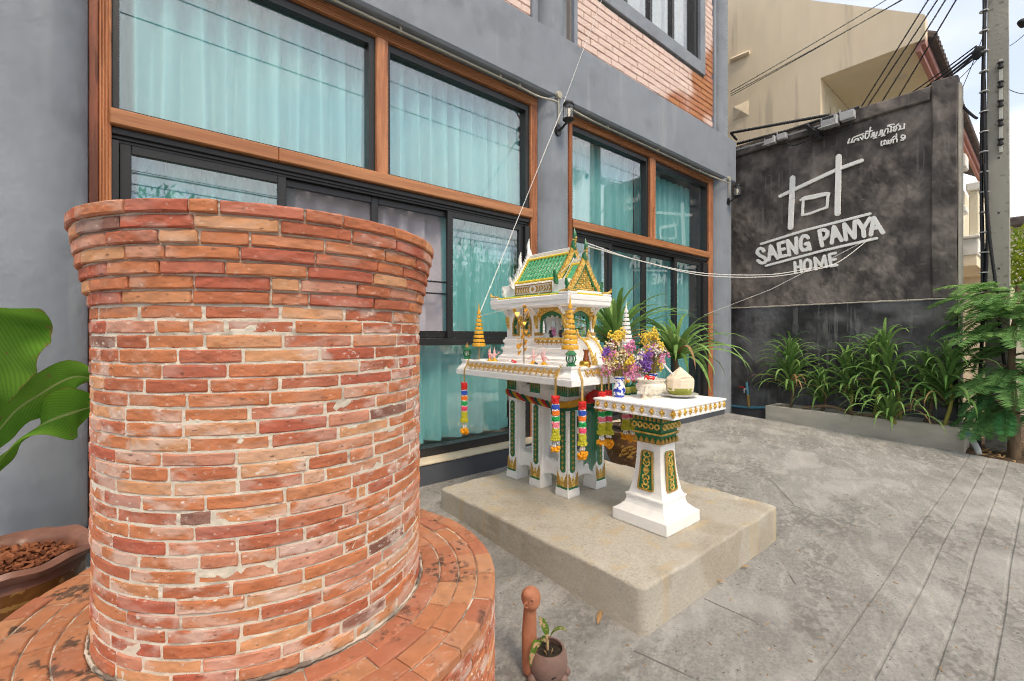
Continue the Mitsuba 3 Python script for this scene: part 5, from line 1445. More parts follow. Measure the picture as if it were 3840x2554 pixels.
# ancestor figurines in the porch
def ancestor(x, y, label, dress):
    k = thing('ancestor_figurine', label, 'figurine', 'seated figurines inside the spirit house')
    z = FZ
    add('body', moved(flesh([((0, 0, .012), .016, (0, 0, .034), .011), ((-.012, 0, .044), .006, (.012, 0, .044), .006), ((0, 0, .03), .010, (0, 0, .044), .009), ((-.015, 0, .043), .005, (-.016, -.008, .026), .004), ((.015, 0, .043), .005, (.016, -.008, .026), .004)]), x, y, z, -1.2), dress, k, smooth=True)
    add('head', moved(flesh([((0, 0, .046), .004, (0, 0, .054), .0045), ((0, -.001, .062), .0078, (0, -.002, .057), .006), ((0, -.0095, .059), .0015, (0, -.008, .061), .0018)]), x, y, z, -1.2), 'skin_pink', k, smooth=True)
    add('hair', ball((x + .003, y + .002, z + .0655), .0078, 1), 'black_lacquer', k)
ancestor(2.205, 2.215, 'black dressed figurine seated further left inside the porch of the spirit house', 'black_lacquer')
ancestor(2.185, 2.10, 'black dressed figurine seated nearer the front pillar inside the porch', 'black_lacquer')
k = thing('pink_posy', 'small pink and cream posy between the two seated figurines', 'flowers')
add('blooms', balls([(2.18 + gr_.uniform(-.010, .010), 2.165 + gr_.uniform(-.012, .012), FZ + .012 + .05 * gr_.random()) for _ in range(40)], [.005] * 40), 'flower_pink', k, kind='stuff')


# flower garlands
def fuzzy(c, r, z0, z1, m, parent, n=12, s=.0065, name='flower_band', seed=0):
    q = np.random.default_rng(seed)
    rows = max(1, int(round((z1 - z0) / .0085)))
    C, R = [], []
    for j in range(rows):
        z = z0 + (z1 - z0) * (j + .5) / rows
        for i in range(n):
            a = 2 * math.pi * (i + .5 * (j % 2)) / n + q.uniform(-.15, .15)
            rr_ = r * q.uniform(.80, 1.05)
            C.append((c[0] + rr_ * math.cos(a), c[1] + rr_ * math.sin(a), z + q.uniform(-.003, .003))); R.append(s * q.uniform(.75, 1.2))
    core = lathe([(r * .8, z0), (r * .85, z1)], 10, center=c)
    return add(name, cat(core, balls(C, R)), m, parent)


def garland(path, side, ztop, zbot, label, seed, sc=1.0):
    k = thing('flower_garland', label, 'garland', 'garlands hung from the shrine platform')
    q = random.Random(seed)
    end = np.array(path[-1], float)
    pp = np.array(list(map(tuple, path)) + [(end[0], end[1], ztop + .006)])
    add('ribbon', ribbon(pp, .017 * sc, side), 'amber_ribbon', k)
    c = (end[0], end[1])
    L = ztop - zbot
    z = ztop
    r = .0185 * sc
    fr = [('red_plastic', .135), ('white_plastic', .02), ('blue_plastic', .085), ('white_plastic', .02), ('orange_plastic', .085), ('white_plastic', .02), ('green_plastic', .085), ('white_plastic', .02), ('pink_plastic' if seed % 2 else 'rose_plastic', .085), ('white_plastic', .02), ('lime_plastic', .15)]
    for i, (m, f) in enumerate(fr):
        h = f * L
        fuzzy(c, r * (.93 if m == 'white_plastic' else 1), z - h, z, m, k, 11, .0062 if m != 'white_plastic' else .0052, seed=seed * 31 + i)
        z -= h
    fuzzy(c, r * 1.35, z - .022 * L / .33, z, 'lime_plastic', k, 14, .006, 'skirt', seed)
    zz = z - .02
    hang = []
    tail = max(zbot + .035, zz - .11)
    buds = []
    for i in range(5):
        a = i * 1.257
        p1 = (c[0] + .012 * math.cos(a), c[1] + .012 * math.sin(a), tail + q.uniform(.005, .03))
        hang.append(tube([(c[0], c[1], zz), p1], .0018, 4))
        buds.append(lathe([(.0015, p1[2] - .016), (.0058, p1[2] - .010), (.0045, p1[2]), (.001, p1[2] + .008)], 7, center=(p1[0], p1[1])))
    add('buds', hang + buds, 'white_plastic', k, kind='stuff')
    zt = tail - .018
    for j, (dx, dy) in enumerate(((0, 0), (.012, .010))[:1 + (seed % 2)]):
        C, R = [], []
        for i in range(46):
            a, rr_ = q.uniform(0, 6.28), .027 * sc * math.sqrt(q.random())
            C.append((c[0] + dx + rr_ * math.cos(a), c[1] + dy + rr_ * math.sin(a), zt - .02 * j + q.uniform(-.013, .012))); R.append(.0068)
        add('marigold_tuft', cat(balls(C, R)), 'marigold', k)


def left_path(y, ztop): return [(PX0 + .055, y, 1.075), (PX0 + .034, y, 1.072), (PX0 + .018, y, 1.035), (PX0 - .003, y, 1.000), (PX0 - .005, y, .960), (PX0 - .004, y, .94)]
def front_path(x, ztop): return [(x + .01, PY0 + .055, 1.075), (x + .008, PY0 + .034, 1.072), (x + .004, PY0 + .018, 1.035), (x, PY0 - .003, 1.000), (x, PY0 - .005, .960), (x, PY0 - .004, .94)]
garland(left_path(2.766, 0), (0, 1, 0), .90, .535, 'multicoloured flower garland alone at the far left end of the shrine platform, by the glass', 1)
garland(left_path(1.829, 0), (0, 1, 0), .90, .580, 'multicoloured flower garland hanging left of the near corner of the shrine', 2)
garland(front_path(1.941, 0), (1, 0, 0), .872, .560, 'multicoloured flower garland just right of the near corner, before the green cloth', 3)
garland(front_path(2.113, 0), (1, 0, 0), .914, .600, 'multicoloured flower garland left one of a close pair partly behind the offering table', 4)
garland(front_path(2.178, 0), (1, 0, 0), .918, .590, 'multicoloured flower garland right one of a close pair partly behind the offering table', 5)
garland(front_path(2.345, 0), (1, 0, 0), .90, .60, 'flower garland whose yellow end shows under the table top, left of its twin', 6)
garland(front_path(2.416, 0), (1, 0, 0), .90, .59, 'flower garland whose yellow end shows under the table top, nearest the brown pot', 7)
garland([(PX1 - .055, 2.73, 1.075), (PX1 - .03, 2.73, 1.072), (PX1 + .004, 2.73, 1.0), (PX1 + .006, 2.73, .95)], (0, 1, 0), .90, .56, 'flower garland at the rear of the shrine, seen between its legs', 8)

# braided and draped cloth
k = thing('tricolour_cloth', 'red, yellow and green cloth braided and wrapped round the legs of the shrine', 'cloth')
bp = bez([(2.30, 2.615, .835), (2.19, 2.625, .832), (2.128, 2.60, .828), (2.118, 2.50, .815), (2.120, 2.36, .800), (2.118, 2.25, .795), (2.116, 2.14, .787), (2.112, 2.06, .783)], 14)
for j, m in enumerate(('red_cloth', 'yellow_cloth', 'green_cloth')):
    P_ = []
    t = np.gradient(bp, axis=0)
    for i, p in enumerate(bp):
        w = i * .42 + j * 2.094
        tt_ = t[i] / np.linalg.norm(t[i])
        s_ = np.cross(tt_, [0, 0, 1]); s_ /= np.linalg.norm(s_)
        P_.append(p + s_ * .007 * math.sin(w) + np.array([0, 0, 1]) * .0125 * math.cos(w))
    add('braid_strand', tube(P_, .0115, 7), m, k, smooth=True)


def drape(path, z0f, z1f, amp, n, seed, freq=70):
    """a strip of cloth along a ground-plan path, hung between two heights, with folds"""
    p = bez([(x, y, 0) for x, y in path], n)
    s = np.r_[0, np.cumsum(np.linalg.norm(np.diff(p, axis=0), axis=1))]
    t = np.gradient(p, axis=0); t /= np.linalg.norm(t, axis=1, keepdims=True)
    nn = np.stack([t[:, 1], -t[:, 0], t[:, 0] * 0], 1)
    V = []
    rows = 9
    for j in range(rows):
        f = j / (rows - 1)
        z = np.array([z0f(u) * (1 - f) + z1f(u) * f for u in s / s[-1]])
        off = amp * (np.sin(f * 9 + 2 * s * freq * .15 + seed) + .6 * np.sin(s * freq + seed + 2 * f)) * .5 + .006 * math.sin(math.pi * f)
        V.append(np.c_[p[:, :2] + nn[:, :2] * off[:, None], z])
    V = np.concatenate(V); m = len(p); F = []
    for j in range(rows - 1):
        for i in range(m - 1):
            a = j * m + i
            F += [[a, a + 1, a + m + 1], [a, a + m + 1, a + m]]
    return trimesh.Trimesh(V, F, process=False)
wrap = [(2.118, 2.13), (2.108, 2.07), (2.110, 2.00), (2.122, 1.978), (2.17, 1.972), (2.25, 1.972), (2.32, 1.968), (2.40, 1.975)]
add('yellow_wrap', drape(wrap, lambda u: .765 + .035 * u, lambda u: .812 + .045 * u, .006, 8, 1), 'yellow_cloth', k, smooth=True)
add('green_wrap', drape([(x - .003, y - .003) for x, y in wrap], lambda u: .725 + .03 * math.sin(u * 4) + .03 * u, lambda u: .772 + .03 * u, .005, 8, 2), 'green_cloth', k, smooth=True)
kn = ball((0, 0, 0), 1.0, 3, (.075, .032, .036))
add('red_knot', moved(rough_up(kn, .016, 26, 3), 2.335, 1.955, .850, rz=.2), 'red_cloth', k, smooth=True)
add('red_wrap', drape([(2.27, 1.962), (2.33, 1.952), (2.42, 1.962)], lambda u: .800, lambda u: .862, .008, 8, 5), 'red_cloth', k, smooth=True)
add('green_net', drape([(2.238, 1.955), (2.275, 1.935), (2.32, 1.945), (2.365, 1.935)], lambda u: .385 + .03 * math.sin(u * 9), lambda u: .765, .014, 10, 3, 160), 'green_net', k, smooth=True)
add('yellow_tail', drape([(2.34, 1.952), (2.37, 1.948), (2.395, 1.953)], lambda u: .47 + .03 * u, lambda u: .80, .010, 8, 4, 150), 'yellow_cloth', k, smooth=True)
add('red_tail', drape([(2.395, 1.956), (2.412, 1.952)], lambda u: .52 - .03 * u, lambda u: .82, .006, 8, 6, 150), 'red_cloth', k, smooth=True)
# ------------------------------------------------------------------ offering table
TCX, TCY = 2.280, 1.450
OT = thing('offering_table', 'white pedestal table with gilded flowers along its edge and a green and gold neck', 'table')
ped = [(.170, .2), (.172, .205), (.171, .262), (.160, .268), (.150, .276), (.140, .284), (.136, .288), (.124, .300), (.117, .318), (.116, .336), (.122, .346), (.120, .352), (.108, .356), (.101, .375), (.090, .43), (.082, .49), (.077, .55), (.0745, .61), (.074, .655)]
add('pedestal', lathe(ped, square=True, center=(TCX, TCY)), 'white_paint', OT)
NK = add('neck', lathe([(.082, .648), (.084, .655), (.084, .668), (.079, .672), (.082, .690), (.090, .694), (.088, .706), (.082, .712), (.084, .730), (.096, .742), (.100, .752), (.098, .760), (.092, .766), (.096, .823)], square=True, center=(TCX, TCY)), 'green_paint', OT)
for (nx, ny) in ((-1, 0), (0, -1), (1, 0), (0, 1)):
    u, nn = (-ny, nx, 0), (nx, ny, 0)
    c = np.array([TCX, TCY, 0])
    for q in range(7):
        s = -.078 + q * .026
        add('gold_flute', ext(LineString([(s, .775), (s * 1.04, .818)]).buffer(.0062, cap_style=2), .007, o=c + np.array([nx, ny, 0]) * .0925, u=u, v=(0, 0, 1), n=nn), 'old_gold', NK)
    for q in range(5):
        s = -.072 + q * .036
        add('gold_bead', ext(Point(s, .748).buffer(.017, quad_segs=5).difference(Point(s, .748).buffer(.009, quad_segs=4)), .007, o=c + np.array([nx, ny, 0]) * .098, u=u, v=(0, 0, 1), n=nn), 'gold_paint', NK)
        tri = Polygon([(s - .016, .712), (s + .016, .712), (s, .690)])
        add('gold_petal', ext(Polygon([(s - .015, .650), (s + .015, .650), (s + .010, .668), (s, .682), (s - .010, .668)]), .008, o=c + np.array([nx, ny, 0]) * .084, u=u, v=(0, 0, 1), n=nn), 'old_gold', NK)
    add('gold_moulding', ext(sbox(-.090, .699, .090, .708), .007, o=c + np.array([nx, ny, 0]) * .087, u=u, v=(0, 0, 1), n=nn), 'gold_paint', NK)
    # oval inlays, tilted with the taper of the shaft
    tilt = (.101 - .0745) / (.61 - .375)
    v = np.array([-nx * tilt * .72, -ny * tilt * .72, 1.0])
    o = c + np.array([nx, ny, 0]) * (.0985 + tilt * .72 * .375)
    shp = Polygon([(-.046, .392), (.046, .392), (.036, .49), (.031, .60), (-.031, .60), (-.036, .49)]).buffer(-.008).buffer(.014, quad_segs=5)
    PN = add('inlay', ext(shp, .006, o=o, u=u, v=v, n=nn), 'green_paint', OT)
    add('gold_rim', ext(shp.difference(shp.buffer(-.0075)), .011, o=o, u=u, v=v, n=nn), 'old_gold', PN)
    rel = []
    for zc, hh in ((.498, .030), (.435, .024), (.555, .022)):
        d = Polygon([(0, zc - hh), (.021, zc), (0, zc + hh), (-.021, zc)])
        rel.append(ext(d.difference(d.buffer(-.006)), .010, o=o, u=u, v=v, n=nn))
    rel.append(ext(Point(0, .498).buffer(.010), .012, o=o, u=u, v=v, n=nn))
    for s_ in (-1, 1):
        for zc in (.408, .458, .535, .582):
            cc = LineString([(s_ * .006, zc - .012), (s_ * .020, zc - .004), (s_ * .019, zc + .010), (s_ * .010, zc + .012)]).buffer(.0035)
            rel.append(ext(cc, .010, o=o, u=u, v=v, n=nn))
    add('gold_scrollwork', cat(rel), 'gold_paint', PN, kind='stuff')
    # moulded scroll on the foot
    add('foot_scroll', ext(unary_union([LineString([(-.085, .298), (-.085, .325), (-.055, .325)]).buffer(.004), LineString([(.085, .298), (.085, .325), (.055, .325), (.050, .305)]).buffer(.004), LineString([(-.045, .330), (.045, .330), (.045, .312), (-.045, .312), (-.045, .330)]).buffer(.004)]), .010, o=c + np.array([nx, ny, 0]) * .118, u=u, v=np.array([-nx * .12, -ny * .12, 1.0]), n=nn), 'white_paint', OT)
QX0, QX1, QY0, QY1 = 2.040, 2.600, 1.196, 1.708
def tr2(i, z): return (QX0 + i, QX1 - i, QY0 + i, QY1 - i, z)
TOP = add('top', loft_rect([tr2(.008, .8245), tr2(.002, .828), tr2(.002, .834), tr2(.007, .838), tr2(.007, .874), tr2(.001, .877), tr2(0, .880), tr2(.001, .886), tr2(.006, .889)]), 'white_paint', OT)


def gilt(nx, ny, n, a, b, const):
    u, nn = (-ny, nx, 0), (nx, ny, 0)
    for q in range(n):
        s = a + (b - a) * (q + .5) / n
        r = .0165
        pts = [((r if i % 4 == 0 else r * .52 if i % 2 == 0 else r * .72) * math.cos(i * math.pi / 8), (r if i % 4 == 0 else r * .52 if i % 2 == 0 else r * .72) * 1.12 * math.sin(i * math.pi / 8)) for i in range(16)]
        o = np.array([const, s, .856]) if nx else np.array([s, const, .856])
        f = add('gilt_flower', ext(Polygon(pts).buffer(.001), .007, o=o, u=u, v=(0, 0, 1), n=nn), 'gold_paint', TOP)
        add('boss', ball(o + np.array([nx, ny, 0]) * .008, .006), 'gold_paint', f)
        w = (b - a) / n / 2
        if q < n - 1:
            o2 = np.array([const, s + w, .856]) if nx else np.array([s + w, const, .856])
            add('scroll', ext(LineString([(-.012, -.008), (-.012, .009), (.012, .009), (.012, -.006), (0, -.006)]).buffer(.0022), .0045, o=o2, u=u, v=(0, 0, 1), n=nn), 'white_paint', TOP)
gilt(-1, 0, 9, QY0 - .02, QY1, QX0 + .008); gilt(0, -1, 11, QX0 - .02, QX1 + .005, QY0 + .008)
gilt(1, 0, 9, QY0, QY1, QX1 - .008)
ZT = .8893

# things on the table
k = thing('young_coconut', 'trimmed young coconut with a green base and a white straw', 'coconut')
cx, cy = 2.438, 1.391
zc0 = ZT + .016
add('green_husk', lathe([(.040, zc0), (.060, zc0 + .004), (.070, zc0 + .018), (.0755, zc0 + .034), (.076, zc0 + .040)], 40, center=(cx, cy)), 'coconut_green', k, smooth=40)
lv = lathe([(.0755, zc0 + .030), (.0785, zc0 + .045), (.079, zc0 + .085), (.075, zc0 + .095), (.038, zc0 + .128), (.004, zc0 + .158)], 11, rot=.3, center=(cx, cy))
V = np.array(lv.vertices); w = np.arctan2(V[:, 1] - cy, V[:, 0] - cx)
V[:11, 2] += .010 * np.cos(3 * w[:11] + 1)
lv.vertices = V
add('trimmed_flesh', lv, 'coconut_flesh', k)
add('lid_cut', tube(bez([(cx - .060, cy - .040, zc0 + .1005), (cx - .035, cy - .060, zc0 + .103), (cx + .005, cy - .0685, zc0 + .101), (cx + .03, cy - .058, zc0 + .108)], 5), .0016, 5), 'pale_stem', k)
add('straw', tube([(cx - .030, cy + .012, zc0 + .10), (cx - .088, cy + .055, zc0 + .180)], .0052, 10), 'white_plastic', k, smooth=True)
k = thing('saucer', 'grey white saucer under the coconut', 'saucer')
add('dish', lathe([(.05, ZT), (.056, ZT + .004), (.085, ZT + .012), (.101, ZT + .020), (.100, ZT + .0225), (.082, ZT + .016), (.05, ZT + .0125)], 44, center=(cx, cy)), 'grey_china', k, smooth=40)
add('foot_ring', lathe([(.048, ZT - .0002), (.050, ZT + .003)], 36, center=(cx, cy)), 'grey_china', k)
k = thing('incense_pot', 'round cream glazed incense pot in the middle of the offering table', 'pot')
px_, py_ = 2.307, 1.500
add('bowl', lathe([(.052, ZT), (.058, ZT + .004), (.056, ZT + .010), (.048, ZT + .015), (.050, ZT + .022), (.078, ZT + .040), (.0865, ZT + .058), (.084, ZT + .073), (.074, ZT + .084), (.076, ZT + .092), (.084, ZT + .100), (.086, ZT + .105), (.080, ZT + .107), (.070, ZT + .098), (.06, ZT + .085)], 48, center=(px_, py_)), 'cream_glaze', k, smooth=50)
add('sand', lathe([(.064, ZT + .086), (.064, ZT + .088)], 30, center=(px_, py_)), 'grey_china', k)
small_animal(px_ + .012, py_ + .01, 'red_plastic', 'small red horse figurine standing in the cream incense pot', 1.25, ZT + .0885, 2.2, 'horse_figurine', 'small figurine in the pot')


def lotus(x, y, label):
    k = thing('lotus_candle_holder', label, 'candle holder', 'white lotus candle holders')
    z = ZT
    add('stem', lathe([(.026, z), (.027, z + .003), (.016, z + .010), (.009, z + .020), (.014, z + .028)], 28, center=(x, y)), 'cream_glaze', k, smooth=50)
    for q in range(8):
        a = q * math.pi / 4 + (.2)
        P_ = [np.array([x + r * math.cos(a), y + r * math.sin(a), z + h]) for r, h in ((.008, .024), (.022, .034), (.027, .050), (.0255, .064), (.030, .078))]
        add('petal', ribbon(P_, [.012, .021, .024, .019, .002], (-math.sin(a), math.cos(a), 0), .18), 'cream_glaze', k, smooth=True)
lotus(2.214, 1.477, 'white lotus shaped candle holder before the cream incense pot')
lotus(2.525, 1.540, 'white lotus shaped candle holder half hidden behind the coconut')


def bottle(x, y, label, cap, h=.075):
    k = thing('drink_bottle', label, 'bottle', 'small drink bottles on the offering table')
    add('body', lathe([(.017, ZT), (.019, ZT + .004), (.019, ZT + h * .72), (.014, ZT + h * .85), (.009, ZT + h * .95), (.009, ZT + h)], 20, center=(x, y)), 'green_cloth', k, smooth=40)
    add('label', lathe([(.0195, ZT + .012), (.0195, ZT + h * .66)], 20, center=(x, y)), 'coconut_green', k, smooth=True)
    add('cap', lathe([(.011, ZT + h), (.011, ZT + h + .014), (.009, ZT + h + .016)], 14, center=(x, y)), cap, k)
bottle(2.283, 1.642, 'small green bottle right beside the blue and white vase', 'gold_plastic')
bottle(2.340, 1.640, 'small dark bottle with a brown cap behind the incense pot', 'brown_lacquer')


def flower_vase(x, y, label, blabel, seed, spec, lean=0):
    k = thing('china_vase', label, 'vase', 'blue and white vases on the offering table')
    z = ZT
    add('body', lathe([(.027, z), (.028, z + .004), (.029, z + .014), (.0345, z + .034), (.035, z + .052), (.031, z + .068), (.024, z + .080), (.0225, z + .092), (.027, z + .106), (.032, z + .118), (.030, z + .119), (.020, z + .100)], 36, center=(x, y)), 'blue_white_china', k, smooth=50)
    add('rim', moved(lathe([(.030, 0), (.033, .001), (.031, .003)], 36), x, y, z + .1175), 'blue_white_china', k, smooth=True)
    b = thing('dried_flower_bunch', blabel, 'flowers', 'dried flower bunches')
    q = random.Random(seed)
    stems, bl = [], {}
    for (m, n, dx, dy, dz, sp, s) in spec:
        for i in range(n):
            e = np.array([x + dx + q.gauss(0, sp), y + dy + q.gauss(0, sp), z + dz + q.gauss(0, sp * 1.1)])
            a = np.array([x + q.uniform(-.014, .014), y + q.uniform(-.014, .014), z + .10])
            mid = a * .45 + e * .55 + np.array([q.uniform(-.008, .008), q.uniform(-.008, .008), 0])
            stems.append(tube([a, mid, e], [.0016, .0012, .0009], 4))
            for j in range(9): bl.setdefault(m, []).append((e + np.array([q.gauss(0, .009), q.gauss(0, .009), q.gauss(0, .012)]), s * q.uniform(.6, 1.15)))
    add('stems', stems, 'dry_stem', b, kind='stuff')
    for m, L in bl.items(): add(m.replace('flower_', '') + '_blooms', balls([c for c, _ in L], [r for _, r in L]), m, b, kind='stuff')
R_ = np.array([SN, -CS])     # image right on the ground plan
def off(r): return (r * R_[0], r * R_[1])
def spec_(L): return [(m, n, off(r)[0], off(r)[1], h, sp, s) for m, n, r, h, sp, s in L]
flower_vase(2.166, 1.618, 'blue and white china vase at the left corner of the offering table', 'mixed dried flowers, mostly yellow and pink, in the left china vase', 4, spec_(
    [('flower_yellow', 13, -.022, .345, .016, .0062), ('flower_yellow', 8, .012, .36, .012, .0062), ('flower_cream', 22, -.020, .27, .030, .0055), ('flower_pink', 16, -.030, .225, .030, .0058), ('flower_purple', 8, -.070, .255, .012, .006),
     ('flower_pink', 14, .050, .275, .020, .0055), ('flower_yellow', 14, .045, .215, .026, .0062), ('flower_cream', 14, -.045, .19, .022, .0052), ('flower_white', 10, .01, .215, .035, .005), ('flower_pink', 16, .055, .165, .022, .0055), ('flower_pink', 6, -.055, .15, .012, .0055)]))
flower_vase(2.500, 1.610, 'blue and white china vase behind the incense pot and coconut', 'dried flowers with a big violet head and yellow tips in the rear china vase', 6, spec_(
    [('flower_yellow', 14, .0, .36, .014, .0065), ('flower_yellow', 14, -.008, .31, .022, .0065), ('flower_yellow', 8, .03, .285, .016, .0065), ('flower_white', 24, .018, .255, .026, .006), ('flower_white', 8, -.075, .225, .012, .006),
     ('flower_purple', 34, -.045, .210, .024, .0065), ('flower_pink', 10, .058, .215, .016, .0058), ('flower_pink', 8, -.035, .262, .016, .0055), ('flower_yellow', 6, .035, .185, .012, .006), ('flower_pink', 12, -.115, .13, .022, .005), ('flower_purple', 6, -.035, .15, .014, .0055)]))
# ------------------------------------------------------------------ pots and plants
def strap_head(k, c, n, L, seed, w=.026, up=.5, lean=(0, 0), droop=1.0, mat_='strap_leaf', down=(0, 0, 0)):
    """a rosette of arching strap leaves, every leaf a part"""
    q = random.Random(seed)
    c = np.array(c, float)
    for i in range(n):
        a = 2.39996 * i + q.uniform(-.3, .3)
        t = i / n                       # inner leaves first, upright; outer ones droop
        el = (1.25 - 1.15 * t ** .8) * (.8 + .4 * q.random()) + (up - .5)
        ln = L * q.uniform(.72, 1.12) * (.75 + .3 * min(1, 2 * t))
        d = np.array([math.cos(a) + lean[0], math.sin(a) + lean[1], 0])
        d /= max(.4, np.linalg.norm(d))
        P_ = []
        pos, ang = c + np.array([0, 0, .03 * (1 - t)]) + np.array(down) * t, el
        m = 10
        for s in range(m):
            P_.append(pos.copy())
            pos = pos + ln / m * (d * math.cos(ang) + np.array([0, 0, math.sin(ang)]))
            ang -= (.06 + .44 * (s / m) ** 1.2 * q.uniform(.7, 1.3)) * droop
        ww = w * q.uniform(.8, 1.15) * np.array([.75, .95, 1, 1, .97, .9, .78, .6, .38, .06])
        side = np.array([-d[1], d[0], q.uniform(-.35, .35)])
        tone = q.random() * .75 + .25 * (1 - t)
        dead = t > .72 and q.random() < .22
        add('leaf', ribbon(P_, ww * (.6 if dead else 1), side, .16), 'dry_leaf' if dead else mat_, k, smooth=True, uv=(min(1, tone), q.random()))


k = thing('strap_leaf_plant', 'tall strap leaved plant with two green heads in the brown pot behind the shrine', 'plant')
pcx, pcy = 3.40, 2.42
h1, h2 = np.array([3.33, 2.53, 1.16]), np.array([3.64, 2.12, 1.04])
add('stem', tube(bez([(pcx - .02, pcy + .02, .40), (pcx - .08, pcy + .06, .7), (h1[0], h1[1], 1.0), tuple(h1)], 6), np.linspace(.038, .022, 19), 8), 'brown_bark', k, smooth=True)
add('stem', tube(bez([(pcx + .04, pcy - .03, .40), (pcx + .14, pcy - .16, .62), (h2[0], h2[1], .88), tuple(h2)], 6), np.linspace(.034, .020, 19), 8), 'brown_bark', k, smooth=True)
strap_head(k, h1, 56, .86, 3, .046, .66, droop=.80)
strap_head(k, h2, 56, .78, 5, .042, .62, droop=1.0)
k = thing('brown_glazed_pot', 'squat brown glazed pot with a dragon relief behind the concrete plinth', 'pot')
def pot(k, cx, cy, z0, prof, m, soil_z, soil_r, soil='black_soil'):
    add('body', lathe([(r, z0 + z) for r, z in prof], 48, center=(cx, cy)), m, k, smooth=45)
    s = trimesh.creation.cylinder(radius=soil_r, height=.02, sections=36).subdivide().subdivide()
    add('soil', moved(rough_up(s, .012, 22, 4), cx, cy, z0 + soil_z), soil, k)
z0 = gz(2.4)
pot(k, pcx, pcy, z0 - .004, [(.13, 0), (.145, .02), (.20, .12), (.235, .22), (.245, .30), (.235, .335), (.262, .35), (.268, .372), (.250, .378), (.225, .36), (.215, .30)], 'brown_glaze', .34, .222)
dr_rel = []
dc = math.atan2(-pcy, -pcx) - .16
for q in range(26):
    a = dc + .30 * math.cos(q * .55) * (1 - q / 40)
    z = z0 + .20 + .045 * math.sin(q * .8)
    r = .236
    dr_rel.append(tube(bez([(pcx + r * math.cos(a), pcy + r * math.sin(a), z), (pcx + (r + .004) * math.cos(a + .05), pcy + (r + .004) * math.sin(a + .05), z + .016), (pcx + r * math.cos(a + .10), pcy + r * math.sin(a + .10), z + .010)], 4), .0045, 4))
add('dragon_relief', cat(dr_rel), 'old_gold', k, kind='stuff')

# big pot with banana-like leaves on the left
k = thing('wide_clay_pot', 'wide brown clay pot with a wavy lip, full of bark chips, left of the well', 'pot')
bx, by = -.375, 2.50
z0 = gz(by)
n = 72
prof = [(.14, 0), (.16, .03), (.205, .16), (.222, .26), (.222, .31), (.216, .335), (.246, .352), (.254, .372), (.240, .388), (.212, .382), (.200, .35), (.19, .28)]
lm = lathe([(r, z0 - .004 + z) for r, z in prof], n, center=(bx, by))
V = np.array(lm.vertices); a = np.arctan2(V[:, 1] - by, V[:, 0] - bx); r = np.hypot(V[:, 0] - bx, V[:, 1] - by)
lip = smooth_ = np.clip((V[:, 2] - z0 - .325) / .03, 0, 1) * (r > .205)
wav = np.clip(np.cos(4 * a + .6), 0, 1) ** 6
V[:, 0] += np.cos(a) * .032 * wav * lip; V[:, 1] += np.sin(a) * .032 * wav * lip; V[:, 2] += (-.018 * wav + .005 * np.cos(9 * a)) * lip
lm.vertices = V
add('body', trimesh.Trimesh(V, [f for f in lm.faces if (V[f][:, 2].max() < z0 + .325)], process=False), 'brown_glaze', k, smooth=40)
add('lip', trimesh.Trimesh(V, [f for f in lm.faces if (V[f][:, 2].max() >= z0 + .325)], process=False), 'brown_clay', k, smooth=40)
chips, uvs = [], []
q = random.Random(12)
for i in range(420):
    rr_, a = .19 * math.sqrt(q.random()), q.uniform(0, 6.28)
    m = moved(box(-.012, .012, -.005, .005, -.0025, .0025), bx + rr_ * math.cos(a), by + rr_ * math.sin(a), z0 + .325 + .018 * q.random() + .02 * (1 - rr_ / .2), rz=q.uniform(0, 6.28), rx=q.uniform(-.8, .8), ry=q.uniform(-.6, .6), s=q.uniform(.6, 1.5))
    chips.append(m); uvs.append(np.full((8, 2), q.random()))
base = trimesh.creation.cylinder(radius=.195, height=.03, sections=36)
chips.append(moved(base, bx, by, z0 + .312)); uvs.append(np.full((len(base.vertices), 2), .1))
add('bark_chips', cat(chips), 'bark_chip', k, uv=np.concatenate(uvs), kind='stuff')
rl = []
for i in range(22):
    a = -1.15 + .028 * i * (1 if i % 2 else .8)
    z = z0 + .20 + .035 * math.sin(i * 1.3)
    rl.append(tube([(bx + .221 * math.cos(a), by + .221 * math.sin(a), z), (bx + .226 * math.cos(a + .03), by + .226 * math.sin(a + .03), z + .014), (bx + .221 * math.cos(a + .06), by + .221 * math.sin(a + .06), z + .006)], .004, 4))
add('relief', cat(rl), 'old_gold', k, kind='stuff')

BL = thing('banana_plant', 'broad leaved banana like plant in the wide clay pot at the left', 'plant')
def broad_leaf(path, width, side, seed, curl=.12, m='banana_leaf', parent=None, name='leaf', uvs=1.0, wav=.012):
    p = bez(path, 8)
    nn = len(p)
    w = np.interp(np.linspace(0, 1, nn), np.linspace(0, 1, len(width)), width)
    t = np.gradient(p, axis=0); t /= np.linalg.norm(t, axis=1, keepdims=True)
    sd = np.asarray(side, float)
    s = sd - t * (t @ sd)[:, None]; s /= np.linalg.norm(s, axis=1, keepdims=True)
    up = np.cross(s, t)
    L = np.r_[0, np.cumsum(np.linalg.norm(np.diff(p, axis=0), axis=1))]
    V, UV = [], []
    cols = np.linspace(-1, 1, 13)
    for i in range(nn):
        for c in cols:
            hgt = curl * abs(c) * w[i] - .35 * curl * c * c * w[i] + wav * math.sin(L[i] * 38 + seed + 2 * c) * abs(c)
            V.append(p[i] + s[i] * c * w[i] / 2 + up[i] * hgt); UV.append((.5 + c / 2, L[i] * uvs))
    F = []
    for i in range(nn - 1):
        for j in range(12):
            a = i * 13 + j
            F += [[a, a + 1, a + 14], [a, a + 14, a + 13]]
    return add(name, trimesh.Trimesh(np.array(V), F, process=False), m, parent, smooth=True, uv=np.array(UV))
Rv, Fv = np.array([SN, -CS, 0]), np.array([CS, SN, 0])
D = lambda u, v, d: tuple(pt(u, v, d=d))
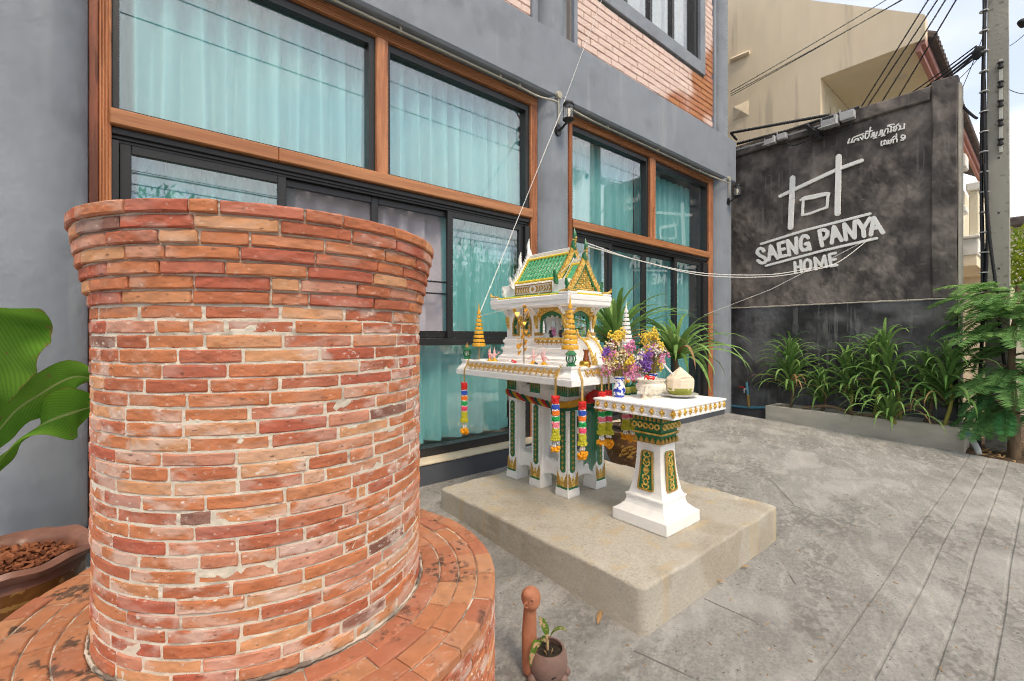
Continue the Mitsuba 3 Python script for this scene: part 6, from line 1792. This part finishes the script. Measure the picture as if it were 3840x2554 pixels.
sb_ = np.array([bx, by, 0]) - .13 * np.array([SN, -CS, 0])
broad_leaf([(sb_[0], sb_[1], .5), D(-190, 1560, 1.75), D(-90, 1460, 1.66), D(-55, 1330, 1.62), D(-30, 1215, 1.60), D(-25, 1165, 1.57), D(-20, 1150, 1.50)], [.01, .03, .20, .335, .36, .31, .20], Rv + .15 * Fv, 1, .05, parent=BL)
broad_leaf([(sb_[0], sb_[1], .48), D(-60, 1720, 1.80), D(40, 1560, 1.80), D(150, 1478, 1.84), D(270, 1415, 1.92), D(360, 1420, 2.0)], [.012, .05, .16, .20, .16, .02], Fv * .9 + Rv * .25 + np.array([0, 0, -.35]), 3, .06, parent=BL)
broad_leaf([(sb_[0], sb_[1], .46), D(-40, 1800, 1.78), D(50, 1670, 1.78), D(160, 1590, 1.82), D(280, 1545, 1.90), D(370, 1520, 2.0)], [.012, .04, .13, .20, .22, .05], Fv * .75 + Rv * .30 + np.array([0, 0, .62]), 6, .08, parent=BL)
for P_ in ([(sb_[0], sb_[1], .32), (sb_[0], sb_[1], .5), D(-190, 1560, 1.75)], [(sb_[0] + .02, sb_[1], .32), (sb_[0], sb_[1], .48), D(-60, 1720, 1.80)], [(sb_[0], sb_[1] + .02, .32), (sb_[0], sb_[1], .46), D(-40, 1860, 1.78)]):
    add('stalk', tube(bez(P_, 6), .013, 8), 'green_stem', BL, smooth=True)

# long-necked terracotta animal pot with a small plant
AP = thing('animal_flower_pot', 'terracotta pot shaped as a long necked animal standing by the brick base', 'pot')
ax, ay = 1.135, 1.190
az = gz(ay)
Rg, Fg = Rv[:2], Fv[:2]
def loc(r, f, z): return (ax + r * Rg[0] + f * Fg[0], ay + r * Rg[1] + f * Fg[1], az + z)
def sph(c, r): return Manifold.sphere(r, 20).translate(tuple(c))
def hullb(a, ra, b, rb): return Manifold.batch_hull([sph(a, ra), sph(b, rb)])
bp_ = lathe([(.03, 0), (.050, .010), (.066, .035), (.071, .062), (.068, .090), (.060, .108), (.058, .112), (.052, .110), (.056, .09), (.060, .062), (.052, .03), (.02, .022)], 40)
bd = Manifold.batch_hull([Manifold.cylinder(.012, .045, .055, 32).translate(loc(.022, 0, .012)), sph(loc(.022, 0, .062), .071), Manifold.cylinder(.004, .060, .058, 32).translate(loc(.022, 0, .110))])
inner = Manifold.batch_hull([Manifold.cylinder(.01, .050, .052, 32).translate(loc(.022, 0, .112)), sph(loc(.022, 0, .072), .055)])
neck = hullb(loc(-.042, .01, .03), .030, loc(-.046, .012, .15), .0275) + hullb(loc(-.046, .012, .15), .0275, loc(-.043, .012, .245), .0235)
head = hullb(loc(-.040, .006, .290), .0365, loc(-.038, .0, .278), .032) + hullb(loc(-.040, .006, .290), .034, loc(-.052, -.012, .310), .019)
feet = sph(loc(-.036, -.030, .014), .018) + sph(loc(.074, -.034, .014), .018) + sph(loc(.060, .045, .014), .018) + hullb(loc(.088, -.02, .05), .010, loc(.090, -.03, .012), .013)
add('body', moved(bp_, *loc(.022, 0, 0)), 'smoked_clay', AP, smooth=50)
for c_, r_ in (((-.036, -.030, .014), .018), ((.074, -.034, .014), .018), ((.060, .045, .014), .018), ((.090, -.01, .030), .013)): add('foot', ball(loc(*c_), r_, 2, (1, 1, 1.25)), 'smoked_clay', AP, smooth=True)
man = (neck + head).refine_to_length(.006).to_mesh()
bm = trimesh.Trimesh(man.vert_properties[:, :3], man.tri_verts, process=False)
trimesh.smoothing.filter_taubin(bm, iterations=5)
add('neck_and_head', bm, 'terracotta', AP, smooth=40)
eye = lambda r, f, z: np.array(loc(r, f, z))
for r, z in ((-.040, .2945), (-.056, .278)):
    c = eye(r, -.0312 if r > -.05 else -.026, z)
    ring = [c + np.array([Rg[0], Rg[1], 0]) * .0085 * math.cos(t) + np.array([0, 0, .0085 * math.sin(t)]) for t in np.linspace(0, 6.283, 17)]
    e = add('eye', tube(ring, .0026, 6), 'terracotta', AP)
    add('pupil', ball(c, .0030), 'brown_clay', e)
add('snout_hole', ball(eye(-.056, -.026, .310), .0030), 'black_soil', AP)
mth = [loc(.022 + .075 * math.sin(t), -.075 * math.cos(t), .040 + .006 * math.cos(6 * t)) for t in np.linspace(-.05, .22, 6)]
add('mouth_mark', tube([loc(.030, -.0675, .044), loc(.038, -.068, .049), loc(.046, -.0665, .050)], .0024, 5), 'black_lacquer', AP)
s = trimesh.creation.cylinder(radius=.0525, height=.01, sections=28).subdivide().subdivide()
add('soil', rough_up(moved(s, *loc(.022, 0, .090)), .006, 60, 3), 'black_soil', AP)
VP = thing('variegated_seedling', 'small pink and green variegated plant in the terracotta animal pot', 'plant')
cc = np.array(loc(.022, 0, .095))
up = np.array([0, 0, 1.0])
def Lp(r, f, z): return tuple(np.array(loc(.022 + r, f, .095 + z)))
broad_leaf([Lp(-.002, 0, .045), Lp(-.008, .006, .075), Lp(-.020, .012, .100), Lp(-.034, .014, .118)], [.006, .026, .026, .002], Rv + .3 * Fv, 1, .15, 'variegated_leaf', VP, wav=.001)
broad_leaf([Lp(.002, 0, .040), Lp(.014, 0, .070), Lp(.034, -.006, .090), Lp(.056, -.012, .092), Lp(.074, -.016, .080)], [.006, .022, .025, .016, .002], Fv + .3 * Rv, 2, .15, 'variegated_leaf', VP, wav=.001)
broad_leaf([Lp(-.004, -.002, .035), Lp(-.024, -.020, .062), Lp(-.046, -.040, .050), Lp(-.060, -.052, .020), Lp(-.066, -.058, -.012)], [.006, .024, .030, .024, .002], Rv * .6 + Fv * .4 + .35 * up, 4, .12, 'variegated_leaf', VP, wav=.001)
for e in ((-.002, 0, .045), (.002, 0, .040), (-.004, -.002, .035)): add('stalk', tube([tuple(cc - up * .004), Lp(*e)], .0026, 6), 'pale_stem', VP)
for q_ in range(6): add('dry_stub', tube([Lp(.01 * math.cos(q_ * 2), .012 * math.sin(q_ * 2) - .008, -.004), Lp(.016 * math.cos(q_ * 2), .018 * math.sin(q_ * 2) - .010, .016)], .0018, 5), 'dry_leaf', VP, uv=(.8, .5))

# plants in the planter
PLANTS = [  # Y, X, stem height, lean(x,y), leaves, length, label
    (2.40, 7.18, .74, (0, .0), 84, .62, 'dense strap leaved plant at the left end of the planter, nearest the tap'),
    (2.05, 7.26, .34, (0, -.1), 40, .58, 'small strap leaved plant second from the left end of the planter'),
    (1.72, 7.26, .66, (0, .06), 48, .58, 'upright strap leaved plant with a bare yellow stem in the middle of the planter'),
    (1.46, 7.24, .80, (-.05, 0), 52, .60, 'strap leaved plant with drooping leaves right of the bare yellow stem'),
    (1.18, 7.16, .90, (-.1, .2), 52, .60, 'tallest strap leaved plant of the planter, with a light green tip'),
    (1.24, 7.02, .10, (-.8, .1), 34, .62, 'strap leaved plant that sprawls over the planter edge onto the concrete'),
    (.98, 7.24, .62, (-.1, -.1), 52, .58, 'strap leaved plant behind the slanting yellow stem in the planter'),
    (.80, 7.12, .72, (-.2, -.1), 56, .60, 'strap leaved plant at the right end of the planter, by the concrete pole')]
for i, (y, x, h, ln, n_, L, lab) in enumerate(PLANTS):
    k = thing('planter_plant', lab, 'plant', 'strap leaved plants in the planter')
    b = np.array([x, y, .17]); t = b + np.array([ln[0] * h * .8, ln[1] * h * .8, h])
    st_ = bez([b, b * .5 + t * .5 + np.array([.02, -.04, -.03]), t], 6)
    add('stem', tube(st_, np.linspace(.022, .014, len(st_)), 7), 'green_stem' if i in (2, 3, 4, 5, 7) else 'brown_bark', k, smooth=True)
    strap_head(k, t, int(n_ * 1.02), L * 1.15, 40 + i, .037, .95, lean=(ln[0] * .8 - .15, ln[1] * .6), droop=1.30, down=(b - t) * .62)
k = thing('fallen_stem', 'brown bare stem lying and arching along the planter', 'branch')
scene[k] = PLY(tube(bez([(7.05, 2.2, .25), (7.10, 1.9, .30), (7.12, 1.6, .23), (7.08, 1.35, .26), (7.15, 1.1, .40), (7.16, .95, .36), (7.2, .86, .18)], 6), .020, 7), 'brown_bark', smooth=True)

# feathery tree at the right
FT_ = thing('feathery_tree', 'young tree with feathery compound leaves at the right edge, before the concrete pole', 'tree')
tx, ty = 7.20, .26
trunk = bez([(tx, ty, -.12), (tx + .02, ty, .4), (tx - .02, ty + .02, .9), (tx, ty - .03, 1.78)], 6)
add('trunk', tube(trunk, np.linspace(.055, .02, len(trunk)), 8), 'brown_bark', FT_, smooth=True)
q = random.Random(31)
def frond(base, d, L, droop, seed, tone):
    rr_ = random.Random(seed)
    P_, pos, dd = [], np.array(base, float), np.array(d, float) / np.linalg.norm(d)
    m = 13
    for i in range(m):
        P_.append(pos.copy()); pos = pos + dd * L / m
        dd = dd + np.array([0, 0, -droop / m]); dd /= np.linalg.norm(dd)
    P_ = np.array(P_)
    side = np.cross(dd, [0, 0, 1]); side /= max(1e-6, np.linalg.norm(side))
    V, F = [], []
    for i in range(1, m):
        t = i / m
        ll = L * .30 * math.sin(math.pi * (.12 + .80 * t)) ** .7
        for sub in (0, .5):
            c = P_[i] * (1 - sub) + (P_[min(m - 1, i + 1)]) * sub
            ax_ = P_[i] - P_[i - 1]; ax_ /= np.linalg.norm(ax_)
            nu = np.cross(side, ax_)
            for s_ in (-1, 1):
                tip = c + (side * s_ * .92 + ax_ * .42) * ll + nu * rr_.uniform(-.25, .05) * ll
                mid = c + (side * s_ * .92 + ax_ * .42) * ll * .5
                w = L / m * .33
                o = len(V)
                V += [c, mid + ax_ * w, tip, mid - ax_ * w]
                F += [[o, o + 1, o + 2], [o, o + 2, o + 3]]
    st = tube(P_, np.linspace(.004, .0015, m), 4)
    add('frond', cat(trimesh.Trimesh(np.array(V), F, process=False), st), 'tree_leaf', FT_, uv=(tone, rr_.random()))
for i in range(150):
    h = q.uniform(.14, 1.0) ** .8
    b = np.array([tx, ty, 0]) + np.array([0, 0, 1.78 * h])
    a = q.uniform(0, 6.28)
    br_l = q.uniform(.04, .30) * (1.1 - .3 * h)
    b = b + br_l * np.array([math.cos(a), math.sin(a), q.uniform(-.1, .3)])
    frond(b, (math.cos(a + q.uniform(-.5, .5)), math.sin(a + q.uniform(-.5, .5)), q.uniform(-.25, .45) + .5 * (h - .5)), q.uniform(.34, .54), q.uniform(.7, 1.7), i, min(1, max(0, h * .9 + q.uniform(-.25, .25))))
for i in range(14):
    a = i * 2.4
    add('branch', tube([trunk[6 + i % 12], trunk[6 + i % 12] + np.array([math.cos(a) * .4, math.sin(a) * .4, .16])], [.010, .004], 5), 'brown_bark', FT_)
for cxy, z, r, lab in (((21.3, .15), 3.1, 1.7, 'bright yellow green tree far down the road at the right edge'),):
    k = thing('far_tree', lab, 'tree')
    add('trunk', tube([(cxy[0], cxy[1], -.4), (cxy[0], cxy[1], z)], .12, 8), 'brown_bark', k)
    q = random.Random(3)
    V, F, U = [], [], []
    for i in range(5200):
        d = np.array([q.gauss(0, 1), q.gauss(0, 1), q.gauss(0, 1)]); d /= np.linalg.norm(d)
        rad = r * (q.random() ** .4) * (.72 + .45 * meshkit.noise(d * 2.2 + 5))
        c = np.array([*cxy, z]) + d * rad * np.array([1, 1, 1.15])
        u_ = np.array([q.gauss(0, 1), q.gauss(0, 1), q.gauss(0, 1)]); u_ /= np.linalg.norm(u_)
        w_ = np.cross(u_, d); w_ /= max(1e-6, np.linalg.norm(w_))
        o = len(V); s_ = q.uniform(.05, .10)
        V += [c - u_ * s_, c + w_ * s_ * .45, c + u_ * s_, c - w_ * s_ * .45]; F += [[o, o + 1, o + 2], [o, o + 2, o + 3]]
        U += [(q.random(), 0)] * 4
    add('crown', trimesh.Trimesh(np.array(V), F, process=False), 'bright_leaf', k, uv=np.array(U), kind='stuff')

# trees over the road: seen in the window panes
def street_tree(x, y, h, r, label, seed):
    k = thing('street_tree', label, 'tree', 'trees across the road')
    q = random.Random(seed)
    add('trunk', tube([(x, y, -.4), (x + .1, y, h * .35), (x, y, h * .7)], [.18, .15, .08], 8), 'brown_bark', k)
    V, F, U = [], [], []
    blobs = [(np.array([x + q.gauss(0, r * .42), y + q.gauss(0, r * .3), h * .58 + q.gauss(0, h * .17)]), r * q.uniform(.35, .55)) for _ in range(16)]
    for i in range(7000):
        c0, rb = blobs[i % 16]
        d = np.array([q.gauss(0, 1), q.gauss(0, 1), q.gauss(0, 1)]); d /= np.linalg.norm(d)
        c = c0 + d * rb * q.random() ** .3
        u_ = np.array([q.gauss(0, .6), q.gauss(0, .6), -1]); u_ /= np.linalg.norm(u_)
        w_ = np.cross(u_, d); w_ /= max(1e-6, np.linalg.norm(w_))
        o = len(V); s_ = q.uniform(.08, .15)
        V += [c - u_ * s_, c + w_ * s_ * .35, c + u_ * s_, c - w_ * s_ * .35]; F += [[o, o + 1, o + 2], [o, o + 2, o + 3]]
        U += [(q.random() * .8, 0)] * 4
    add('crown', trimesh.Trimesh(np.array(V), F, process=False), 'tree_leaf', k, uv=np.array(U), kind='stuff')
street_tree(-1.2, -9.6, 6.4, 2.3, 'dark street tree across the road, mirrored in the upper left sliding pane', 1)
street_tree(12.2, -9.8, 5.9, 2.4, 'dark street tree across the road, mirrored beside the insect screens', 2)

# ------------------------------------------------------------------ concrete pole, cables and wires
UP = thing('utility_pole', 'square tapered concrete utility pole with bundled black cables at the right edge', 'pole')
ux, uy = 7.56, .395
pole = lathe([(.098, -.4), (.096, .6), (.091, 2.2), (.083, 4.2), (.072, 7.6)], square=True, center=(ux, uy))
add('shaft', pole, 'pole_concrete', UP)
for z in (1.35, 2.0, 2.63, 3.25, 3.9): add('bolt_hole', moved(lathe([(.011, 0), (.011, .012)], 10), ux - .099 + .0037 * (z - .6), uy - .01, z, ry=math.pi / 2), 'black_groove', UP)
q = random.Random(8)
for i in range(4):
    xx, yy = ux - .098 - .02 * (i % 2), uy + .092 + .022 * (i // 2)
    P_ = [(xx + .010 * math.sin(z * 3 + i), yy + .012 * math.sin(z * 1.7 + i) + .02 * (z < 2.2) * (2.2 - z), z) for z in np.linspace(-.2, 7.3, 40)]
    add('cable', tube(P_, .013, 6), 'cable_black', UP, smooth=True)
add('cable', [tube(bez([(ux - .14, uy + .10, 3.2), (ux - .15, uy + .06, 2.4), (ux - .15, uy + .0, 1.7), (ux - .15, uy - .05, 1.0), (ux - .14, uy - .12, .2)], 8), .016, 6)], 'cable_black', UP, smooth=True)
for z in np.arange(1.5, 6.2, .23): add('cable_tie', moved(lathe([(.040, 0), (.042, .006), (.040, .012)], 8), ux - .108, uy + .104 + (.02 * (2.2 - z) if z < 2.2 else 0), z, s=1.0), 'grey_metal', UP)
# rack of spool insulators on the road side face
rk = add('insulator_rack', box(ux - .115, ux - .086, uy - .040, uy - .010, 3.30, 4.35, .004), 'galvanised', UP)
for z in np.linspace(3.42, 4.28, 5): add('spool', lathe([(.010, z - .045), (.026, z - .035), (.026, z - .020), (.016, z - .010), (.016, z + .010), (.026, z + .020), (.026, z + .03), (.010, z + .04)], 14, center=(ux - .118, uy - .026)), 'black_metal', rk, smooth=40)
add('splice_box', rough_up(ball((ux - .14, uy + .15, 4.50), 1, 2, (.04, .05, .08)), .02, 18, 2), 'cable_black', UP)
add('splice_box', rough_up(ball((ux - .05, uy - .20, 4.70), 1, 2, (.05, .05, .05)), .015, 18, 4), 'cable_black', UP)
lp = []
for i in range(26):
    c = np.array([ux - .05, uy - .20, 4.7]); r = q.uniform(.10, .42)
    t0 = q.uniform(0, 6.28)
    ctr = c + np.array([0, -.22 - .25 * q.random(), .16 * q.random()])
    lp.append(tube([ctr + np.array([.1 * math.sin(t + i), r * .6 * math.cos(t), r * .5 * math.sin(t)]) for t in np.linspace(t0, t0 + q.uniform(2, 5.5), 14)], .006, 4))
add('cable_tangle', cat(lp), 'cable_black', UP, kind='stuff')
add('side_bracket', box(ux - .03, ux + .03, uy + .086, uy + .12, 2.85, 3.12, .005), 'galvanised', UP)


def wire(a, b, sag, r, label, grp='overhead cables of the pole'):
    a, b = np.array(a, float), np.array(b, float)
    k = thing('overhead_cable', label, 'cable', grp)
    s = np.linspace(0, 1, 22)
    P_ = a + (b - a) * s[:, None]
    P_[:, 2] -= sag * 4 * s * (1 - s)
    scene[k] = PLY(tube(P_, r, 5), 'cable_black', smooth=True)
hub = np.array([ux - .14, uy + .16, 4.50])
for i, (u, v, X, rr_, sg) in enumerate(((2738, 1130 / 1.0, None, 0, 0),)): pass
ORD = ('second highest', 'thickest', 'fourth highest', 'uppermost', 'lowest')
G1 = 'cables sagging from the pole to the gap behind the sign wall'
for i, (u, v, dz, rad, sag) in enumerate(((2735, 672, .04, .011, .30), (2738, 690, .0, .014, .30), (2740, 700, -.05, .010, .26), (2736, 682, .08, .008, .24), (2741, 712, -.02, .008, .34))):
    wire(hub + np.array([0, 0, dz]), pt(u, v, X=8.30), sag, rad, ORD[i] + ' cable in the bundle sagging from the pole behind the sign wall', G1)
G2 = 'thin cables rising across the yellow house wall'
for i, (a, b) in enumerate((((2740, 343), (3260, 30)), ((2740, 352), (3330, 22)), ((2740, 360), (3400, -20)))):
    wire(pt(*a, X=8.25), pt(*b, X=8.25) + (pt(*b, X=8.25) - pt(*a, X=8.25)) * .8, .03, .006, ('uppermost', 'middle', 'lowest')[i] + ' of three thin cables rising across the yellow house wall', G2)
G3 = 'steep cables running down behind the sign wall'
for i, (a, b) in enumerate((((3230, 400), (3480, 0)), ((3255, 395), (3515, 0)), ((3305, 385), (3545, 0)), ((3370, 362), (3585, 0)))):
    wire(pt(*a, X=8.2), pt(*b, X=7.9) + (pt(*b, X=7.9) - pt(*a, X=8.2)) * .7, .0, .009, ('leftmost', 'second from left', 'third from left', 'rightmost')[i] + ' of four steep cables running down behind the sign wall', G3)
wire(hub + np.array([.02, 0, -.75]), pt(3592, 375, X=7.72), .02, .015, 'short thick cable from the pole down to the end of the sign wall', 'thick cable at the pole')
G6 = 'fine wires against the sky beside the pole'
for i, (a, b, lab) in enumerate((((3600, 350), (3700, 100), 'fine wire slanting steeply to the pole just left of it, nearest the sign wall'), ((3592, 300), (3690, 190), 'fine wire slanting gently to the left side of the pole'),
                               ((3770, 180), (3850, 120), 'fine wire leaving the right side of the pole, rising'), ((3775, 330), (3850, 352), 'fine wire leaving the right side of the pole, level'))):
    wire(pt(*a, d=5.5), pt(*b, d=5.2), .02, .004, lab, G6)
G4 = 'cables strung along the road on the far side'
for i in range(15):
    z = 4.1 + .16 * i + .05 * math.sin(i * 2.7)
    wire((-30, -8.2 - .05 * (i % 3), z + .1), (40, -8.2 + .05 * (i % 4), z - .05 + .1 * math.sin(i)), .35 + .12 * math.sin(i * 1.9), .018 if i % 4 == 0 else .010, 'cable along the far side of the road, seen only mirrored in the panes', G4)
for z, nm in ((7.0, 'lower'), (7.6, 'upper')): wire((-30, -3.6, z), (44, -3.6, z), .2, .012, nm + ' of two cables above the near road edge, mirrored across the upper panes', 'cables above the near edge of the road')

# white sacred threads
G5 = 'white threads tied to the spirit house'
def thread(path, label, r=.0026):
    k = thing('white_thread', label, 'thread', G5)
    scene[k] = PLY(tube(path, r, 5), 'thread_white', smooth=True)
u1 = np.array([1.945, 2.712, 1.40])
jb = np.array([3.19, 3.055, 3.46])
for o_, nm in ((0, 'lower'), (.008, 'upper')): thread([jb + [0, 0, o_], u1 + [o_, 0, o_]], nm + ' of two straight white threads from the column lantern to the golden umbrella')
thread([jb + [0, 0, .02], pt(2258, -5, Y=3.08)], 'straight white thread from the column lantern up out of the picture')
thread(bez([u1 - [0, 0, .01], pt(1900, 1160, d=3.12), pt(1985, 1130, d=3.05), pt(2088, 1035, d=2.93), (2.236, 1.94, 1.80)], 6), 'slack white thread from the golden umbrella over the eaves to the gable finial', .0022)
w1 = pt(3266, 892, X=7.43)
for s_, (dz1, d3) in enumerate(((0, 1038), (.02, 1030))):
    thread(bez([(2.25, 1.94, 1.83 + dz1), pt(2400, 978, d=3.6), pt(2640, d3 - 5, d=4.4), pt(2880, d3, d=5.1), pt(3030, d3 - 22, d=5.5), pt(3140, 985, d=5.75), w1], 8), ('lower', 'upper')[s_] + ' of two white threads sagging from the gable finial to the sign', .0042)
thread([pt(2640, 1182, Y=3.26), pt(2890, 1086, d=6.1), w1], 'straight white thread from the glass front up to the sign underline', .003)

# litter on the ground
q = random.Random(44)
for i, (u, v, L, lab) in enumerate(((2250, 2312, .11, 'long curled dry leaf against the well side of the concrete plinth'), (2690, 2180, .075, 'light brown dry leaf against the road side of the concrete plinth, nearer its front corner'),
                                  (2795, 2125, .055, 'small dry leaf against the road side of the concrete plinth, farther from its front corner'))):
    p = pt(u, v, z=.012); a = (.5, 2.2, 2.6)[i]
    k = thing('dry_leaf', lab, 'leaf', 'dry leaves at the foot of the plinth')
    d = np.array([math.cos(a), math.sin(a), 0])
    scene[k] = PLY(ribbon([p - d * L / 2, p - d * L * .2 + [0, 0, .010], p + d * L * .2 + [0, 0, .008], p + d * L / 2], [.004, .022, .020, .003], (-d[1], d[0], .4), .25), 'dry_leaf', smooth=True, uv=np.full((12, 2), q.random()))
bits, uvs = [], []
for i in range(130):
    u, v = q.uniform(1900, 3800), q.uniform(1700, 2540)
    p = pt(u, v, z=0.0)
    if 1.55 < p[0] < 3.1 and 1.0 < p[1] < 2.75 or p[1] > 3 or p[0] > 6.8: continue
    p[2] = gz(p[1]) + .002
    L = q.uniform(.004, .013); a = q.uniform(0, 3.1)
    d = np.array([math.cos(a), math.sin(a), 0])
    bits.append(tube([p - d * L, p + d * L * .3 + [0, 0, .002], p + d * L], q.uniform(.0008, .0020), 4)); uvs.append(np.full((len(bits[-1].vertices), 2), q.random()))
structure('ground_litter', cat(bits), 'dry_leaf', 'scattered twigs and leaf bits on the concrete yard', kind='stuff', uv=np.concatenate(uvs))
bits, uvs = [], []
for i in range(260):
    p = np.array([q.uniform(6.88, 8.6), q.uniform(-.7, .62), 0]); p[2] = -.045 + .02 * q.random()
    L = q.uniform(.02, .06); a = q.uniform(0, 6.28); d = np.array([math.cos(a), math.sin(a), q.uniform(-.2, .3)])
    bits.append(ribbon([p - d * L, p + [0, 0, .012], p + d * L], [.004, .025, .004], (-d[1], d[0], .3), .2)); uvs.append(np.full((9, 2), q.random()))
structure('leaf_litter', cat(bits), 'dry_leaf', 'dry brown leaves scattered on the soil bed', kind='stuff', uv=np.concatenate(uvs))
k = thing('drain_pipe', 'short grey and blue drain elbow poking out at the right end of the planter', 'pipe')
add('elbow', tube(bez([(7.02, .60, .16), (6.97, .56, .12), (6.95, .52, .04), (6.93, .50, -.03)], 5), .028, 10), 'grey_metal', k, smooth=True)
add('collar', tube([(7.06, .62, .20), (6.98, .57, .165)], .036, 10), 'blue_pipe', k)
